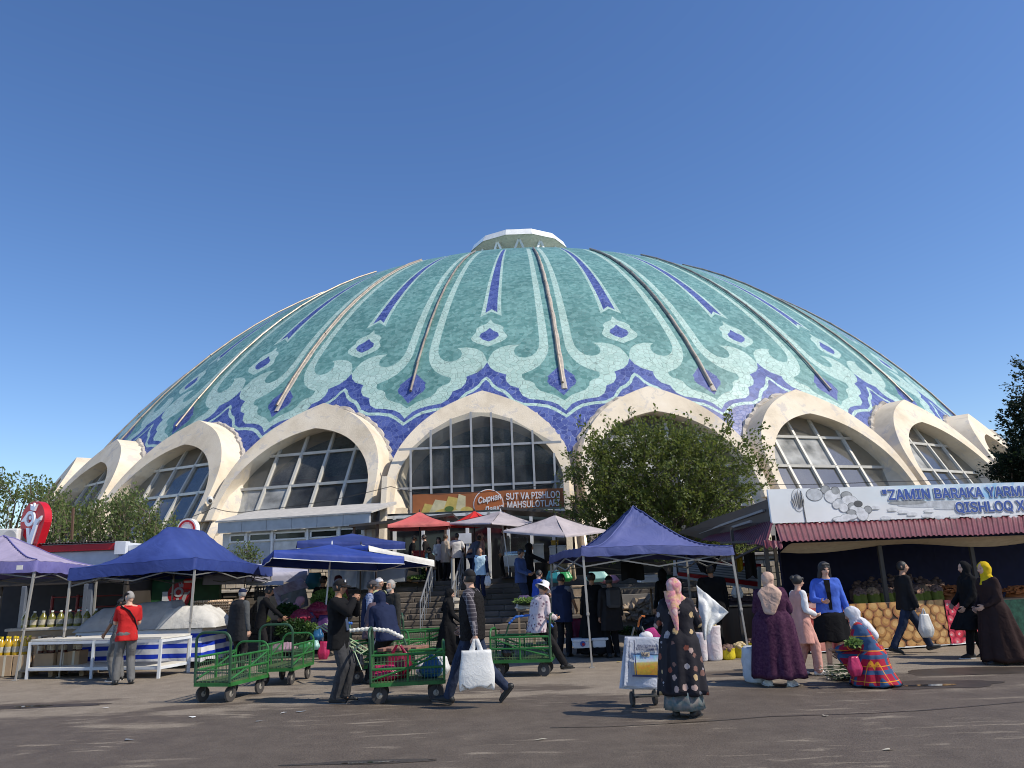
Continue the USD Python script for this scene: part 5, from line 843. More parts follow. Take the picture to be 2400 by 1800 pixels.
def board(label, pts, m):
    (ax, ay), (bx_, by), top = pts; A, B = G(ax, ay), G(bx_, by); ex = unit(B - A); L = np.linalg.norm(B - A); h = V(bx_, top, B[1])[2]; t = thing('front_board', label, 'printed board', m=axes(ex, np.array([0, 0, 1.0]), unit(np.cross(ex, [0, 0, 1])), A + [0, 0, .03])); b = MB(); b.cbox((L / 2, h / 2, -.02), (L, h, .04), .004); obj('print', b, m, t); b = MB(); b.box((L / 2, .012, .004), (L, .024, .006)); obj('white_margin', b, M_LET, t); BOARDS.append((t, L, h)); return A, B, h
PT0 = board('stall front board printed with big red tomatoes behind the woman in the blue jacket', ((1900, 1533), (2003, 1529), 1412), M_PINKP); PT1 = board('stall front board printed with potatoes behind the striding man', ((2005, 1529), (2228, 1515), 1408), M_POTP); PT2 = board('stall front board printed with red tomatoes left of the two veiled women', ((2230, 1515), (2366, 1505), 1402), M_TOMP); board('dim green printed stall front at the right edge', ((2368, 1504), (2560, 1492), 1400), mat('green_produce_print', (.04, .14, .07), .5, var=.6, vs=9))
def printed(k, rx, ry, tones, seed, mark=None, mr=.35):
    """Flat print on a front board: rows of roundish vegetables in several tones, each with the printed mottling of its own."""
    t, L, h = BOARDS[k]; r = np.random.RandomState(seed); out = [MB() for _ in tones]; mk = MB(); i = 0; z = ry * .6
    while z < h + ry * .4:
        x = -rx * .3 + (i % 2) * rx
        while x < L + rx * .5:
            a = np.linspace(0, 2 * PI, 22, endpoint=False); sx, sy, an = rx * r.uniform(.85, 1.2), ry * r.uniform(.85, 1.2), r.uniform(-.9, .9); px, pz = x + r.normal(0, rx * .22), z + r.normal(0, ry * .18); lift = .003 + .0022 * r.randint(0, 8)
            for tone, (k2, ox, oz) in enumerate(((1, 0, 0), (.82, .05, .07), (.55, .10, .16))):
                q = np.stack([sx * k2 * np.cos(a) * (1 + .06 * np.sin(2 * a + i)), sy * k2 * np.sin(a)], 1) @ np.array([[math.cos(an), math.sin(an)], [-math.sin(an), math.cos(an)]]) + [px + ox * sx, pz + oz * sy]; q[:, 0] = np.clip(q[:, 0], 0, L); q[:, 1] = np.clip(q[:, 1], .02, h); c = q.mean(0)
                v = np.column_stack([np.vstack([q, c]), np.full(23, lift + tone * .0007)]); out[tone * 2 + r.randint(0, 2)].add(v, np.stack([np.arange(22), (np.arange(22) + 1) % 22, np.full(22, 22)], 1))
            if mark is not None: q = np.stack([np.clip(px + sx * mr * np.cos(a) * (.6 + .4 * np.cos(5 * a)), 0, L), np.clip(pz + sy * mr * np.sin(a) * (.6 + .4 * np.cos(5 * a)), .02, h), np.full(22, lift + .0021)], 1); mk.add(np.vstack([q, q.mean(0)]), np.stack([np.arange(22), (np.arange(22) + 1) % 22, np.full(22, 22)], 1))
            x += rx * 1.75
        z += ry * 1.45; i += 1
    for b, m in zip(out, tones):
        if b.v: obj('printed_vegetables', b, m, t, kind='stuff')
    if mark is not None: obj('printed_highlights', mk, mark, t, kind='stuff')
pt = lambda n, c: mat(n, c, .42, var=.22, vs=9)
printed(1, .125, .105, [pt('print_potato_rim', (.24, .11, .035)), pt('print_potato_rim_red', (.28, .11, .05)), pt('print_potato', (.37, .185, .06)), pt('print_potato_pale', (.43, .23, .08)), pt('print_potato_top', (.48, .27, .095)), pt('print_potato_top_pale', (.52, .32, .13))], 3)
printed(2, .105, .10, [pt('print_tomato_rim', (.26, .008, .025)), pt('print_tomato_rim_pink', (.32, .015, .05)), pt('print_tomato', (.46, .012, .035)), pt('print_tomato_pink', (.52, .03, .07)), pt('print_tomato_top', (.55, .04, .07)), pt('print_tomato_top_pale', (.58, .10, .12))], 5, pt('print_white_star', (.62, .45, .44)))
printed(0, .22, .20, [pt('print_big_rim', (.36, .03, .025)), pt('print_big_rim_pink', (.40, .06, .05)), pt('print_big', (.55, .10, .07)), pt('print_big_pink', (.60, .17, .13)), pt('print_big_top', (.64, .26, .20)), pt('print_big_top_pale', (.68, .38, .32))], 7)
ctn = MB(); A, B = PT0[0], G(2560, 1492); dn = np.array([-.1, .9, 0]); ctn.loft([np.array([A + [0, .05, z], B + [0, .05, z], B + dn + [0, 0, z], A + dn + [0, 0, z]]) for z in (.05, PT1[2] - .03)]); obj('counter', ctn, M_CART, STALL)
# potatoes and sacks
M_POT = mat('potato_skin', (.30, .19, .11), .8, var=.25, vs=14, bump=.2, bs=40, rnd=.25); M_POTD = mat('dark_potato_skin', (.16, .095, .075), .8, var=.3, vs=14, bump=.2, bs=40, rnd=.25); M_POTL = mat('pale_potato_skin', (.46, .36, .20), .75, var=.2, vs=14, rnd=.15); M_CAR = mat('carrot_skin', (.33, .10, .025), .7, var=.3, rnd=.2)
M_YSACK = cloth('yellow_sack', (.55, .44, .03), .6, wrinkle=.8, ws=9); M_GSACK = cloth('olive_sack', (.16, .17, .035), .7, wrinkle=.6, ws=7); M_WSACK = cloth('white_sack', (.56, .55, .55), .6, wrinkle=.7, ws=8, col2=(.48, .38, .40), vs=5)
def sack(label, p, r, h, m, seed=1, group=None, roll=True, name='produce_sack', lean=0):
    t = thing(name, label, 'sack', p, group=group); rs = np.random.RandomState(seed); a = np.linspace(0, 2 * PI, 24, endpoint=False); rings = []
    prof = [(.80, 0), (.95, .06), (1.02, .25), (1.0, .5), (.98, .75), (.97, .92), (1.03, .98), (1.0, 1.03), (.9, 1.0), (.86, .9)] if roll else [(.8, 0), (.95, .05), (1.03, .2), (1.0, .4), (1.04, .6), (.98, .8), (.95, .93), (.8, 1.0), (.5, 1.0)]
    for q, z in prof: rr_ = r * q * (1 + .05 * np.sin(a * 3 + seed) + .10 * fbm1(np.cos(a) * 2 + seed, np.sin(a) * 2 + z * 3, 1.3, seed)); rings.append(np.stack([rr_ * np.cos(a) + lean * z, rr_ * np.sin(a), np.full(24, z * h + .01 * fbm1(np.cos(a) * 3, np.sin(a) * 3, 1, seed + 2)[0])], 1))
    b = MB(); b.loft(rings); obj('sack_cloth', b, m, t, smooth=True); return t
def potato_mesh(seed):
    m = trimesh.creation.icosphere(2); v = m.vertices * [.055, .04, .034]; v = v * (1 + .3 * (meshkit.fbm(m.vertices * 1.3 + seed, 2, seed) - .5))[:, None]; return (v, m.faces)
PROT = {}
def potato(kind, p, rs, group, label, size=1.0):
    k_ = (kind, group)
    if k_ not in PROT:
        o = obj('potato', potato_mesh(len(PROT)), {'d': M_POTD, 'l': M_POTL, 'm': M_POT}[kind], None, smooth=True, label=label, cat='potato', group=group); UsdGeom.Xformable(o).AddTransformOp().Set(gf(frame(p, rs.uniform(0, 6), size, (rs.uniform(-.5, .5), rs.uniform(-.5, .5), 0)))); PROT[k_] = o
    else:
        src = PROT[k_]; x = UsdGeom.Mesh.Define(stage, numbered('/World', 'potato')); pr = x.GetPrim(); pr.GetReferences().AddInternalReference(src.GetPath()); UsdGeom.Xformable(x).ClearXformOpOrder(); UsdGeom.Xformable(x).AddTransformOp().Set(gf(frame(p, rs.uniform(0, 6), size * rs.uniform(.8, 1.2), (rs.uniform(-.6, .6), rs.uniform(-.6, .6), 0)))); tag(pr, label, 'potato', group)
def heap(kind, c, r, n, rs, group, label, size=1.0, rise=.6):
    for i in range(n):
        q = math.sqrt((i + .5) / n); a = i * 2.4 + rs.uniform(-.3, .3); potato(kind, (c[0] + r * q * math.cos(a), c[1] + r * q * math.sin(a), c[2] + r * rise * (1 - q * q)), rs, group, label, size)
rs = np.random.RandomState(11)
for i, (px, py, r, h, kd, lab, gl, pl_) in enumerate([(1712, 1547, .125, .20, 'd', 'yellow sack of dark potatoes nearest the white standing sack', 'dark potatoes in the left yellow sack', 'dark potato heaped in the leftmost yellow sack'), (1741, 1543, .125, .22, 'l', 'yellow sack of pale potatoes left of the leaning tent leg', 'pale potatoes in the second yellow sack', 'pale potato heaped in the yellow sack left of the tent leg'), (1774, 1538, .14, .24, 'd', 'yellow sack of dark potatoes right of the leaning tent leg', 'dark potatoes in the third yellow sack', 'dark potato heaped in the yellow sack right of the tent leg'), (1797, 1531, .11, .30, 'd', 'yellow sack of dark potatoes half behind the woman in purple', 'dark potatoes in the fourth yellow sack', 'dark potato in the yellow sack beside the woman in purple')]):
    p = G(px, py) + [0, .12, 0]; sack(lab, p, r, h, M_YSACK, 3 + i); heap(kd, p + [0, 0, h * .95], r * .85, 16, rs, gl, pl_, 1.0)
p = G(1680, 1550) + [0, .15, 0]; sack('tall white sack full of small potatoes beside the yellow sacks', p, .15, .62, M_WSACK, 9); heap('l', p + [0, 0, .60], .125, 30, rs, 'small potatoes on the tall white sack', 'small golden potato heaped on the tall white sack', .55, .5)
p = G(1652, 1552) + [0, .2, 0]; sack('pinkish white sack half hidden behind the woman in the flowered dress', p, .13, .52, M_WSACK, 12, roll=False)
p = G(1784, 1602) + [0, .15, 0]; sack('stuffed white sack standing at the feet of the woman in purple', p, .20, .52, cloth('pale_grey_sack', (.50, .52, .54), .6, wrinkle=.6), 13, roll=False)
ORD = ['first', 'second', 'third', 'fourth', 'fifth', 'sixth', 'seventh']
for i, px in enumerate((2019, 2050, 2081, 2112, 2152, 2171, 2200)):
    y = 17.0 + .1 * (i % 2) + i * .07; x = V(px, 1420, y)[0]; s_ = sack(f'{ORD[i]} olive sack of potatoes from the left in the row on the stall counter', (x, y, PT1[2] - .03), .135, .20, M_GSACK, 20 + i, 'olive sacks on the stall counter'); b = MB(); hr = np.random.RandomState(i)
    for j in range(22): q = math.sqrt((j + .5) / 22); a = j * 2.4; m_ = potato_mesh(j % 5); b.add(np.asarray(m_[0]) @ rotz(j) + [.11 * q * math.cos(a), .11 * q * math.sin(a), .19 + .12 * (1 - q * q)], m_[1])
    obj('potatoes', b, M_POT if i % 2 else M_POTD, s_, smooth=True, kind='stuff')
def carrots(label, c, rx, ry, h, n, seed, m=M_CAR, name='carrot_heap', cat='carrots'):
    t = thing(name, label, cat, c); r = np.random.RandomState(seed); b = MB()
    for i in range(n): u, v = r.uniform(-1, 1, 2); z = h * max(0, 1 - .5 * (u * u + v * v)); a = r.normal(0, .5); p = np.array([u * rx, v * ry, z]); d = np.array([math.cos(a), math.sin(a) * .6, r.uniform(-.2, .2)]) * .09; b.tube([p - d, p, p + d], [.022, .018, .006], 6)
    obj('carrots', b, m, t, smooth=True, kind='stuff'); b = MB(); b.ell((0, 0, -.02), (rx * .95, ry * .95, h * .8)); obj('heap_core', b, m, t, smooth=True)
p = V(1912, 1412, 17.2); carrots('dim heap of carrots on the counter left of the blue jacket', p * [1, 1, 0] + [0, 0, PT1[2] - .02], .34, .3, .24, 110, 2); p = V(2238, 1410, 17.6); carrots('dim heap of carrots on the counter right of the olive sacks', p * [1, 1, 0] + [0, 0, PT1[2]], .36, .3, .26, 110, 3); p = V(2395, 1400, 17.6); carrots('dim heap of orange carrots at the right edge of the stall', p * [1, 1, 0] + [0, 0, PT1[2]], .34, .3, .2, 90, 4)
rs = np.random.RandomState(5); bk_ = thing('potato_pile', 'dim upper pile of dark potatoes behind the olive sacks', 'potatoes'); b = MB()
for i in range(170): x = rs.uniform(2005, 2215); y = rs.uniform(17.8, 18.5); q = V(x, 1400, y); m_ = potato_mesh(i % 5); b.add(np.asarray(m_[0]) * 1.1 @ rotz(i) + [q[0], y, PT1[2] + (.25 + .25 * (y - 17.8) / .7) * rs.uniform(.85, 1.15) * (1 - .25 * abs(x - 2110) / 105)], m_[1])
obj('potatoes', b, M_POTD, bk_, smooth=True, kind='stuff'); b = MB(); q0, q1 = V(2005, 1400, 18.2)[0], V(2215, 1400, 18.2)[0]; b.cbox(((q0 + q1) / 2, 18.2, PT1[2] + .1), (q1 - q0, .7, .3), .05); obj('heap_core', b, M_POTD, bk_)
# dark side table with print and piled goods left of the stall
TB = thing('side_table', 'shaded table with dark printed cloth behind the white sacks', 'table'); p, q = V(1640, 1500, 18.4), V(1835, 1500, 18.0); zt_ = V(1700, 1420, 18.4)[2]; b = MB(); b.cbox(((p[0] + q[0]) / 2, 18.6, zt_), (q[0] - p[0], .9, .04)); obj('table_top', b, M_WOOD, TB); b = MB(); b.box(((p[0] + q[0]) / 2, 18.16, zt_ / 2 - .02), (q[0] - p[0] - .02, .02, zt_ - .06)); obj('printed_cloth', b, M_POTP, TB)
carrots('heap of dark beetroots on the shaded side table', np.array([(p[0] + q[0]) / 2 + .1, 18.55, zt_ + .03]), .75, .3, .16, 150, 9, mat('beet_skin', (.05, .03, .03), .8), 'beetroot_heap', 'beetroots')
# tilted red and grey refrigerated display
RD = thing('refrigerated_display', 'tilted grey display case with red bands under the tree right of the stairs', 'display case'); yA = 22.6; TL, TR, BR, BL = V(1588, 1312, yA), V(1783, 1326, yA), V(1783, 1377, yA), V(1588, 1350, yA); M_SLAT = paint('grey_white_slat', (.55, .57, .58), .4)
def band(name, u0, u1, v0, v1, m, lift=0.0, th=.03):
    P = [TL + (TR - TL) * u + ((BL + (BR - BL) * u) - (TL + (TR - TL) * u)) * v - np.array([0, lift, 0]) for u, v in ((u0, v0), (u1, v0), (u1, v1), (u0, v1))]; b = MB(); b.loft([np.array(P), np.array([q + [0, th, 0] for q in P])]); obj(name, b, m, RD)
band('case_back', 0, 1, 0, 1, paint('case_grey', (.25, .27, .28), .5), -.05, .6); band('bottom_band', 0, 1, .76, .98, M_KRED, .03); band('top_band', .3, 1, -.08, .07, M_KRED, .03); band('lower_lip', 0, 1, .98, 1.12, M_SLAT, .02)
for i in range(5): band('slat', .02, .98, .12 + i * .13, .19 + i * .13, M_SLAT, .01)
band('end_panel', .96, 1.0, .05, 1.0, paint('case_pale', (.55, .6, .58), .4), .04)
for u in (.05, .95): q = BL + (BR - BL) * u; b = MB(); b.bar(q + [0, .2, -.02], np.array([q[0], q[1] + .2, 0.0]), .08); obj('leg', b, M_DKMET, RD)
# hanging cloths and bags
def hang(label, px0, px1, py0, py1, y, m, seed, cat='hanging cloth', name='hanging_cloth', taper=.0):
    a, b2 = V(px0, py0, y), V(px1, py1, y); u, v = np.meshgrid(np.linspace(0, 1, 16), np.linspace(0, 1, 10)); xx = a[0] + (b2[0] - a[0]) * (.5 + (u - .5) * (1 - taper * v)); S = np.stack([xx, y + .05 * np.sin(u * 9 + seed) * (.3 + v) + .05 * fbm1(u * 4, v * 3, 1, seed), a[2] + (b2[2] - a[2]) * v * (1 + .08 * np.sin(u * 7 + seed))], -1); obj(name, solid_sheet(S, .01), m, label=label, cat=cat, smooth=True)
M_BLKCL = cloth('black_cloth', (.012, .012, .013), .9); hang('black clothes hanging under the worn blue tent', 1455, 1510, 1318, 1357, 17.8, M_BLKCL, 2); hang('black sheet hanging above the large man in black', 1622, 1692, 1303, 1342, 18.3, M_BLKCL, 4, taper=.5); hang('yellow cloth hanging on the post right of the worn blue tent', 1722, 1744, 1297, 1337, 17.7, cloth('mustard_cloth', (.22, .15, .01), .8), 5); hang('black jacket hanging beside the yellow cloth', 1743, 1775, 1295, 1352, 17.6, M_BLKCL, 7); hang('beige jacket hanging at the left corner of the worn blue tent', 1333, 1348, 1322, 1358, 18.9, cloth('beige_jacket', (.42, .33, .22), .8), 3, taper=-.3)
# ---------------------------------------------------------------- green market carts
M_CG = paint('cart_green', (0.022, 0.125, 0.028), 0.42, var=.35, vs=5); M_CGD = paint('dark_cart_green', (0.02, 0.06, 0.03), .5); M_DECK = mat('worn_green_deck', (.055, .085, .03), .7, var=.35, vs=6); M_TYRE = mat('grey_tyre', (.05, .045, .042), .85); M_RIM = mat('wheel_rim', (.30, .28, .24), .5, metal=.3); M_WIRE = paint('green_wire', (.05, .11, .05), .5); M_STEEL = paint('dark_steel', (.09, .09, .085), .5, metal=.4)
CL, CW, CZ = 1.04, .60, .29
def make_cart(label, loc, yaw, handle_m=None, short_cage=False):
    t = thing('market_cart', label, 'cart', loc, yaw, group=None); b = MB(); b.cbox((0, 0, CZ), (CL, CW, .03), .006); obj('deck', b, M_DECK, t)
    b = MB()
    for s in (-1, 1): b.bar((-CL / 2, s * CW / 2, CZ - .03), (CL / 2, s * CW / 2, CZ - .03), .04, .05); b.bar((s * CL / 2, -CW / 2, CZ - .03), (s * CL / 2, CW / 2, CZ - .03), .04, .05)
    obj('frame', b, M_CG, t); r = .018
    for s in (-1, 1):
        b = MB(); z1 = .66
        for z in (.47, z1): b.tube([(-CL / 2, s * CW / 2, z), (CL / 2, s * CW / 2, z)], r, 7)
        b.tube([(-CL / 2, s * CW / 2, .33), (0, s * CW / 2, .47), (CL / 2, s * CW / 2, z1)], r * .9, 6)
        for x in (-CL / 2, 0, CL / 2): b.tube([(x, s * CW / 2, CZ), (x, s * CW / 2, z1)], r, 7)
        obj('side_rail', b, M_CG, t, smooth=40); w = MB()
        for i in range(1, 22): x = -CL / 2 + CL * i / 22; w.tube([(x, s * CW / 2, CZ), (x, s * CW / 2, z1)], .004, 4)
        w.tube([(-CL / 2, s * CW / 2, .38), (CL / 2, s * CW / 2, .38)], .004, 4); w.tube([(-CL / 2, s * CW / 2, .57), (CL / 2, s * CW / 2, .57)], .004, 4); obj('wire_mesh', w, M_WIRE, t)
    b = MB(); zh = 1.02; R = .14; pts = [(-CL / 2, -CW / 2, CZ), (-CL / 2 - .02, -CW / 2, zh - R)] + [(-CL / 2 - .03, -CW / 2 + R - R * math.cos(a), zh - R + R * math.sin(a)) for a in np.linspace(.3, PI / 2, 5)]; pts += [(p[0], -p[1], p[2]) for p in pts[::-1]]; b.tube(pts, .021, 8); obj('push_handle', b, handle_m or M_CGD, t, smooth=40)
    b = MB(); zh2 = .80; pts = [(CL / 2, -CW / 2, .64), (CL / 2, -CW / 2, zh2 - R)] + [(CL / 2, -CW / 2 + R - R * math.cos(a), zh2 - R + R * math.sin(a)) for a in np.linspace(.3, PI / 2, 5)]; pts += [(p[0], -p[1], p[2]) for p in pts[::-1]]; b.tube(pts, .018, 8); obj('end_hoop', b, M_CG, t, smooth=40)
    for x in (-CL / 2, CL / 2):
        b = MB()
        for i in range(1, 9): y = -CW / 2 + CW * i / 9; b.tube([(x, y, CZ), (x, y, .64)], .004, 4)
        b.tube([(x, -CW / 2, .47), (x, CW / 2, .47)], .012, 6)
        obj('end_mesh', b, M_WIRE, t)
    for x in (-CL / 2 + .12, CL / 2 - .12):
        for s in (-1, 1):
            Rw = np.array([[1, 0, 0], [0, 0, 1], [0, -1, 0]]) if True else None; c = np.array([x, s * (CW / 2 - .06), .115]); a = random.Random(int(x * 100) + s).uniform(-.5, .5) if x < 0 else 0; Rw = rotz(a) @ Rw
            w = MB(); w.lathe([(.085, -.022), (.112, -.02), (.117, -.01), (.117, .01), (.112, .02), (.085, .022)], c, 20, Rw); wh = obj('wheel', w, M_TYRE, t, smooth=40); w = MB(); w.lathe([(.02, -.026), (.086, -.014), (.086, .014), (.02, .026)], c, 16, Rw); obj('rim', w, M_RIM, wh, smooth=40)
            k = MB(); sd = rotz(a) @ np.array([0, .035, 0])
            for q in (-1, 1): k.bar(c + sd * q, c + sd * q + np.array([.03, 0, CZ - .16]), .03, .006)
            k.cbox(c + [.03, 0, CZ - .17], (.09, .09, .02), .004); obj('castor_fork', k, M_STEEL, t)
    return t
def aim(a, b2): d = np.array(b2) - np.array(a); return math.atan2(d[1], d[0])
def cart_pose(near_px, far_px): a, b2 = G(*near_px), G(*far_px); y = aim(a, b2); d = unit((b2 - a)); return a + d * (CL / 2 - .12), y
p, y = cart_pose((506, 1645), (622, 1614)); CART1 = make_cart('empty green market cart with dark handle in front of the striped counter', (*p[:2], 0), y)
p2 = p + np.array([.35, 1.75, 0]); CART2 = dup(CART1, (*p2[:2], 0), y + .15, 'second green market cart standing behind the empty one beside the old man in the vest')
L3, R3 = G(893, 1650), G(1019, 1643); y3 = aim(L3, R3); c3 = (L3 + R3) / 2 + np.array([-math.sin(y3), math.cos(y3), 0]) * (CW / 2 - .06); CART3 = dup(CART1, (*c3[:2], 0), y3, 'green market cart holding pink and blue plastic bags in the foreground'); CART3_C, CART3_Y = c3, y3
q = G(823, 1602); CART4 = dup(CART1, (q[0] + .35, q[1] + .35, 0), math.radians(28), 'green market cart behind the young man in black with the seated men on it'); CART4_C = np.array([q[0] + .35, q[1] + .35, 0])
L5, R5 = G(1206, 1585), G(1281, 1589); y5 = aim(L5, R5) + math.radians(150); c5 = (L5 + R5) / 2 + np.array([-.12, .33, 0]); CART5 = dup(CART1, (*c5[:2], 0), math.radians(172), 'green market cart under the seated person in the white bucket hat'); CART5_C = c5
q = G(985, 1570); CART6 = dup(CART1, (q[0], q[1] + 1.2, 0), math.radians(15), 'grey green market cart parked at the foot of the stairs behind the cart with bags')
# rope wrapped handle bars lie on the carts
def wrap(name, label, pts, m, r=.03, n=60, cat='rope'):
    p = np.array(pts, float); d = np.linspace(0, len(p) - 1, n); P = np.stack([np.interp(d, np.arange(len(p)), p[:, i]) for i in range(3)], 1); b = MB(); b.tube(P, r * (1 + .25 * np.sin(np.arange(n) * 1.9)), 8); return obj(name, b, m, label=label, cat=cat, smooth=True)
wrap('wrapped_rope', 'white rag rope wound round the arched handle over the cart with bags', [V(800, 1486, 12.6), V(822, 1478, 12.6), V(865, 1474, 12.6), V(910, 1478, 12.6), V(945, 1495, 12.6)], mat('white_rag', (.58, .57, .52), .8, var=.5, vs=60))
b = MB(); b.tube([V(945, 1495, 12.6), V(953, 1515, 12.6), V(954, 1532, 12.55)], .02, 7); b.tube([V(800, 1486, 12.6), V(790, 1530, 12.6)], .02, 7); obj('cart_arch', b, M_CGD, label='dark green arched bar rising from the cart with bags', cat='cart handle', smooth=40)
LD = thing('folded_trolley', 'folded green wire trolley leaning on the end of the cart with bags', 'trolley'); b = MB(); a0, a1, b0, b1 = V(750, 1468, 12.2), V(846, 1532, 12.0), V(762, 1462, 12.4), V(862, 1522, 12.2)
for s in (0, .5, 1): b.tube([a0 + (b0 - a0) * s, a1 + (b1 - a1) * s], .011, 6)
for s in np.linspace(0, 1, 7): b.tube([a0 + (a1 - a0) * s, b0 + (b1 - b0) * s], .007, 5)
obj('wire_frame', b, mat('pale_green_wire', (.30, .38, .22), .5), LD); b = MB(); b.tube([V(826, 1515, 12.0), V(848, 1570, 11.9)], .008, 5); obj('stay', b, MATS['pale_green_wire'], LD); b = MB(); b.tube([V(742, 1470, 12.3), V(752, 1468, 12.2)], .012, 5); obj('stay', b, MATS['pale_green_wire'], LD)
M_BRICKW = mat('reddish_plank', (.20, .10, .07), .8, var=.3, vs=10)
o0, o1 = V(906, 1522, 12.25), V(982, 1519, 12.4)
for i in range(5): b = MB(); c = o0 + (o1 - o0) * (i / 4); b.cbox(c + [0, .1, .0], (.11, .42, .05), .008, rotz(y3 - .5)); obj('seat_plank', b, M_BRICKW, label='short reddish plank laid across the top of the cart with bags', cat='plank', group='planks across the cart with bags')
wrap('wrapped_rope', 'blue rope wound round the handle behind the young man in black', [V(776, 1462, 13.8), V(800, 1460, 13.8), V(826, 1461, 13.8)], paint('blue_rope', (.03, .12, .42), .6), .022, 40)
wrap('wrapped_rope', 'blue tape wound round the handle of the cart with the bucket hat person', [V(1193, 1462, 14.4), V(1208, 1446, 14.4), V(1240, 1442, 14.4), V(1275, 1447, 14.4), V(1296, 1470, 14.4)], paint('blue_rope'  , (.03, .12, .42), .6), .02, 40)
b = MB(); b.tube([V(1193, 1462, 14.4), V(1185, 1490, 14.4), V(1184, 1530, 14.4)], .018, 6); obj('cart_arch', b, M_CGD, label='dark green arched bar of the cart with the bucket hat person', cat='cart handle', smooth=40)
# plastic bags
def plastic(name, col, tr=.35, rough=.3): 
    n = {'tc': ('texture_coordinate', {}), 'w': ('noise_texture', {'scale': 9.0, 'detail': 4.0, 'distortion': 2.0}), 'b': ('bump', {'strength': .45, 'distance': .02}), 'p': ('principled_bsdf', {'base_color': col, 'roughness': rough, 'specular_ior_level': .5}), 't': ('translucent_bsdf', {'color': col}), 'm': ('mix_closure', {'fac': tr})}
    return usdkit.material(stage, '/World/Looks/' + name, n, [('tc.object', 'w.vector'), ('w.fac', 'b.height'), ('b.normal', 'p.normal'), ('p.BSDF', 'm.closure1'), ('t.BSDF', 'm.closure2')], surface='m.closure')
M_BAGW = plastic('white_plastic', (.80, .80, .78), .3, .35); M_BAGP = plastic('pink_plastic', (.55, .04, .14)); M_BAGD = plastic('crimson_plastic', (.28, .01, .05)); M_BAGB = plastic('blue_plastic', (.03, .14, .30)); M_BAGK = plastic('black_plastic', (.008, .008, .008), .05, .2); M_BAGG = plastic('green_plastic', (.05, .38, .12)); M_BAGT = plastic('teal_plastic', (.03, .25, .28)); M_BAGPK = plastic('pale_pink_plastic', (.55, .28, .36)); M_BAGCY = plastic('mint_plastic', (.35, .6, .55))
def jag_z(j): return np.zeros((36, 3)) + np.stack([np.zeros(36), np.zeros(36), np.broadcast_to(j, (36,))], 1)
def bag(label, p, w, h, d, m, seed=1, yaw=0.0, handles=True, hh=.16, flat=.3, name='plastic_bag', spread=.25, top=.7, sq=False):
    """Crumpled carrier bag standing or hanging with its foot at p; the handles rise hh above the mouth."""
    t = thing(name, label, 'bag', p, yaw); a = np.linspace(0, 2 * PI, 36, endpoint=False); rings = []; rs = np.random.RandomState(seed)
    for v in np.linspace(0, 1, 14):
        k = (.62 + .42 * math.sin(min(1, v * 2.2) * PI / 2)) * (1 - (1 - top) * max(0, v - .35) / .65); cr = 1 + .22 * fbm1(np.cos(a) * 2.5 + seed, np.sin(a) * 2.5 + v * 2, 1.6, seed) + .07 * np.sin(a * 7 + seed + v * 2); cx, sy = np.sign(np.cos(a)) * np.abs(np.cos(a)) ** .75, np.sign(np.sin(a)) * np.abs(np.sin(a)) ** .75
        if sq: k = .96 + .06 * math.sin(v * 5) - .10 * v; cr = 1 + .10 * fbm1(np.cos(a) * 2.5 + seed, np.sin(a) * 2.5 + v * 2, 1.6, seed)
        jag = (.05 * np.abs(np.sin(a * 2.5 + 1)) + .03 * np.sin(a * 7)) * (1 - v) ** 3 if sq else 0
        rings.append(jag_z(jag) + np.stack([w / 2 * k * cr * cx, d / 2 * k * cr * sy * (1 - .6 * max(0, v - .4)), np.maximum(0.0, h * v + .03 * fbm1(np.cos(a) * 3, np.sin(a) * 3 + v, 1.2, seed + 5))], 1))
    b = MB(); b.loft(rings); obj('bag_body', b, m, t, smooth=True)
    if handles:
        for s in (-1, 1):
            x = s * w * spread * top; rows = []
            for u in np.linspace(0, 1, 9): z = h * .9 + (hh + h * .1) * u; xx = x * (1 - u * .8); ww = w * .09 * (1 - .45 * u); rows.append(np.array([[xx - ww, .012 * math.sin(u * 5), z], [xx, -.015, z], [xx + ww, .01, z]]))
            obj('bag_handle', solid_sheet(np.array(rows), .004), m, t, smooth=True)
    return t
cf = lambda x, yv, z=.31: np.array([*(CART3_C[:2] + np.array([math.cos(CART3_Y) * x - math.sin(CART3_Y) * yv, math.sin(CART3_Y) * x + math.cos(CART3_Y) * yv])), z])
bag('pink plastic bag crumpled on the deck of the cart in the foreground', cf(-.33, -.14), .40, .20, .30, M_BAGP, 3, handles=False); bag('crimson plastic bag with tall handles in the foreground cart', cf(-.14, .02), .36, .34, .26, M_BAGD, 4, hh=.12, spread=.36, top=.9); bag('dark blue plastic bag in the right end of the foreground cart', cf(.34, -.08), .34, .27, .28, M_BAGB, 5, hh=.04, top=.45); bag('white plastic bag behind the blue one in the foreground cart', cf(.46, .06), .30, .26, .26, M_BAGW, 6, handles=False); bag('small white plastic bag left of the blue one in the foreground cart', cf(.22, .08), .22, .2, .22, M_BAGW, 7, handles=False); bag('black plastic bag hanging at the end of the cart behind the young man', V(838, 1575, 12.9), .20, .28, .18, M_BAGK, 8, hh=.08); bag('black plastic bag hanging on the left end of the cart with the bucket hat person', V(1190, 1540, 14.2), .22, .22, .18, M_BAGK, 9, hh=.06, top=.5)
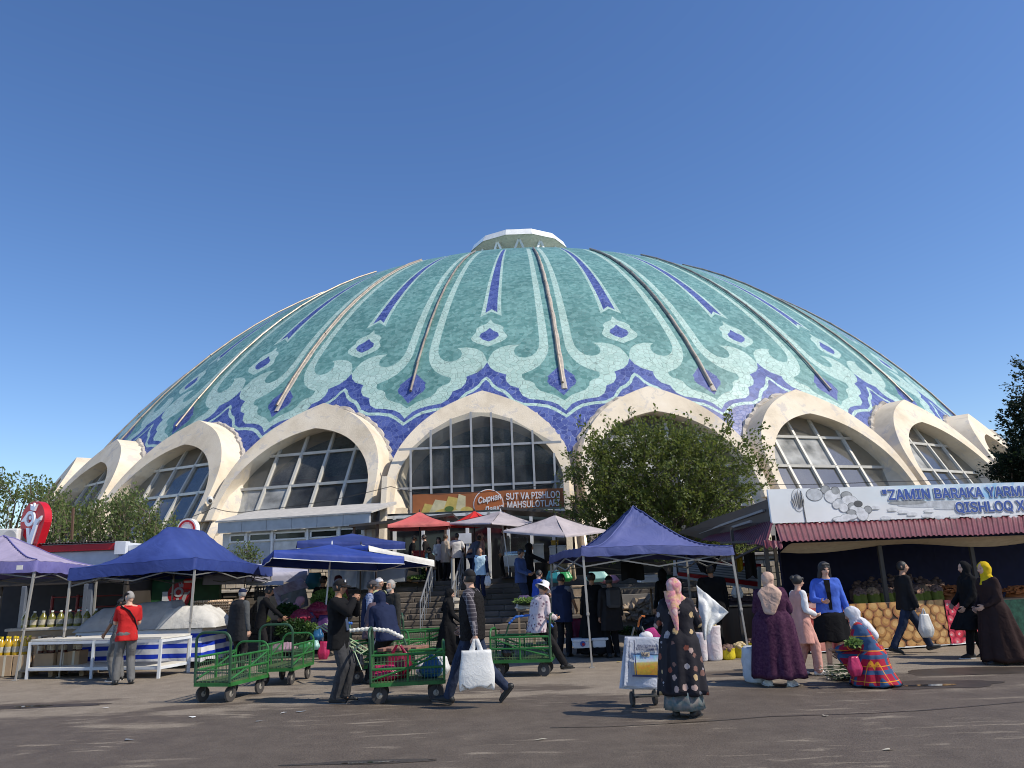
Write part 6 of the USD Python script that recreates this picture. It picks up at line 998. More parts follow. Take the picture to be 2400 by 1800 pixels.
# ---------------------------------------------------------------- people
MF = m3.Manifold
_SPH = {}
def sph(c, r, n=12):
    return MF.sphere(float(r), n).translate([float(x) for x in c])
def hull(*parts): return MF.batch_hull(list(parts))
def bone(a, b, ra, rb, n=12): return hull(sph(a, ra, n), sph(b, rb, n))
def join(ps): return MF.batch_boolean(ps, m3.OpType.Add)
def soft(man, edge=.028, it=6):
    m = man.refine_to_length(edge).to_mesh(); t = trimesh.Trimesh(m.vert_properties[:, :3], m.tri_verts, process=True, merge_tex=True, merge_norm=True)
    if it: trimesh.smoothing.filter_taubin(t, lamb=.5, nu=.53, iterations=it)
    return t
def fold(t, amp, seed=0, sx=7.0, sz=2.4):
    """Cloth folds: displaces along the normals with noise stretched along the height."""
    v = t.vertices; q = meshkit.fbm(np.stack([v[:, 0] * sx, v[:, 1] * sx, v[:, 2] * sz + seed * 3.7], 1), 3, seed) - .5; q2 = meshkit.fbm(v * 16 + seed, 2, seed + 5) - .5
    t.vertices = v + t.vertex_normals * (q * amp * 2 + q2 * amp * .8)[:, None]; return t
def ik(a, c, l1, l2, hint):
    a, c = np.asarray(a, float), np.asarray(c, float); d = c - a; L = np.linalg.norm(d); m = (l1 + l2) * .998
    if L > m: c = a + d / L * m; d = c - a; L = m
    u = d / L; h = np.asarray(hint, float); h = unit(h - u * (h @ u)); x = (l1 * l1 - l2 * l2 + L * L) / (2 * L); return a + u * x + h * math.sqrt(max(l1 * l1 - x * x, 0)), c
_HEADV = None
def head_mesh(fem=False):
    m = _ico(4); v = m.vertices.copy(); x, y, z = v.T
    P = np.stack([x * .074, y * .092, z * .112], 1)
    jaw = np.clip(-z, 0, 1); P[:, 0] *= 1 - .30 * jaw ** 1.3; P[:, 1] *= np.where(y < 0, 1 - .22 * jaw, 1 - .02 * jaw); P[:, 1] += .012 * jaw * (y > 0)
    face = np.clip(y, 0, 1) ** 2; X, Z = P[:, 0], P[:, 2]
    g = lambda cx, cz, sx, sz: np.exp(-((X - cx) / sx) ** 2 - ((Z - cz) / sz) ** 2) * face
    P[:, 1] += .024 * g(0, -.018, .011, .020) + .012 * g(0, .008, .009, .022) - .013 * (g(.030, .012, .016, .012) + g(-.030, .012, .016, .012)) + .006 * (g(.03, .036, .022, .008) + g(-.03, .036, .022, .008)) + .008 * g(0, -.060, .020, .007) - .006 * g(0, -.046, .02, .006) + .010 * g(0, -.092, .018, .014) + .005 * (g(.04, -.02, .018, .018) + g(-.04, -.02, .018, .018))
    return P, m.faces
def to_man(v, f): return MF(m3.Mesh(vert_properties=np.asarray(v, np.float32), tri_verts=np.asarray(f, np.uint32)))
SKIN = {}
def skin(tone):
    c = {'fair': (.50, .30, .21), 'tan': (.40, .22, .14), 'mid': (.33, .17, .10), 'deep': (.22, .11, .065)}[tone]
    return mat('skin_' + tone, c, .5, var=.12, vs=14, bump=.08, bs=200, spec=.35)
M_HAIRK = mat('black_hair', (.012, .010, .009), .45, bump=.5, bs=220, spec=.5); M_HAIRG = mat('grey_hair', (.30, .28, .26), .6, bump=.5, bs=220); M_HAIRB = mat('brown_hair', (.05, .032, .02), .5, bump=.5, bs=220); M_EYE = mat('dark_eye', (.015, .012, .012), .2); M_LIP = mat('lips', (.28, .09, .07), .5); M_SOLEW = paint('white_sole', (.6, .6, .58), .6); M_SHOEK = paint('black_shoe', (.012, .012, .012), .5); M_SHOEB = paint('brown_shoe', (.07, .045, .03), .5)
def rot_head(yaw, pitch, roll=0):
    return trimesh.transformations.euler_matrix(-math.radians(pitch), math.radians(roll), math.radians(yaw), 'sxyz')[:3, :3]
def hand_parts(w, fwd, palm_n, side, s, curl=.6, fine=True):
    """Palm and five fingers at wrist w; fwd: along the hand, palm_n: the way the palm faces; side: +1 right."""
    fwd = unit(fwd); n = unit(palm_n - fwd * (palm_n @ fwd)); x = np.cross(fwd, n) * side; P = []; L = .085 * s; k0 = w + fwd * L
    P.append(hull(sph(w + fwd * .012 * s + x * .016 * s, .016 * s, 8), sph(w + fwd * .012 * s - x * .016 * s, .016 * s, 8), sph(k0 + x * .030 * s, .012 * s, 8), sph(k0 - x * .032 * s, .011 * s, 8)))
    for i, (off, ln) in enumerate(((.031, .068), (.011, .078), (-.011, .072), (-.031, .056))):
        a = k0 + x * off * s; c1, c2 = curl * .75, curl * 1.7; d1 = fwd * math.cos(c1) + n * math.sin(c1) + x * off * .9; d2 = fwd * math.cos(c2) + n * math.sin(c2); b = a + unit(d1) * ln * .52 * s; c = b + d2 * ln * .5 * s; P.append(bone(a, b, .0095 * s, .0088 * s, 8)); P.append(bone(b, c, .0088 * s, .0075 * s, 8))
    a = w + fwd * .025 * s + x * .026 * s; b = a + unit(fwd * .7 + x * .75 + n * .25) * .042 * s; c = b + unit(fwd * .9 + x * .15 + n * .5) * .034 * s; P += [bone(a, b, .0135 * s, .011 * s, 8), bone(b, c, .011 * s, .009 * s, 8)]
    return P
PEOPLE = []
def person(label, at, yaw, h=1.7, tone='tan', lean=0, side=0, twist=0, hz=None, pel=(0, 0), head=(0, 0), lw=None, rw=None, le=None, re=None, lf=None, rf=None, knee=(0, 1, 0), kl=None, kr=None,
           top=None, sleeve='long', hem=.10, bulk=1.0, legs=None, loose=1.0, skirt=None, skirt_z=(0.95, .08), skirt_r=(.20, .30), train=(0, 0), skirt_fold=.042, shoes=M_SHOEK, sole=None, hair=None, hairstyle='short', scarf=None, scarf_len=.0, cap=None, brim=True, skull=None, bucket=None, sleeve_m=None, vest=None, curl=(.6, .6), fem=False, beard=None, fine=True, glasses=False, hands=True, extra=None, cape=None, width=1.0):
    s = h / 1.75; A = np.array; ux = A([1.0, 0, 0]); hz = (.94 if hz is None else hz / s); p = A([pel[0], pel[1], hz])
    ln, sd = math.radians(lean), math.radians(side); u = unit(A([math.sin(sd), math.sin(ln), math.cos(ln) * math.cos(sd)])); tw = math.radians(twist); tx = unit(A([math.cos(tw), math.sin(tw), 0]) - u * (A([math.cos(tw), math.sin(tw), 0]) @ u)); fw = np.cross(u, tx)
    sw = (.155 if fem else .175) * width; N = p + u * .50; SR, SL = p + u * .455 + tx * sw, p + u * .455 - tx * sw; HR, HL = p + ux * .085 * width - A([0, 0, .02]), p - ux * .085 * width - A([0, 0, .02])
    hd = unit(u * .75 + A([0, 0, .5]) + fw * .10); Hc = N + hd * .165 + fw * .015; RH = rot_head(head[0] + twist, head[1])
    lf = A(lf if lf is not None else (-.10, .0, 0)); rf = A(rf if rf is not None else (.10, .03, 0)); lwt = A(lw if lw is not None else (-.235 * width - .02, .06, hz - .10)); rwt = A(rw if rw is not None else (.235 * width + .02, .06, hz - .10))
    ankL, ankR = A([*lf[:2], lf[2] + .085]), A([*rf[:2], rf[2] + .085]); KL, ankL = ik(HL, ankL, .44, .43, kl if kl is not None else knee); KR, ankR = ik(HR, ankR, .44, .43, kr if kr is not None else knee)
    EL, WL = ik(SL, lwt, .285, .255, le if le is not None else (-.5, -1, -.1)); ER, WR = ik(SR, rwt, .285, .255, re if re is not None else (.5, -1, -.1))
    t = thing('person', label, 'person', at, math.radians(yaw)); sc = lambda q: q * s
    def put(name, mesh, m, smooth=True, **k):
        if isinstance(mesh, MB): mesh = mesh.mesh()
        v, f = (mesh.vertices, mesh.faces) if hasattr(mesh, 'vertices') else mesh; return obj(name, (np.asarray(v) * s, f), m, t, smooth=smooth, **k)
    b = 1.0 * width
    # body: one continuous surface
    parts = [hull(sph(p + ux * .075 * b, .105), sph(p - ux * .075 * b, .105), sph(p + u * .18 + tx * .06 * b, .095), sph(p + u * .18 - tx * .06 * b, .095)), hull(sph(p + u * .18 + tx * .06 * b, .095), sph(p + u * .18 - tx * .06 * b, .095), sph(p + u * .36 + tx * .085 * b, .108), sph(p + u * .36 - tx * .085 * b, .108)), hull(sph(p + u * .36 + tx * .08 * b, .105), sph(p + u * .36 - tx * .08 * b, .105), sph(SR - tx * .02, .055), sph(SL + tx * .02, .055), sph(N - u * .01, .055)), bone(N - u * .02, Hc - hd * .05, .058, .052)]
    for S_, E_, W_, Hj, K_, An in ((SL, EL, WL, HL, KL, ankL), (SR, ER, WR, HR, KR, ankR)): parts += [bone(S_, E_, .052, .041), bone(E_, W_, .041, .029), bone(Hj, K_, .088, .056), bone(K_, An, .056, .038), bone(An, An + A([0, .06, -.045]), .04, .035)]
    body = soft(join(parts), .035, 5); hv, hf = head_mesh(fem); pieces = [to_man(body.vertices, body.faces), to_man(hv @ RH.T + Hc, hf)]
    for q in (-1, 1): pieces.append(hull(sph(Hc + RH @ A([q * .071, -.012, .012]), .016, 8), sph(Hc + RH @ A([q * .075, -.02, .02]), .014, 8), sph(Hc + RH @ A([q * .069, -.010, -.018]), .009, 8)))
    if hands:
        for E_, W_, q, c in ((EL, WL, -1, curl[0]), (ER, WR, 1, curl[1])):
            f = unit(W_ - E_); inward = A([-q, 0.15, .1]) if abs(f[2]) > .5 else A([-q * .5, 0, .6 if f[2] > -.2 else 1]); pieces += hand_parts(W_, f, inward.astype(float), q, 1.0, c)
    bm = join(pieces).to_mesh(); put('body', (bm.vert_properties[:, :3], bm.tri_verts), skin(tone))
    for q in (-1, 1):
        e = MB(); e.ell(Hc + RH @ A([q * .030, .078, .013]), (.0085, .005, .0042), RH, 1); put('eye', e.mesh(), M_EYE); e = MB(); e.ell(Hc + RH @ A([q * .031, .083, .032]), (.014, .005, .0022), RH, 1); put('eyebrow', e.mesh(), M_HAIRB)
    e = MB(); e.ell(Hc + RH @ A([0, .091, -.053]), (.019, .006, .006), RH, 1); put('mouth', e.mesh(), M_LIP)
    if glasses: e = MB(); [e.ell(Hc + RH @ A([q * .030, .090, .012]), (.024, .006, .017), RH, 1) for q in (-1, 1)]; e.bar(Hc + RH @ A([-.07, .05, .018]), Hc + RH @ A([.07, .05, .018]), .008); put('sunglasses', e.mesh(), M_BLK)
    # clothing
    H0 = p - A([0, 0, 1]) * (hem + .06); zc = float(p[2] - hem - .075)
    def trim(P): return [q.trim_by_plane((0.0, 0.0, 1.0), zc) for q in P]
    if top is not None:
        k = bulk; hr = .130 * k + .02 * (hem > .3); P = [hull(*[sph(q, r) for q, r in ((H0 + ux * .085 * b * k, hr), (H0 - ux * .085 * b * k, hr), (p + u * .2 + tx * .065 * b, .115 * k), (p + u * .2 - tx * .065 * b, .115 * k))]), hull(*[sph(q, r) for q, r in ((p + u * .2 + tx * .065 * b, .115 * k), (p + u * .2 - tx * .065 * b, .115 * k), (p + u * .37 + tx * .09 * b, .122 * k), (p + u * .37 - tx * .09 * b, .122 * k))]), hull(*[sph(q, r) for q, r in ((p + u * .37 + tx * .085 * b, .12 * k), (p + u * .37 - tx * .085 * b, .12 * k), (SR - tx * .01, .064 * k), (SL + tx * .01, .064 * k), (N - u * .025, .064))])]; P = trim(P)
        sl = []
        for S_, E_, W_ in ((SL, EL, WL), (SR, ER, WR)):
            if sleeve == 'none': continue
            if sleeve == 'short': sl.append(bone(S_, S_ + (E_ - S_) * .72, .068 * k, .066 * k))
            else: sl += [bone(S_, E_, .066 * k, .056 * k), bone(E_, E_ + (W_ - E_) * .93, .056 * k, .043 * k)]
        if sleeve_m is None: P += sl
        else: put('sleeves', fold(soft(join(sl), .03, 4), .012, 3), sleeve_m)
        put('top', fold(soft(join(P), .03, 5), .014 * (1 + .4 * (k > 1)), len(PEOPLE)), top)
        if sleeve_m is None and sleeve != 'none': c = MB(); c.tube([N - u * .015 + np.cos(a) * tx * .062 + np.sin(a) * fw * .066 + u * .012 for a in np.linspace(0, 2 * PI, 14)], .015, 6); put('collar', c.mesh(), top)
    if vest is not None:
        k = bulk * 1.07; P = [hull(*[sph(q, r) for q, r in ((H0 + ux * .085 * b * k, .13 * k), (H0 - ux * .085 * b * k, .13 * k), (p + u * .2 + tx * .065 * b, .12 * k), (p + u * .2 - tx * .065 * b, .12 * k), (p + u * .37 + tx * .09 * b, .126 * k), (p + u * .37 - tx * .09 * b, .126 * k))]), hull(*[sph(q, r) for q, r in ((p + u * .37 + tx * .085 * b, .12 * k), (p + u * .37 - tx * .085 * b, .12 * k), (SR - tx * .05, .066 * k), (SL + tx * .05, .066 * k), (N - u * .01, .068))])]; P = trim(P); put('vest', fold(soft(join(P), .03, 5), .015, len(PEOPLE) + 2), vest)
    if legs is not None:
        k = loose; P = [hull(sph(p + ux * .075 * b + u * .05, .094), sph(p - ux * .075 * b + u * .05, .094), sph(HR, .106 + .02 * (k - 1)), sph(HL, .106 + .02 * (k - 1)))]
        for Hj, K_, An in ((HL, KL, ankL), (HR, KR, ankR)): P += [bone(Hj, K_, .100 * k, .074 * k), bone(K_, An - (An - K_) * .02, .076 * k, .062 * k)]
        put('trousers', fold(soft(join(P), .032, 5), .016, len(PEOPLE) + 1, 9, 3.5), legs)
    if skirt is not None:
        z0, z1 = skirt_z; a = np.linspace(0, 2 * PI, 56, endpoint=False); mid = (lf[:2] + rf[:2]) / 2; ext = np.abs(lf[:2] - rf[:2]) / 2; rings = []
        for v in np.linspace(0, 1, 16):
            c = p[:2] * (1 - v) + (mid + A(train) * v) * v + p[:2] * 0; q_ = min(1, v / .22); r0 = skirt_r[0] * (.66 + .34 * q_ * q_ * (3 - 2 * q_)) + (skirt_r[1] - skirt_r[0]) * v ** .85; rx, ry = r0 * (1 + .12 * (1 - v)) * b + ext[0] * v * .7 + abs(train[0]) * v * v * .6, r0 * (.80 + .2 * v) + ext[1] * v * .8 + abs(train[1]) * v * v * .6; w = 1 + (skirt_fold / .3) * v ** .7 * (1.1 * np.abs(np.sin(a * 4.5 + len(PEOPLE) + .4 * v)) - .6 + np.sin(a * 11 + 1.3 * len(PEOPLE) + v) * .3 + 1.2 * fbm1(np.cos(a) * 2, np.sin(a) * 2 + v, 1.2, len(PEOPLE)))
            z = z0 + (z1 - z0) * v; rings.append(np.stack([c[0] + rx * w * np.cos(a), c[1] + ry * w * np.sin(a), np.full(56, z) + (.012 * np.sin(a * 7) * v)], 1))
        q = MB(); q.loft(rings, cap=True); put('skirt', q.mesh(), skirt)
    if shoes is not None:
        for f, K_, An in ((lf, KL, ankL), (rf, KR, ankR)):
            toe = f[3] if len(f) > 3 else 0; pit = f[4] if len(f) > 4 else 0; d = A([math.sin(math.radians(-toe)), math.cos(math.radians(-toe)), 0]); up = A([0, 0, 1.0]); d2 = d * math.cos(math.radians(pit)) - up * math.sin(math.radians(pit)); n2 = np.cross(np.cross(d2, up), d2); base = An - n2 * .045
            P = hull(sph(base - d2 * .055, .042), sph(base + d2 * .06 - n2 * .005, .042), sph(base + d2 * .165 - n2 * .015, .030), sph(An - n2 * .01 - d2 * .02, .046)); put('shoe', soft(P, .03, 2), shoes)
            q = MB(); Q = axes(np.cross(d2, n2), d2, n2, base - n2 * .048 + d2 * .05); q.prism(Polygon([(-.045, -.105), (.045, -.105), (.052, .06), (.03, .155), (-.03, .155), (-.052, .06)]).buffer(.008), .02, Q); put('sole', q.mesh(), sole or M_BLK, smooth=False)
    def hp(x, y, z): return Hc + RH @ A([x, y, z])
    if hair is not None:
        q = MB(); 
        if hairstyle == 'long':
            P = [hull(sph(hp(0, -.012, .03), .100, 16), sph(hp(0, -.035, -.02), .085, 16)), hull(sph(hp(-.062, .005, .0), .042), sph(hp(-.080, -.010, -.13), .040), sph(hp(-.05, -.05, -.15), .045)), hull(sph(hp(.062, .005, 0), .042), sph(hp(.080, -.01, -.13), .040), sph(hp(.05, -.05, -.15), .045)), hull(sph(hp(0, -.06, 0), .06), sph(hp(0, -.07, -.15), .055)), hull(sph(hp(-.05, .045, .092), .022), sph(hp(.05, .045, .092), .022), sph(hp(0, .03, .09), .04))]; put('hair', soft(join(P), .02, 4), hair)
        elif hairstyle == 'updo': put('hair', soft(join([sph(hp(0, -.016, .026), .097, 18), hull(sph(hp(-.04, .06, .07), .028), sph(hp(.045, .062, .06), .028)), sph(hp(0, -.10, .05), .05)]), .02, 4), hair)
        else:
            e = trimesh.creation.icosphere(3); v = e.vertices * [.0795, .0985, .112]; v[:, 1] -= .010; v[:, 2] += .014; low_ = (v[:, 2] < -.055); v[low_, 2] = -.055; v *= (1 + .05 * (meshkit.fbm(v * 40, 2, 3) - .5))[:, None]; m_ = v[:, 1] > .055; v[m_, 1] -= .6 * np.clip(.062 - v[m_, 2], 0, .05) * 0.9; put('hair', (v @ RH.T + Hc, e.faces), hair)
    if beard is not None: put('beard', soft(hull(sph(hp(0, .062, -.085), .034), sph(hp(-.035, .035, -.07), .03), sph(hp(.035, .035, -.07), .03), sph(hp(0, .05, -.11), .02)), .015, 2), beard)
    if cap is not None:
        e = trimesh.creation.icosphere(3); v = e.vertices * [.089, .106, .094]; v[:, 2] = np.maximum(v[:, 2], .005) + .028 + .0; v[:, 2] += .012 * (v[:, 1] / .1); put('cap', (v @ RH.T + Hc, e.faces), cap)
        if brim: g_ = np.array([[hp(.074 * math.sin(a) * (1 - .12 * w), .088 * abs(math.cos(a)) + .02 + .075 * w * math.cos(a) ** .7, .038 - .028 * w - .012 * math.sin(a) ** 2) for a in np.linspace(-1.35, 1.35, 14)] for w in (0, .5, 1)]); put('cap_brim', solid_sheet(g_, .005), cap)
    if skull is not None: e = trimesh.creation.icosphere(3); v = e.vertices * [.084, .100, .088]; v[:, 2] = np.maximum(v[:, 2], -.004) + .030; put('skullcap', (v @ RH.T + Hc + RH @ A([0, -.012, 0]), e.faces), skull)
    if bucket is not None: q = MB(); q.lathe([(.01, .135), (.075, .13), (.095, .045), (.10, .035), (.165, -.01), (.16, -.014), (.098, .028)], Hc, 24, RH); put('bucket_hat', q.mesh(), bucket)
    if scarf is not None:
        P = [hull(sph(hp(0, -.018, .028), .103, 18), sph(hp(0, -.022, -.035), .098, 16), sph(hp(0, -.06, .01), .088, 16)), hull(sph(hp(0, -.02, -.05), .092), sph(N + u * .045, .085), sph(N + u * .02 + fw * .03, .075)), hull(sph(N + u * .03, .085), sph(SR - tx * .03 - u * .01, .062), sph(SL + tx * .03 - u * .01, .062), sph(p + u * .40 + fw * .05, .10), sph(p + u * .40 - fw * .05, .10))]
        bo = .035 + .14 * max(0, bulk - 1)
        if scarf_len: P.append(hull(sph(N + u * .03 - fw * .04, .09), sph(SR - tx * .05 - fw * (.03 + bo), .06), sph(SL + tx * .05 - fw * (.03 + bo), .06), sph(p + u * (.42 - scarf_len) - fw * (.08 + bo) + tx * .03, .05), sph(p + u * (.42 - scarf_len) - fw * (.08 + bo) - tx * .06, .05)))
        put('headscarf', fold(soft(join(P), .024, 5), .019, len(PEOPLE) + 7, 15, 5), scarf)
    PEOPLE.append(t)
    info = dict(p=p * s, N=N * s, Hc=Hc * s, WL=WL * s, WR=WR * s, SL=SL * s, SR=SR * s, u=u, fw=fw, tx=tx, s=s, M=frame(at, math.radians(yaw)), t=t, put=put, KL=KL * s, KR=KR * s, EL=EL * s, ER=ER * s)
    info['w'] = lambda q: (info['M'] @ np.r_[q, 1])[:3]
    return info
# cloth materials
def C(n, c, **k): return cloth(n, c, **k)
K_BLACK = C('black_fabric', (.010, .010, .011)); K_BLACK2 = C('soft_black_fabric', (.018, .017, .018)); K_DGREY = C('dark_grey_fabric', (.045, .045, .048)); K_GREY = C('grey_fabric', (.12, .12, .12)); K_NAVY = C('navy_fabric', (.016, .022, .052)); K_JEAN = C('dark_jeans', (.016, .022, .042), col2=(.03, .04, .07)); K_RED = C('red_polo', (.42, .022, .022)); K_WHITE = C('white_cotton', (.62, .61, .62)); K_BEIGE = C('beige_wool', (.46, .38, .31)); K_QUILT = C('quilted_black', (.014, .013, .013), wrinkle=1.0, ws=22); K_TEAL = C('teal_shirt', (.12, .22, .25)); K_LBLUE = C('light_blue_shirt', (.42, .58, .68)); K_BLUE = C('royal_blue_tee', (.035, .075, .36)); K_JACKB = C('cornflower_wool', (.065, .13, .50), wrinkle=.4); K_PINK = C('dusty_pink_suit', (.56, .29, .24)); K_DENIM = C('denim_blue', (.05, .075, .16)); K_BROWN = C('dark_brown_abaya', (.030, .018, .017)); K_YEL = C('yellow_scarf', (.52, .36, .015)); K_BSC = C('beige_scarf', (.48, .33, .26), wrinkle=.7); K_WSC = C('white_scarf', (.52, .52, .56), wrinkle=.7); K_PSC = C('pink_scarf', (.42, .22, .27)); K_PHIJ = C('pale_pink_hijab', (.45, .30, .28)); K_MAUVE = C('mauve_jacket', (.11, .075, .085)); K_CAMO = C('camo_cap', (.16, .15, .10), col2=(.07, .07, .04), vs=30)
K_PURPLE = C('purple_velvet', (.028, .007, .026), col2=(.075, .032, .058), vs=26); K_MAROON = C('maroon_print', (.10, .03, .04), col2=(.04, .012, .018), vs=40)
def patterned_cloth(name, base, flowers, scale, thr, leaf=None):
    n = {'tc': ('texture_coordinate', {}), 'v': ('voronoi_texture', {'feature': 'f1', 'scale': scale, 'randomness': .9}), 'n': ('noise_texture', {'scale': scale * 4, 'detail': 3.0}), 'k': ('math', {'math_type': 'multiply', 'value2': .32}), 'ad': ('math', {'math_type': 'add'}), 'lt': ('math', {'math_type': 'less_than', 'value2': thr}), 'sp': ('separate_color', {}), 'fr': ('rgb_ramp', {'ramp': flowers, 'interpolate': False}), 'm': ('mix', {'color1': base}),
         'w': ('noise_texture', {'scale': 8.0, 'detail': 3.0}), 'b': ('bump', {'strength': .5, 'distance': .03}), 'p': ('principled_bsdf', {'roughness': .8, 'specular_ior_level': .25})}
    l = [('tc.object', 'v.vector'), ('tc.object', 'n.vector'), ('n.fac', 'k.value1'), ('k.value', 'ad.value1'), ('v.distance', 'ad.value2'), ('ad.value', 'lt.value1'), ('lt.value', 'm.fac'), ('v.color', 'sp.color'), ('sp.r', 'fr.fac'), ('fr.color', 'm.color2'), ('m.color', 'p.base_color'), ('tc.object', 'w.vector'), ('w.fac', 'b.height'), ('b.normal', 'p.normal')]
    return usdkit.material(stage, '/World/Looks/' + name, n, l, surface='p.BSDF')
K_FLORAL = patterned_cloth('flowered_black_dress', (.012, .011, .016), [(0, (.012, .011, .016)), (.35, (.38, .27, .24)), (.5, (.16, .085, .07)), (.65, (.42, .30, .16)), (.8, (.28, .26, .28)), (.9, (.20, .06, .04))], 9.5, .52)
K_PAIS = patterned_cloth('paisley_blouse', (.50, .42, .44), [(0, (.14, .085, .12)), (.3, (.55, .5, .5)), (.6, (.20, .12, .16))], 16, .50); K_FLHEM = C('teal_flowered_hem', (.055, .10, .11), col2=(.20, .17, .16), vs=18)
def grid_cloth(name, base, lines):
    """Woven checks: lines = (period, width, phase, colour) drawn across x and z of the object's own space (y folded in)."""
    n = {'tc': ('texture_coordinate', {}), 's': ('separate_xyz', {}), 'w': ('noise_texture', {'scale': 8.0}), 'b': ('bump', {'strength': .5, 'distance': .03}), 'p': ('principled_bsdf', {'roughness': .85, 'specular_ior_level': .2}), 'xy': ('math', {'math_type': 'multiply_add', 'value2': .3})}
    l = [('tc.object', 's.vector'), ('tc.object', 'w.vector'), ('w.fac', 'b.height'), ('b.normal', 'p.normal'), ('s.y', 'xy.value1'), ('s.x', 'xy.value3')]; n['c0'] = ('color', {'value': base}); cur = 'c0.color'
    for i, (per, wid, ph, col) in enumerate(lines):
        for ax in ('x', 'z'):
            q = f'{ax}{i}'; n['a' + q] = ('math', {'math_type': 'add', 'value2': ph + 10}); n['d' + q] = ('math', {'math_type': 'divide', 'value2': per}); n['f' + q] = ('math', {'math_type': 'fraction'}); n['l' + q] = ('math', {'math_type': 'less_than', 'value2': wid / per}); n['m' + q] = ('mix', {'color2': col})
            l += [('xy.value' if ax == 'x' else 's.z', f'a{q}.value1'), (f'a{q}.value', f'd{q}.value1'), (f'd{q}.value', f'f{q}.value1'), (f'f{q}.value', f'l{q}.value1'), (f'l{q}.value', f'm{q}.fac'), (cur, f'm{q}.color1')]; cur = f'm{q}.color'
    l.append((cur, 'p.base_color')); return usdkit.material(stage, '/World/Looks/' + name, n, l, surface='p.BSDF')
K_TARTAN = grid_cloth('red_tartan', (.30, .012, .035), [(.20, .055, .02, (.035, .075, .16)), (.20, .010, .12, (.55, .24, .02))]); K_PLAID = grid_cloth('grey_plaid', (.045, .04, .05), [(.055, .006, 0, (.22, .20, .21))]); K_STRIPE = grid_cloth('blue_striped_shirt', (.06, .09, .22), [(.03, .012, 0, (.25, .28, .38))])
n_ = {'tc': ('texture_coordinate', {}), 'n': ('noise_texture', {'scale': 7.0, 'detail': 2.0, 'distortion': 1.0}), 'r': ('rgb_ramp', {'ramp': [(.3, (.40, .27, .06)), (.42, (.50, .28, .20)), (.5, (.42, .14, .19)), (.58, (.48, .33, .31)), (.7, (.33, .27, .36))]}), 'w': ('noise_texture', {'scale': 12.0}), 'b': ('bump', {'strength': .6, 'distance': .03}), 'p': ('principled_bsdf', {'roughness': .75})}
K_TIE = usdkit.material(stage, '/World/Looks/tie_dye_scarf', n_, [('tc.object', 'n.vector'), ('n.fac', 'r.fac'), ('r.color', 'p.base_color'), ('tc.object', 'w.vector'), ('w.fac', 'b.height'), ('b.normal', 'p.normal')], surface='p.BSDF')
def ht(px, py, y, z0=0.0): return float(np.clip(V(px, py, y)[2] - z0 + .01, 1.25, 1.92))
def gp(px, py): q = G(px, py); return (q[0], q[1], 0.0)
def vp(px, y, z): q = V(px, 1400, y); return (q[0], y, z)

# ---- the left group
a = gp(288, 1604); R = person('man in red polo shirt and black cap looking at a phone beside the white table', a, 32, ht(285, 1384, a[1]), 'fair', lean=4, head=(28, 28), lw=(-.10, .36, 1.13), rw=(.10, .30, 1.08), top=K_RED, sleeve='short', hem=.07, legs=K_GREY, loose=1.12, hair=M_HAIRG, cap=K_BLACK2, lf=(-.13, .06, 0, 5), rf=(.13, -.03, 0, -10), bulk=.94)
q = MB(); s_ = R['s']; q.tube([R['SL'] + A_ for A_ in [np.array([.03, -.06, .05])]] + [R['N'] + R['fw'] * -.14 - R['u'] * .1 * s_, R['p'] + R['u'] * .25 + np.array([.10, -.13, 0]), R['p'] + np.array([.17, -.04, .05])], .014, 6); obj('strap', q, K_BLACK, R['t']); q = MB(); q.cbox(R['WL'] + np.array([.03, .08, .03]), (.075, .15, .012), .004); obj('phone', q, M_BLK, R['t'])
a = gp(256, 1600); a = (a[0], a[1] + .30, 0); person('woman in grey standing behind the man in red and pointing down', a, 70, ht(275, 1400, a[1]), 'deep', fem=True, head=(10, 25), lw=(-.12, .42, .86), le=(-.3, -.4, -1), top=C('grey_print_top', (.20, .20, .21), col2=(.03, .03, .035), vs=24), sleeve='short', hem=.1, legs=K_GREY, loose=1.35, hair=M_HAIRK, cap=K_DGREY, shoes=M_SHOEK, sole=M_SOLEW)
a = vp(560, 16.3, 0); person('old man in dark vest and navy cap walking past the striped counter', a, -30, ht(556, 1376, 16.3), 'fair', lean=6, head=(40, 5), top=C('grey_shirt', (.075, .078, .08)), vest=C('charcoal_vest', (.022, .022, .024)), hem=.22, legs=K_BLACK2, hair=M_HAIRG, skull=K_NAVY, lw=(-.26, .08, .86), bulk=1.12, width=1.05)
a = vp(612, 18.2, 0); person('dark haired man in black reaching over the vegetables with one arm', a, -75, ht(612, 1371, 18.2), 'mid', lean=14, head=(10, 15), rw=(.14, .52, .98), re=(.3, -.2, -1), top=K_BLACK, legs=K_BLACK2, hair=M_HAIRK)
a = vp(676, 19.6, 0); person('woman in black coat and pink scarf bending over the greens', a, -80, 1.6, 'tan', lean=48, pel=(0, -.15), fem=True, head=(0, 35), lw=(-.15, .62, .75), rw=(.15, .65, .72), top=K_BLACK, hem=.45, bulk=1.12, skirt=K_BLACK, skirt_z=(.95, .2), scarf=K_PSC)
a = vp(752, 20.8, 0); person('person in black coat and cap behind the vegetable heap under the blue parasols', a, -20, ht(750, 1342, 20.8), 'mid', lean=6, top=K_BLACK, hem=.35, legs=K_BLACK2, cap=K_BLACK, hair=M_HAIRK)
a = vp(792, 21.0, 0); person('person in maroon print jacket seen from behind beside the teal bag', a, 10, ht(790, 1346, 21.0), 'mid', fem=True, lean=8, top=K_MAROON, hem=.3, legs=K_BLACK2, scarf=K_MAROON)
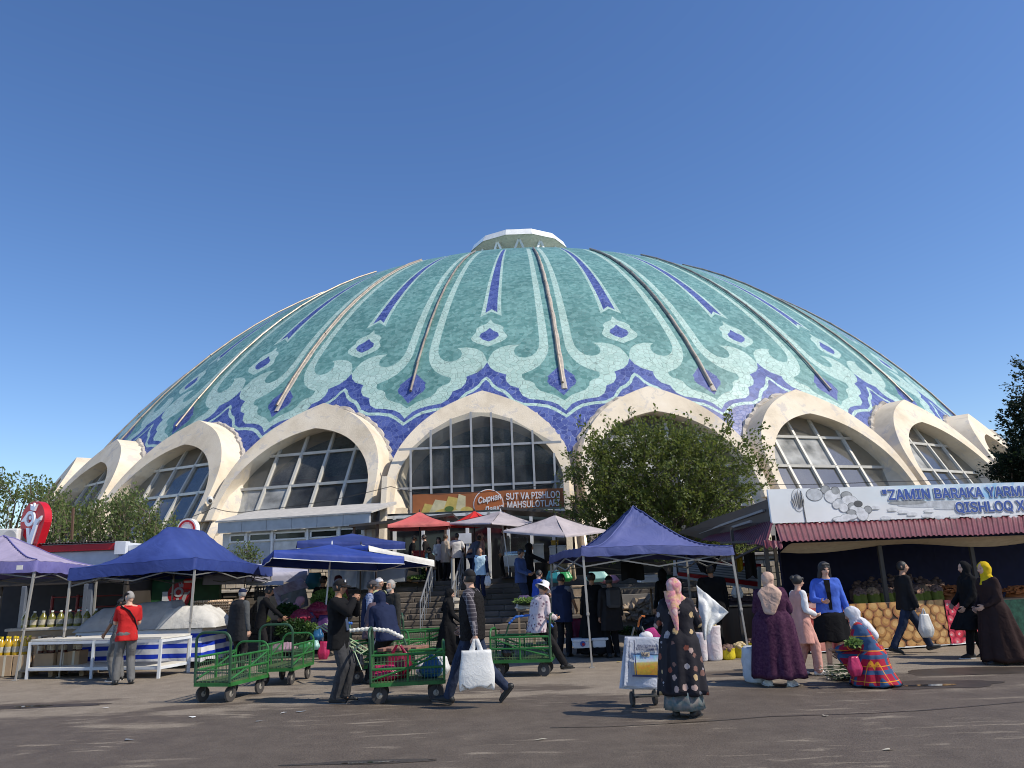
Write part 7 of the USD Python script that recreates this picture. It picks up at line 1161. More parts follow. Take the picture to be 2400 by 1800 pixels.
a = gp(790, 1646); R = person('young man in black jacket and cap holding a hand to his mouth', a, -98, ht(812, 1354, a[1]), 'mid', lean=-2, head=(2, 2), lw=(-.04, .27, 1.40), le=(-.6, .3, -1), rw=(.05, .26, 1.43), re=(.8, .35, -1), top=K_BLACK, hem=.13, legs=K_DGREY, loose=1.12, hair=M_HAIRK, cap=K_BLACK2, lf=(-.10, .08, 0, 8), rf=(.10, 0, 0, -8), bulk=1.08, curl=(1.2, 1.2), sole=K_GREY)
q = MB(); q.bar(R['p'] + np.array([.0, .15, .05]), R['N'] + np.array([0, .09, -.04]), .10, .012, up=(0, 1, 0)); obj('blue_lining', q, C('slate_blue_lining', (.05, .07, .12)), R['t']); q = MB(); q.box(R['Hc'] + np.array([.03, .098, .09]), (.04, .012, .035)); obj('cap_mark', q, K_WHITE, R['t'])
c = V(912, 1530, 13.7); R = person('man in navy hooded jacket sitting hunched on a green cart', (c[0], 13.7, 0), 40, 1.72, 'mid', lean=32, hz=.84, head=(0, 40), lw=(-.12, .42, .92), rw=(.14, .45, .9), lf=(-.16, .42, .0, 0), rf=(.12, .48, .12, 0), top=K_NAVY, hem=.05, bulk=1.14, legs=K_BLACK, loose=1.1, hair=M_HAIRK, scarf=K_NAVY, shoes=M_SHOEK)
for k_ in range(3): q = MB(); d_ = np.array([-.105 - .012 * k_, .02 + .0 * k_, .02]); q.tube([R['p'] + np.array([-.15, .1, .075 - .03 * k_]), R['KL'] + np.array([-.085, -.02, .05 - .03 * k_]), R['KL'] + np.array([-.08, .02, -.2 - .02 * k_])], .006, 4); obj('trouser_stripe', q, K_WHITE, R['t'])
a = vp(874, 14.6, 0); person('man in mauve jacket and black cap bent beside the hunched man', a, -25, 1.62, 'deep', lean=24, hz=.86, head=(-10, 10), top=K_MAUVE, hem=.1, bulk=1.08, legs=K_BLACK, hair=M_HAIRK, cap=K_BLACK, brim=False, lw=(-.2, .35, .9), rw=(.15, .4, .9))
a = vp(862, 16.2, 0); person('man in grey cap and dark vest with blue striped sleeves seen in profile', a, -82, ht(868, 1357, 16.2), 'mid', head=(0, 8), top=K_STRIPE, vest=K_NAVY, hem=.12, legs=K_DGREY, hair=M_HAIRK, cap=C('slate_cap', (.07, .065, .07)), rw=(.2, .25, 1.0), lean=5)
a = vp(887, 17.6, 0); person('old man in white skullcap behind the man in the grey cap', a, -125, ht(884, 1352, 17.6), 'tan', top=C('pale_green_shirt', (.25, .27, .16)), legs=K_GREY, skull=K_WHITE, hair=M_HAIRG)
a = vp(918, 16.0, 0); person('grey haired bearded man in charcoal shirt facing the camera near the stairs', a, 135, ht(914, 1357, 16.0), 'fair', head=(8, 0), top=C('charcoal_shirt', (.028, .027, .026)), hem=.16, legs=K_BLACK2, hair=M_HAIRG, beard=M_HAIRG, bulk=1.03)
# ---- centre
a = gp(1050, 1556); R = person('woman in black abaya walking right with a white plastic bag', a, -88, ht(1036, 1379, a[1]), 'fair', fem=True, lean=5, head=(0, 24), lw=(-.08, .30, .98), rw=(.10, .32, .96), top=K_BLACK, hem=.0, bulk=1.06, skirt=K_BLACK, skirt_z=(1.05, .03), skirt_r=(.19, .27), train=(0, .10), scarf=K_BLACK, scarf_len=.12, lf=(-.08, -.12, 0), rf=(.08, .40, .03, 0, -15), shoes=paint('cream_shoe', (.45, .38, .28), .5), curl=(1.3, 1.3))
w = R['w'](R['WR']); bag('white plastic bag held by the woman in the black abaya', (w[0] + .10, w[1] - .12, w[2] - .36), .24, .26, .2, M_BAGW, 21, hh=.12, top=.5); bag('pink plastic bag held beside the white one by the woman in black', (w[0] + .20, w[1] + .0, w[2] - .28), .13, .34, .1, M_BAGPK, 22, hh=.08, top=.4)
a = gp(1112, 1650); R = person('man in black quilted vest and plaid sleeves striding left with a big white bag', a, 78, ht(1120, 1330, a[1]), 'fair', lean=1, head=(-38, 0), lw=(-.25, -.10, .84), le=(-.3, -1, 0), rw=(.20, .18, .95), top=K_PLAID, sleeve='long', vest=K_QUILT, hem=.06, legs=K_JEAN, loose=1.05, hair=M_HAIRK, skull=K_BLACK2, lf=(-.09, .34, 0, 0, -8), rf=(.09, -.42, .10, 0, 48), kr=(0, 1, .2), curl=(1.5, .6), bulk=1.06)
w = R['w'](R['WL']); BAGW = bag('large white plastic shopping bag carried by the man in the quilted vest', (w[0] + .02, w[1] - .12, w[2] - .68), .50, .50, .16, M_BAGW, 23, yaw=.1, hh=.15, top=.88, spread=.16, sq=True)
z0 = 1.05; a = vp(1128, 25.2, z0); R = person('balding man in light blue shirt and navy jacket coming down the stairs', a, 172, ht(1126, 1283, 25.2, z0), 'tan', head=(10, 8), top=K_LBLUE, sleeve_m=K_NAVY, hem=.08, bulk=1.16, width=1.05, legs=K_NAVY, hair=None, lw=(-.27, .12, .84)); 
for q_ in (-1, 1): q = MB(); n_p = 8; q.grid(np.array([[R['p'] + R['u'] * hgt + np.array([q_ * (.10 + .10 * v), .11 - .12 * v * v, 0]) * R['s'] for v in np.linspace(0, 1, 6)] for hgt in np.linspace(-.05, .47, n_p) * R['s']])); obj('jacket_front', q, K_NAVY, R['t'], smooth=True)
w = R['w'](R['WL']); bag('pale grey plastic bag carried by the balding man on the stairs', (w[0], w[1] - .05, w[2] - .42), .22, .3, .15, M_BAGW, 24, hh=.1, top=.6)
z0 = 1.4; a = vp(1012, 26.3, z0); person('man in black quilted vest with teal sleeve leaning on the stair rail', a, 50, ht(1020, 1280, 26.3, z0), 'mid', lean=12, head=(20, 10), rw=(.25, .2, .82), top=K_TEAL, vest=K_QUILT, hem=.1, legs=K_JEAN, hair=M_HAIRK, skull=K_BLACK2, bulk=1.06)
for label, px, py, y, yw, kw in [
    ('woman in beige knit top with her back turned at the top of the stairs', 1045, 1250, 28.0, -50, dict(top=K_BEIGE, hem=.2, legs=K_BLACK2, hair=M_HAIRB, fem=True)),
    ('woman with white collar facing out beside the beige knit top', 1030, 1258, 28.9, 165, dict(top=K_WHITE, legs=K_BLACK2, hair=M_HAIRK, hairstyle='long', fem=True, tone='fair')),
    ('man in white t-shirt and camouflage cap seen from behind above the stairs', 1072, 1248, 28.2, -8, dict(top=K_WHITE, sleeve='short', hem=.06, legs=K_BLACK, hair=M_HAIRK, cap=K_CAMO, lean=6, lw=(-.30, .2, .95), rw=(.32, .15, .9))),
    ('man in black t-shirt and black cap under the coral parasol', 963, 1254, 28.0, -80, dict(top=K_BLACK, sleeve='short', legs=K_BLACK, cap=K_BLACK, hair=M_HAIRK, lean=10, head=(0, 25), tone='mid')),
    ('dark haired man in black jacket facing left under the coral parasol', 1002, 1251, 28.3, 82, dict(top=K_BLACK2, legs=K_BLACK, hair=M_HAIRK, lean=8, head=(0, 20), tone='fair', rw=(.2, .3, .95))),
    ('man in grey blue shirt bending forward before the entrance', 1104, 1266, 28.0, -60, dict(top=C('grey_blue_shirt', (.10, .13, .19)), legs=K_NAVY, hair=M_HAIRK, lean=38, h_=1.7)),
    ('woman in pale pink hijab standing before the entrance doors', 1130, 1248, 29.4, 120, dict(top=K_PHIJ, hem=.4, skirt=K_BEIGE, scarf=K_PHIJ, fem=True, tone='fair')),
    ('person in pale apron beside the glass display at the entrance', 1189, 1236, 30.0, 60, dict(top=C('grey_apron', (.25, .24, .23)), legs=K_BLACK2, hair=M_HAIRK))]:
    hh_ = kw.pop('h_', None); a = vp(px, y, TZ); person(label, a, yw, hh_ or ht(px, py, y, TZ), **kw)
z0 = .62; a = vp(1222, 24.4, z0); person('man in denim blue jacket looking down beside the woman in black on the stairs', a, -115, ht(1222, 1274, 24.4, z0), 'mid', head=(-5, 30), top=K_DENIM, hem=.08, bulk=1.08, legs=K_JEAN, hair=M_HAIRK, lw=(-.1, .28, 1.05), rw=(.12, .27, 1.02))
z0 = .8; a = vp(1244, 25.0, z0); person('woman in long black robe reaching right on the stairs', a, -85, ht(1244, 1271, 25.0, z0), 'tan', fem=True, head=(0, 10), rw=(.1, .55, 1.15), top=K_BLACK, hem=0, skirt=K_BLACK, scarf=K_BLACK)
z0 = .3; a = vp(1258, 20.6, z0); person('young man in royal blue t-shirt looking down at his hands', a, -62, ht(1262, 1334, 20.6, z0), 'fair', lean=8, head=(0, 28), lw=(-.06, .42, 1.02), rw=(.08, .40, 1.0), le=(-.4, -.6, -1), re=(.4, -.6, -1), top=K_BLUE, sleeve='short', legs=K_BLACK, hair=M_HAIRK, hem=.1)
c = V(1258, 1495, 14.35); person('person in white bucket hat and paisley blouse sitting on a cart', (c[0], 14.35, 0), -58, 1.68, 'tan', fem=True, lean=16, hz=.86, head=(0, 32), lw=(-.12, .38, 1.0), rw=(.10, .36, .98), lf=(-.10, .42, .30, 0, 20), rf=(.16, .50, .05, 0, 0), top=K_PAIS, hem=.08, bulk=1.1, legs=K_BLACK2, loose=1.1, hair=M_HAIRK, bucket=K_WHITE)
# ---- under the worn blue tent
for label, px, py, y, yw, kw in [
    ('man in dark blue vest and grey sleeves under the worn blue tent', 1316, 1343, 17.2, -25, dict(top=C('mid_grey_sleeve', (.13, .13, .15)), sleeve='short', vest=K_NAVY, hem=.15, legs=K_BLACK2, hair=M_HAIRK, head=(-20, 20), lw=(-.15, .35, 1.0), rw=(.2, .35, .95))),
    ('woman in black with a bun standing in the shade of the worn blue tent', 1388, 1340, 17.0, -15, dict(top=K_BLACK, hem=.3, skirt=K_BLACK, hair=M_HAIRK, hairstyle='updo', fem=True, bulk=1.12)),
    ('person in dark hooded coat with a backpack under the worn blue tent', 1430, 1347, 16.7, 12, dict(top=K_BLACK2, hem=.3, legs=K_BLACK, hair=M_HAIRK, skull=K_BLACK, bulk=1.18)),
    ('woman in long black veil at the right end of the worn blue tent', 1557, 1332, 18.3, 30, dict(top=K_BLACK, hem=.45, skirt=K_BLACK, scarf=K_BLACK, fem=True)),
    ('large man in black sweater turned away beside the red display case', 1671, 1322, 17.5, 5, dict(top=K_BLACK, hem=.12, legs=K_BLACK, hair=M_HAIRK, width=1.25, bulk=1.28))]:
    a = vp(px, y, 0); R = person(label, a, yw, ht(px, py, y), 'mid', **kw)
    if 'backpack' in label: q = MB(); q.cbox(R['p'] + R['u'] * .30 - R['fw'] * .22, (.30, .16, .40), .05); obj('backpack', q, K_DGREY, R['t'])
# ---- right group
a = gp(1606, 1680); R = person('woman in black flowered dress and tie-dyed scarf pushing a trolley', a, -14, ht(1606, 1352, a[1]), 'tan', fem=True, lean=3, head=(-15, 8), lw=(-.22, .30, 1.0), rw=(.20, .34, 1.06), top=K_FLORAL, hem=.0, bulk=1.12, skirt=K_FLORAL, skirt_z=(1.12, .28), skirt_r=(.205, .225), scarf=K_TIE, lf=(-.11, 0, 0, 10), rf=(.12, -.02, 0, -20), shoes=M_SHOEK, width=1.05)
q = MB(); a_ = np.linspace(0, 2 * PI, 64, endpoint=False); q.loft([np.stack([r_ * 1.05 * (1 + .06 * np.sin(a_ * 9) * v) * np.cos(a_), r_ * (1 + .06 * np.sin(a_ * 9) * v) * np.sin(a_), np.full(64, z)], 1) * R['s'] for v, r_, z in ((.5, .222, .32), (.8, .235, .2), (1, .245, .10))]); obj('skirt_flounce', q, K_FLHEM, R['t'], smooth=True)
q = MB(); N_ = R['N']; q.loft([np.stack([N_[0] + dx + wx * np.cos(a_[::4]), N_[1] - .10 - .02 * i + wy * np.sin(a_[::4]), np.full(16, N_[2] + dz)], 1) for i, (dx, wx, wy, dz) in enumerate([(-.06, .07, .05, .12), (-.05, .065, .04, .0), (-.03, .05, .035, -.12), (-.01, .035, .03, -.24), (0, .02, .02, -.34)])]); obj('scarf_tail', q, K_TIE, R['t'], smooth=True)
# white sack cloth held up in front of her
yy = a[1] + .25; u, v = np.meshgrid(np.linspace(0, 1, 22), np.linspace(0, 1, 18)); TLp, TRp, BLp, BRp = V(1632, 1372, yy), V(1706, 1434, yy), V(1650, 1500, yy - .1), V(1662, 1478, yy); S = TLp * ((1 - u) * (1 - v))[..., None] + TRp * (u * (1 - v))[..., None] + BLp * ((1 - u) * v)[..., None] + BRp * (u * v)[..., None]; S[..., 1] += .08 * np.sin(u * 11 + v * 4) * v + .12 * fbm1(u * 3, v * 3, 1.2, 3); obj('white_sack_cloth', solid_sheet(S, .01), M_BAGW, label='empty white plastic sack held up by the woman in the flowered dress', cat='sack', smooth=True)
# trolley with flour sacks
tp = gp(1512, 1655); TR_ = thing('hand_trolley', 'two wheeled hand trolley in front of the woman in the flowered dress', 'trolley', (tp[0], tp[1], 0), .1); q = MB(); q.tube([(-.14, 0, .12), (-.14, .05, .75), (-.05, .08, .98)], .014, 7); q.tube([(.14, 0, .12), (.14, .05, .75), (.05, .08, .98)], .014, 7); q.bar((-.16, -.16, .14), (.16, -.16, .14), .02); q.box((0, -.08, .14), (.30, .18, .015)); obj('trolley_frame', q, M_STEEL, TR_)
for s_ in (-1, 1): q = MB(); q.lathe([(.05, -.022), (.088, -.02), (.092, 0), (.088, .02), (.05, .022)], (s_ * .15, .05, .092), 20, np.array([[0, 0, 1], [0, 1, 0], [-1, 0, 0]])); w_ = obj('wheel', q, M_TYRE, TR_, smooth=40)
q = MB(); q.tube([(0.0, .08, .98), (.02, .05, 1.08), (.05, .02, 1.12), (.09, .02, 1.11)], .013, 7); obj('orange_grip', q, paint('orange_grip', (.45, .12, .02), .4), TR_, smooth=40)
fy = tp[1] - .10; FL, FR, FBL, FBR = V(1469, 1493, fy), V(1556, 1495, fy), V(1462, 1608, fy), V(1552, 1612, fy); FS = thing('flour_sacks', 'bundle of white flour sacks printed 50 kg with a wheat field hanging on the trolley', 'sacks')
M_FLOUR = plastic('woven_white_sack', (.62, .65, .74), .1, .5); u, v = np.meshgrid(np.linspace(0, 1, 20), np.linspace(0, 1, 20))
for k_ in range(4): S = FL * ((1 - u) * (1 - v))[..., None] + FR * (u * (1 - v))[..., None] + FBL * ((1 - u) * v)[..., None] + FBR * (u * v)[..., None]; S[..., 0] += -.012 * k_ * (v + .3); S[..., 2] += -.014 * k_ * v; S[..., 1] += .035 * k_ + .02 * np.sin(u * 6 + k_) * (.3 + v) + .02 * fbm1(u * 4, v * 4, 1, k_) * (k_ > 0); obj('sack_sheet', solid_sheet(S, .008), M_FLOUR, FS, smooth=True)
FW_, FH_ = np.linalg.norm(FR - FL), FL[2] - FBL[2]; fx = unit(FR - FL); fo = FBL + (FL - FBL) * 0; 
def onf(m, u, v, lift): m = m.copy(); o = FL + (FR - FL) * u + (FBL - FL) * v; m.apply_transform(axes(fx, [0, 0, 1], np.array([0, -1, 0]), o + np.array([0, -lift, 0]))); return m
def rectp(u0, u1, v0, v1): b = MB(); b.box(((u1 - u0) * FW_ / 2, -(v1 - v0) * FH_ / 2, 0), ((u1 - u0) * FW_, (v1 - v0) * FH_, .004)); return onf(b.mesh(), u0, v0, .0)
M_INK = mat('navy_ink', (.02, .03, .10), .5); nf = {'tc': ('geometry', {}), 's': ('separate_xyz', {}), 'mr': ('map_range', {'from_min': float(FBL[2] + FH_ * .2), 'from_max': float(FL[2] - FH_ * .28)}), 'r': ('rgb_ramp', {'ramp': [(0, (.35, .19, .02)), (.35, (.52, .32, .04)), (.5, (.60, .46, .14)), (.56, (.62, .70, .78)), (.8, (.22, .42, .70)), (1, (.5, .62, .78))]}), 'n': ('noise_texture', {'scale': 30.0}), 'm': ('mix', {'mix_type': 'overlay', 'fac': .6}), 'p': ('principled_bsdf', {'roughness': .5})}
M_WHEAT = usdkit.material(stage, '/World/Looks/wheat_print', nf, [('tc.position', 's.vector'), ('s.z', 'mr.value'), ('mr.result', 'r.fac'), ('tc.position', 'n.vector'), ('r.color', 'm.color1'), ('n.color', 'm.color2'), ('m.color', 'p.base_color')], surface='p.BSDF')
def fp(name, m, mm, lift=.03): m = m.copy(); m.apply_translation([0, -lift, 0]); obj(name, m, mm, FS)
fp('wheat_print', rectp(.20, .86, .34, .76), M_WHEAT); fp('print_edge', rectp(.18, .20, .05, .78), M_INK, .031); fp('print_edge', rectp(.86, .875, .05, .78), M_INK, .031); fp('print_edge', rectp(.20, .86, .76, .80), M_INK, .031); fp('print_edge', rectp(.2, .86, .335, .345), M_INK, .033)
for txt, u_, v_, h_, wd in (('МУКА ПШЕНИЧНАЯ', .28, .195, .030, .52), ('ХЛЕБОПЕКАРНАЯ', .25, .262, .036, .58)): m_ = meshkit.text_mesh(txt, h_, .003, True); m_.apply_scale([wd * FW_ / m_.extents[0], 1, 1]); obj('lettering', onf(m_, u_, v_, .032), M_INK, FS)
fp('weight_plate', rectp(.40, .62, .30, .385), paint('cream_plate', (.62, .52, .36), .5), .035); m_ = meshkit.text_mesh('50 кг', .04, .003, True); m_.apply_scale([.18 * FW_ / m_.extents[0], 1, 1]); obj('lettering', onf(m_, .42, .37, .042), M_INK, FS)
for u_ in (.10, .93):
    for v_ in (.2, .42, .64): m_ = meshkit.text_mesh('ПШЕНИЧНАЯ', .016, .003, True); m_.apply_scale([.075 / m_.extents[0], 1, 1]); m_.apply_transform(trimesh.transformations.rotation_matrix(PI / 2, [0, 0, 1])); obj('side_lettering', onf(m_, u_, v_, .032), M_INK, FS)
UM = thing('folded_umbrella', 'pink and white bundle behind the flour sacks', 'bundle'); q = MB(); q.ell(V(1535, 1492, fy + .25), (.18, .1, .12)); obj('pink_bundle', q, C('magenta_cloth', (.40, .05, .18)), UM, smooth=True); q = MB(); q.ell(V(1515, 1492, fy + .2), (.10, .08, .07)); obj('white_bundle', q, K_WHITE, UM, smooth=True)
a = gp(1828, 1606); R = person('woman in purple patterned dress and beige scarf seen from behind', a, -18, ht(1830, 1338, a[1]), 'tan', fem=True, head=(-20, 5), lw=(-.15, .28, 1.05), rw=(.17, .30, 1.08), top=K_PURPLE, hem=.0, bulk=1.25, width=1.15, skirt=K_PURPLE, skirt_z=(1.2, .12), skirt_r=(.225, .25), scarf=K_BSC, scarf_len=.24, shoes=paint('white_trainer', (.62, .62, .60), .5), sole=M_SOLEW, lf=(-.16, -.05, 0, 25), rf=(.17, -.08, 0, -25))
a = gp(1893, 1583); person('woman in dusty pink suit and sunglasses facing right', a, -78, ht(1880, 1345, a[1]), 'fair', fem=True, head=(-8, 8), lw=(-.12, .22, 1.0), rw=(.12, .22, 1.03), top=K_PINK, sleeve_m=K_WHITE, hem=.32, bulk=1.0, legs=K_PINK, loose=1.2, hair=M_HAIRK, hairstyle='updo', glasses=True, shoes=paint('white_heel', (.62, .60, .58), .4), lf=(-.08, -.1, 0), rf=(.08, .18, 0))
a = gp(1962, 1572); R = person('woman in cornflower blue jacket and black skirt with long dark hair', a, 168, ht(1957, 1314, a[1]), 'fair', fem=True, head=(14, 14), rw=(.14, .30, 1.10), lw=(-.30, .06, .80), top=K_JACKB, hem=.20, bulk=1.06, width=1.08, skirt=K_BLACK, skirt_z=(.98, .46), skirt_r=(.195, .215), skirt_fold=.02, hair=M_HAIRK, hairstyle='long', shoes=M_SHOEK, legs=None)
q = MB(); P_, U_ = R['p'], R['u']; q.add(np.array([P_ + U_ * .50 * 1 + np.array([-.05, .10, 0]), P_ + U_ * .50 + np.array([.05, .10, 0]), P_ + U_ * .30 + np.array([.035, .155, 0]), P_ + np.array([.02, .165, .02]), P_ + np.array([-.03, .165, .02]), P_ + U_ * .30 + np.array([-.035, .155, 0])]) * 1.0, [[0, 1, 2], [0, 2, 5], [5, 2, 3], [5, 3, 4]]); obj('black_blouse', q, K_BLACK, R['t'])
a = gp(2060, 1606); R = person('woman in white scarf and red tartan coat crouching over green onions', a, 62, 1.62, 'tan', fem=True, lean=22, hz=.40, head=(0, 22), lw=(-.10, .52, .52), rw=(.10, .50, .46), lf=(-.14, .16, 0), rf=(.14, .20, 0), top=K_TARTAN, hem=.02, bulk=1.28, width=1.12, skirt=K_TARTAN, skirt_z=(.58, .02), skirt_r=(.24, .28), skirt_fold=.025, legs=K_TARTAN, loose=1.25, scarf=K_WSC, scarf_len=.16, train=(0, -.14))
a = gp(2140, 1532); R = person('dark haired man in black jacket and jeans striding right with a white bag', a, -90, ht(2112, 1313, a[1]), 'tan', lean=2, head=(-25, 0), rw=(.22, .12, .80), lw=(-.12, .30, 1.12), top=K_BLACK2, hem=.06, bulk=1.08, legs=K_JEAN, loose=1.1, hair=M_HAIRK, lf=(-.08, .42, 0, 0, -12), rf=(.08, -.40, .02, 0, 15), curl=(.8, 1.5))
w = R['w'](R['WR']); bag('white plastic bag swinging from the hand of the striding man', (w[0] + .07, w[1] - .08, w[2] - .55), .26, .42, .18, M_BAGW, 31, hh=.1, top=.55)
a = gp(2298, 1541); R = person('woman in black coat and black hijab with sneakers walking left', a, 92, ht(2285, 1313, a[1]), 'fair', fem=True, head=(2, 8), lw=(-.16, .22, .92), rw=(.16, .25, .95), top=K_BLACK, hem=.36, bulk=1.22, width=1.05, legs=K_BLACK, skirt=K_BLACK, skirt_z=(.95, .50), skirt_r=(.21, .225), scarf=K_BLACK, shoes=M_SHOEK, sole=M_SOLEW, lf=(-.08, .22, 0), rf=(.08, -.15, 0, 0, 10))
w = R['w'](R['WL']); HB = thing('striped_handbag', 'black handbag with thin white stripes held between the two veiled women', 'handbag', (w[0] + .28, w[1] - .18, w[2] - .36), .1); q = MB(); q.cbox((0, 0, .14), (.30, .12, .28), .02); obj('bag_body', q, mat('striped_black', (.02, .02, .02), .5), HB)
for i in range(6): q = MB(); q.box((0, -.062, .03 + i * .045), (.27, .004, .008)); obj('stripe', q, M_SLAT, HB)
q = MB(); q.tube([(-.1, 0, .28), (-.08, 0, .42), (0, 0, .47), (.08, 0, .42), (.1, 0, .28)], .01, 6); obj('bag_handle', q, M_BLK, HB)
a = gp(2352, 1556); person('woman in dark brown robe and bright yellow hijab walking left', a, 94, ht(2335, 1314, a[1]), 'fair', fem=True, lean=3, head=(2, 5), lw=(-.12, .24, .98), rw=(.14, .22, .95), top=K_BROWN, hem=.1, bulk=1.2, width=1.1, skirt=K_BROWN, skirt_z=(1.15, .05), skirt_r=(.21, .25), train=(0, -.18), scarf=K_YEL, lf=(-.09, .16, 0), rf=(.09, -.1, 0))

# ---------------------------------------------------------------- market goods in the middle, the stair rail and small things
M_RAIL = paint('grey_rail', (.26, .27, .28), .4, metal=.4)
RL = thing('stair_railing', 'grey metal double railing in the middle of the stairs', 'railing')
for i, px in enumerate((986, 1052)):
    b = MB(); lo, up_ = V(px, 1420, 23.6), V(px + 34, 1350, 27.0); lo = np.array([lo[0], 23.5, .2]); tp = np.array([up_[0], 27.0, TZ]); b.tube([lo + [0, 0, .85], tp + [0, 0, .9], tp + [0, .6, .9]], .028, 8); b.tube([lo + [0, 0, .35], tp + [0, 0, .4]], .016, 6); obj('handrail', b, M_RAIL, RL, smooth=40)
    for k in range(9): q = lo + (tp - lo) * k / 8; b = MB(); b.tube([q - [0, 0, .1], q + [0, 0, .87]], .02 if k % 2 == 0 else .01, 6); obj('rail_post', b, M_RAIL, RL)
b = MB(); p = V(1063, 1420, 24.9); b.lathe([(.24, .75), (.27, .80), (.24, .87), (.17, .92), (.20, .97), (.25, 1.02), (.22, 1.08), (.07, 1.12), (.06, 2.3)], (p[0], 24.9, 0), 18); obj('lamp_base', b, mat('weathered_stone', (.32, .29, .24), .9, bump=.3), label='round turned stone post base standing on the stairs beside the railing', cat='post base', smooth=40)
# plastic crates
M_CRK = paint('black_crate', (.018, .018, .018), .55); M_CRB = paint('blue_crate', (.02, .07, .30), .5)
def crate(label, p, w=.55, d=.38, h=.30, yaw=0, m=None, group=None):
    t = thing('plastic_crate', label, 'crate', p, yaw, group=group); m = m or M_CRK
    for nm, x0, x1, y0, y1 in (('front', -w / 2, w / 2, -d / 2, -d / 2 + .02), ('rear', -w / 2, w / 2, d / 2 - .02, d / 2), ('end', -w / 2, -w / 2 + .02, -d / 2, d / 2), ('end', w / 2 - .02, w / 2, -d / 2, d / 2)):
        b = MB(); L = max(x1 - x0, y1 - y0); n = int(L / .075); al = np.array([1, 0, 0]) if x1 - x0 > y1 - y0 else np.array([0, 1.0, 0]); c = np.array([(x0 + x1) / 2, (y0 + y1) / 2, 0])
        for z in (.02, h * .36, h * .68, h - .02): b.bar(c - al * L / 2 + [0, 0, z], c + al * L / 2 + [0, 0, z], .018, .03)
        for i in range(n + 1): q = c + al * (-L / 2 + L * i / n); b.bar(q, q + [0, 0, h], .016, .018)
        obj('crate_' + nm, b, m, t)
    b = MB(); b.box((0, 0, .012), (w, d, .015)); obj('crate_bottom', b, m, t); return t
lab = ['black plastic crate at the left front of the vegetable heap', 'black plastic crate second from the left before the vegetable heap', 'black plastic crate in the middle front of the vegetable heap', 'black plastic crate at the right front of the vegetable heap beside the parasol foot']
for i, px in enumerate((666, 696, 728, 757)): q = G(px, 1543 - i * 5); crate(lab[i], (q[0], q[1] + .25, 0), .52, .40, .42, .12)
def greens(name, label, c, rx, ry, h, n, m, leaf, seed, cat='greens', core=None):
    t = thing(name, label, cat, (0, 0, 0)); r = np.random.RandomState(seed); d = r.normal(0, 1, (n, 3)); d[:, 2] = np.abs(d[:, 2]); d /= np.linalg.norm(d, axis=1)[:, None]; k = r.rand(n)[:, None] ** .25; P = np.asarray(c) + d * [rx, ry, h] * k; v, f = leaves(P, d + r.normal(0, .4, (n, 3)), leaf, r, .5); obj('leaf_mass', (v, f), m, t, kind='stuff'); b = MB(); b.ell(c, (rx * .8, ry * .8, h * .75)); obj('heap_core', b, core or M_COREG, t, smooth=True); return t
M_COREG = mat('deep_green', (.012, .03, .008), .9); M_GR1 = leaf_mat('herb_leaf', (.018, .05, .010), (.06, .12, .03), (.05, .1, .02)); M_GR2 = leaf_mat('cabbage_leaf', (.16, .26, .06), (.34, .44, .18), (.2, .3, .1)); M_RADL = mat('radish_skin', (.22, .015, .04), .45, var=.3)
def heap_of(name, label, c, rx, ry, h, n, size, m, seed, cat):
    t = thing(name, label, cat); r = np.random.RandomState(seed); b = MB()
    for i in range(n): u, v = r.normal(0, .45, 2); u, v = np.clip(u, -1, 1), np.clip(v, -1, 1); z = h * max(0, 1 - (u * u + v * v)); b.ell(np.array(c) + [u * rx, v * ry, z], np.array([1, 1, .9]) * size * r.uniform(.7, 1.2), None, 1)
    obj('pieces', b, m, t, smooth=True, kind='stuff'); b = MB(); b.ell(c, (rx, ry, h * .85)); obj('heap_core', b, m, t, smooth=True); return t
q = lambda px, py, y: V(px, py, y)
greens('herb_heap', 'big heap of dark green herbs on the crates under the blue parasol', q(690, 1487, 18.2), .42, .3, .32, 1500, M_GR1, .07, 3); greens('herb_heap', 'bunch of greens before the woman in the pink scarf', q(672, 1437, 19.2), .28, .22, .2, 600, M_GR1, .08, 4); greens('leafy_greens', 'pale leafy greens at the upper right of the vegetable heap', q(770, 1408, 20.0), .42, .3, .26, 900, M_GR2, .09, 5); greens('leafy_greens', 'small pale cabbage leaves right of the dark herb heap', q(728, 1475, 18.3), .15, .14, .12, 260, M_GR2, .07, 6)
heap_of('radish_heap', 'heap of red radishes right of the herbs', q(705, 1447, 18.9), .26, .22, .18, 160, .026, M_RADL, 7, 'radishes'); heap_of('radish_heap', 'second heap of red radishes under the leafy greens', q(745, 1432, 19.4), .3, .22, .2, 170, .026, M_RADL, 8, 'radishes'); heap_of('lime_heap', 'small heap of yellow green peppers in a box behind the old man', q(622, 1452, 18.6), .12, .12, .08, 60, .024, mat('lime_skin', (.45, .48, .05), .5), 9, 'peppers')
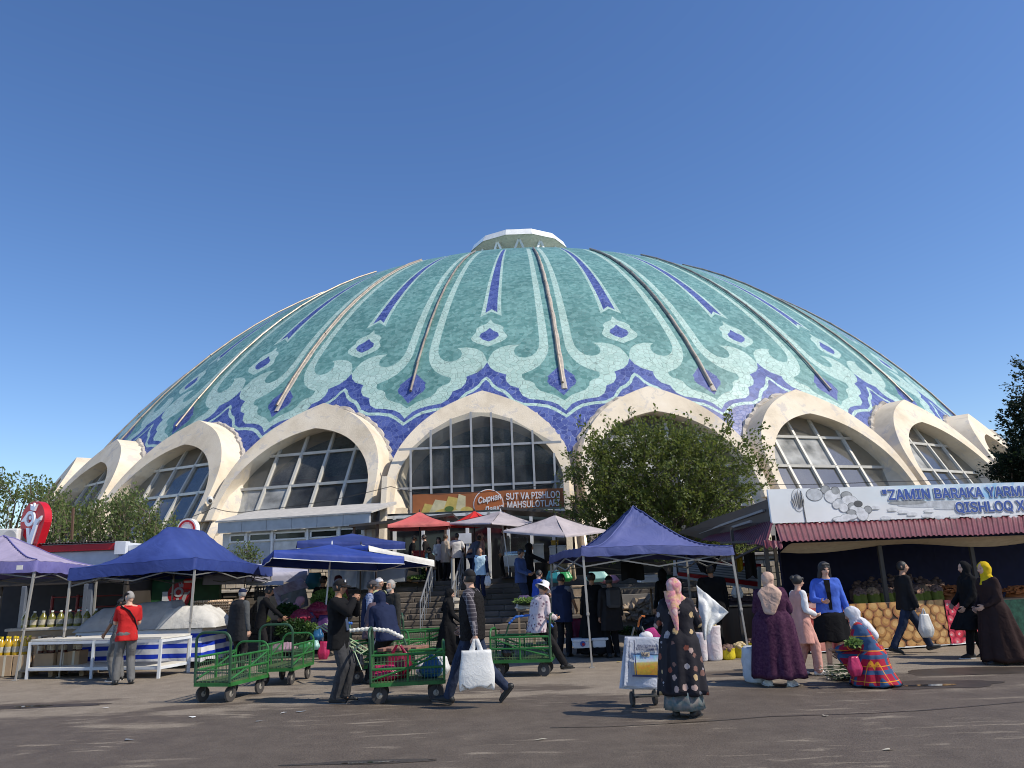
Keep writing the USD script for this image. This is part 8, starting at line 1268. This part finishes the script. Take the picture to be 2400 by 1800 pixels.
for lb, px, py, y, w, h, m, sd in [('crumpled lilac plastic bag behind the radishes', 718, 1452, 19.2, .5, .34, plastic('lilac_plastic', (.12, .08, .17)), 1), ('violet plastic bag right of the radishes', 762, 1462, 19.0, .42, .4, plastic('violet_plastic', (.10, .04, .14)), 2), ('blue plastic bag under the cabbage leaves', 742, 1488, 18.3, .3, .26, M_BAGB, 3), ('mauve cloth bundle on the front left crate', 665, 1517, 17.9, .55, .2, C('mauve_bundle', (.30, .19, .24)), 4), ('green plastic bag on the middle crate', 716, 1514, 17.7, .3, .16, M_BAGG, 5), ('mint plastic bag on the right crate', 736, 1512, 17.8, .26, .2, M_BAGCY, 6), ('teal plastic bag full of goods above the white sheet', 737, 1362, 22.0, .5, .45, plastic('deep_teal_plastic', (.03, .16, .2)), 7), ('red plastic bag hanging right of the crates', 758, 1525, 18.6, .26, .4, M_BAGP, 8), ('green plastic bag hanging under the worn blue tent', 1325, 1352, 18.7, .34, .22, M_BAGG, 9), ('red net bag of produce beside the young man in royal blue', 1272, 1376, 21.2, .35, .3, plastic('red_net', (.34, .03, .07)), 10), ('crimson sack of produce in the shade under the worn blue tent', 1352, 1480, 17.6, .5, .55, plastic('crimson_sack', (.28, .02, .07)), 11), ('colourful plastic bags piled on the ledge behind the worn blue tent', 1400, 1352, 20.6, .6, .26, M_BAGCY, 12), ('pale bag of goods on the ledge behind the worn blue tent', 1428, 1358, 20.6, .5, .2, M_BAGPK, 13), ('dark green sack beside the woman in the long black veil', 1562, 1385, 20.5, .6, .8, plastic('dark_green_sack', (.03, .08, .05)), 14), ('white plastic bag of greens beside the boy in royal blue', 1232, 1420, 20.0, .5, .25, M_BAGW, 15), ('lilac bag above the greens beside the boy in royal blue', 1228, 1402, 20.3, .35, .14, MATS.get('lilac_plastic') or UsdShade.Material.Get(stage, '/World/Looks/lilac_plastic'), 16), ('white plastic bag on the dark side table', 1728, 1388, 18.4, .26, .28, M_BAGW, 17), ('teal bag of goods on the ledge beside the dark blue vest', 1298, 1352, 20.4, .4, .3, M_BAGT, 18), ('pink plastic bag held by the woman crouching in tartan', 2003, 1562, 11.55, .20, .26, M_BAGP, 19), ('black plastic sacks heaped behind the bundle on the trolley', 1530, 1470, 16.9, .7, .5, M_BAGK, 20)]:
    p = V(px, py, y); bag(lb, (p[0], y, p[2] - h * .5), w, h, w * .7, m, 40 + sd, handles=False, top=.6)
greens('leafy_greens', 'tray of yellow green leaves beside the boy in royal blue', q(1232, 1412, 19.8), .3, .2, .1, 300, M_GR2, .07, 16); greens('leafy_greens', 'scattered green leaves on the white sheet under the worn blue tent', q(1478, 1482, 18.2), .45, .3, .08, 420, M_GR1, .09, 17)
# tables, boxes and sheets
def simple_table(label, px0, px1, y, py, d=.8, m=M_WOOD, name='market_table'):
    t = thing(name, label, 'table'); a, b2 = V(px0, py, y), V(px1, py, y); z = (a[2] + b2[2]) / 2; b = MB(); b.cbox(((a[0] + b2[0]) / 2, y + d / 2, z - .02), (b2[0] - a[0], d, .04), .008); obj('table_top', b, m, t)
    for x in (a[0] + .06, b2[0] - .06):
        for yy in (y + .06, y + d - .06): b = MB(); b.bar((x, yy, 0), (x, yy, z - .04), .05); obj('leg', b, M_WOOD, t)
    return t
simple_table('low wooden table behind the vegetable heap', 650, 790, 19.6, 1470, 1.2); simple_table('wooden table with bags under the worn blue tent at its left', 1285, 1372, 18.4, 1400, .7); simple_table('wooden ledge table behind the worn blue tent', 1380, 1540, 20.4, 1378, .7); simple_table('small low table beside the boy in royal blue', 1210, 1256, 19.7, 1428, .6)
def boxt(label, px0, py0, px1, py1, y, d, m, cat='box', name='market_box', parts=True):
    a, b2 = V(px0, py1, y), V(px1, py0, y); t = thing(name, label, cat); b = MB(); b.cbox(((a[0] + b2[0]) / 2, y + d / 2, (a[2] + b2[2]) / 2 - .02), (b2[0] - a[0], d, b2[2] - a[2] - .04), .02); obj('body', b, m, t); b = MB(); b.cbox(((a[0] + b2[0]) / 2, y + d / 2, b2[2] - .02), (b2[0] - a[0] + .03, d + .03, .05), .01); obj('lid', b, m, t); return t
M_FOAM = paint('white_foam', (.62, .63, .64), .7); M_GREYB = paint('grey_box', (.22, .24, .26), .5); M_FRIDGE = paint('fridge_white', (.60, .60, .58), .35)
fb = boxt('white foam box with round blue mark on the ground under the worn blue tent', 1344, 1498, 1384, 1520, 16.6, .4, M_FOAM, name='foam_box'); p = V(1366, 1509, 16.59); b = MB(); b.prism(Point(0, 0).buffer(.055), .006, axes([1, 0, 0], [0, 0, 1], [0, -1, 0], p)); obj('blue_mark', b, M_BLUEL, fb); b = MB(); b.prism(Point(0.01, -.01).buffer(.03), .01, axes([1, 0, 0], [0, 0, 1], [0, -1, 0], p)); obj('red_mark', b, M_KRED, fb)
boxt('plain white foam box right of the marked one under the worn blue tent', 1390, 1495, 1424, 1518, 16.7, .4, M_FOAM, name='foam_box'); boxt('white carton with red edge on the ledge behind the worn blue tent', 1500, 1347, 1543, 1366, 20.4, .5, M_FOAM, name='foam_box'); boxt('big grey container left of the stairs behind the blue parasols', 882, 1318, 948, 1366, 26.0, .9, M_GREYB, name='container'); boxt('blue plastic box beside the boy in royal blue', 1256, 1374, 1278, 1396, 20.5, .4, M_CRB, name='plastic_box'); boxt('white fridge at the top of the stairs right of the glass display', 1251, 1274, 1274, 1318, 27.3, .6, M_FRIDGE, 'fridge', 'fridge'); boxt('second white fridge further right under the tipped grey parasol', 1290, 1278, 1325, 1310, 27.6, .6, M_FRIDGE, 'fridge', 'fridge'); boxt('yellow box on top of the second white fridge', 1293, 1266, 1308, 1278, 27.7, .3, paint('amber_box', (.45, .25, .02), .5)); boxt('low black stand with greens left of the stair top', 950, 1354, 988, 1366, 26.6, .5, M_CRK, 'stand', 'low_stand'); boxt('red crate stack under the coral parasol', 968, 1290, 990, 1330, 27.4, .5, paint('red_crate', (.30, .02, .02), .5), 'crate stack', 'crate_stack'); boxt('dark counter at the top of the stairs under the coral parasol', 915, 1318, 975, 1362, 27.6, .6, M_DKMET, 'counter', 'dark_counter'); boxt('brown wooden counter behind the man in the dark blue vest', 1345, 1372, 1378, 1440, 20.0, .5, M_WOOD, 'counter', 'wooden_counter')
# cardboard flap with greens
b = MB(); p = V(968, 1352, 26.5); b.box(p, (.42, .02, .36), trimesh.transformations.euler_matrix(.3, .25, .2)[:3, :3]); obj('cardboard_sheet', b, M_CART, label='open cardboard flap leaning at the left end of the top step', cat='cardboard'); greens('leafy_greens', 'pale greens in the open cardboard at the left end of the top step', V(976, 1356, 26.4), .28, .16, .08, 200, M_GR2, .07, 21); greens('leafy_greens', 'tall dark greens beside the cardboard at the top of the stairs', V(998, 1345, 26.9), .2, .16, .3, 260, M_GR1, .12, 22)
# curved glass display
GD = thing('glass_display', 'curved glass display case with white base at the top of the stairs', 'display case'); p0, p1 = V(1183, 1322, 26.9), V(1238, 1322, 26.9); w = p1[0] - p0[0]; b = MB(); b.loft([np.array([[p0[0], 26.9, TZ + .4], [p1[0], 26.9, TZ + .4], [p1[0], 27.7, TZ + .2], [p0[0], 27.7, TZ + .2]]), np.array([[p0[0] - .05, 26.8, TZ + .75], [p1[0] + .02, 26.8, TZ + .75], [p1[0] + .02, 27.8, TZ + .75], [p0[0] - .05, 27.8, TZ + .75]])]); obj('base', b, M_FRIDGE, GD)
g_ = np.array([[[x, 26.82 + .75 * (1 - math.cos(s)), TZ + .76 + .62 * math.sin(s)] for s in np.linspace(0, PI / 2, 10)] for x in (p0[0], p0[0] + w)]); obj('curved_glass', solid_sheet(g_, .01), usdkit.material(stage, '/World/Looks/display_glass', {'t': ('transparent_bsdf', {'color': (.8, .86, .86)}), 'g': ('glossy_bsdf', {'roughness': .05}), 'm': ('mix_closure', {'fac': .22})}, [('t.BSDF', 'm.closure1'), ('g.BSDF', 'm.closure2')], surface='m.closure'), GD, smooth=True); [obj('glass_edge', MB().tube(e_, .015, 5), M_RAIL, GD) for e_ in g_]
# white and grey sheets left of the stairs, slanted canvas over the goods
def sheet(label, pts, m, seed=1, amp=.06, name='hung_sheet', cat='sheet'):
    P = [np.array(q) for q in pts]; u, v = np.meshgrid(np.linspace(0, 1, 18), np.linspace(0, 1, 12)); S = P[0] * ((1 - u) * (1 - v))[..., None] + P[1] * (u * (1 - v))[..., None] + P[3] * ((1 - u) * v)[..., None] + P[2] * (u * v)[..., None]; S[..., 1] += amp * np.sin(u * 13 + v * 3 + seed); S[..., 2] += amp * 1.2 * fbm1(u * 3, v * 3, 1.3, seed); obj(name, solid_sheet(S, .01), m, label=label, cat=cat, smooth=True)
sheet('white sheet hung at the left foot of the terrace under the upper blue parasol', (V(768, 1326, 25.6), V(838, 1326, 25.6), V(836, 1376, 25.5), V(772, 1376, 25.5)), C('white_sheet', (.50, .52, .54)), 2); sheet('grey sheet hung right of the white one beside the stairs', (V(838, 1326, 25.8), V(878, 1328, 25.8), V(880, 1385, 25.7), V(836, 1380, 25.7)), C('grey_hung_sheet', (.24, .27, .30)), 3)
sheet('pale pink striped sheet slanting over the goods behind the bending woman', (V(640, 1380, 20.2), V(708, 1354, 21.8), V(722, 1378, 21.2), V(650, 1420, 19.8)), C('pink_white_sheet', (.55, .47, .48), col2=(.45, .30, .34), vs=9), 4, .04, 'slanting_sheet'); sheet('grey tarpaulin draped below the pink striped sheet', (V(660, 1395, 20.1), V(716, 1378, 21.0), V(722, 1420, 20.6), V(655, 1440, 19.9)), C('grey_drape', (.20, .21, .22)), 5, .05, 'slanting_sheet'); sheet('white canvas strip above the black crates behind the old man', (V(572, 1364, 21.2), V(664, 1362, 21.6), V(664, 1372, 21.4), V(578, 1372, 21.0)), C('white_strip', (.6, .58, .58)), 6, .02, 'canvas_strip')
crate('black plastic crate hanging behind the dark haired man under the white strip', V(634, 1395, 21.0) - [0, 0, .12], .75, .3, .36, 0); b = MB(); p = V(640, 1425, 20.8); b.cbox(p, (.75, .3, .6), .02); obj('cardboard_sheet', b, mat('pale_card', (.42, .33, .24), .85), label='pale cardboard panel between the dark haired man and the pole', cat='cardboard')
# green onions before the crouching woman
on = thing('spring_onions', 'bundle of green onions lying on the ground before the crouching woman', 'green onions'); rs = np.random.RandomState(4); wb, gb = MB(), MB(); base = G(1975, 1594)
for i in range(230):
    a = rs.normal(PI - .15, .30); l = rs.uniform(.3, .55); o = base + np.array([.30 + rs.normal(0, .05), rs.normal(0, .10), .03 + abs(rs.normal(0, .05))]); d = np.array([math.cos(a), math.sin(a), rs.uniform(-.05, .12)]); e = o + d * l; e[2] = max(.01, e[2]); m_ = (o + e) / 2 + [0, 0, .02]
    (gb if i % 3 else wb).tube([o, m_, e], [.006, .006, .002], 4, cap=False)
    if i % 3 == 0: wb.ell(e, (.012, .012, .012), sub=1)
obj('green_leaves', gb, M_GR1, on, kind='stuff'); obj('white_stems', wb, mat('pale_stem', (.46, .42, .34), .6), on, kind='stuff'); greens('leafy_greens', 'dark mass of onion tops beside the crouching woman', base + np.array([.38, .1, .06]), .26, .2, .14, 700, M_GR1, .09, 30); greens('leafy_greens', 'small pale bunch held up by the crouching woman', V(2000, 1512, 11.5), .09, .06, .07, 120, M_GR2, .06, 31)
# litter and scraps on the pavement
rs = np.random.RandomState(8)
for px, py, c in [(247, 1661, 0), (450, 1682, 0), (665, 1672, 0), (705, 1669, 1), (1453, 1552, 2), (2022, 1597, 0), (1930, 1680, 3), (608, 1692, 1), (1270, 1735, 3), (300, 1735, 1), (2085, 1760, 3)]:
    p = G(px, py); k = rs.randint(4, 7); ang = np.sort(rs.uniform(0, 2 * PI, k)); r_ = rs.uniform(.02, .06, k); b = MB(); v = np.stack([p[0] + r_ * 1.6 * np.cos(ang), p[1] + r_ * np.sin(ang), .006 + rs.uniform(0, .012, k)], 1); b.add(np.vstack([v, [[p[0], p[1], .014]]]), np.stack([np.arange(k), (np.arange(k) + 1) % k, np.full(k, k)], 1)); obj('paper_scrap', b, [M_LET, M_GREYB, M_YCAP, M_TAPE][c], label='small scrap of litter lying on the asphalt', cat='litter', group='scraps of litter on the asphalt')
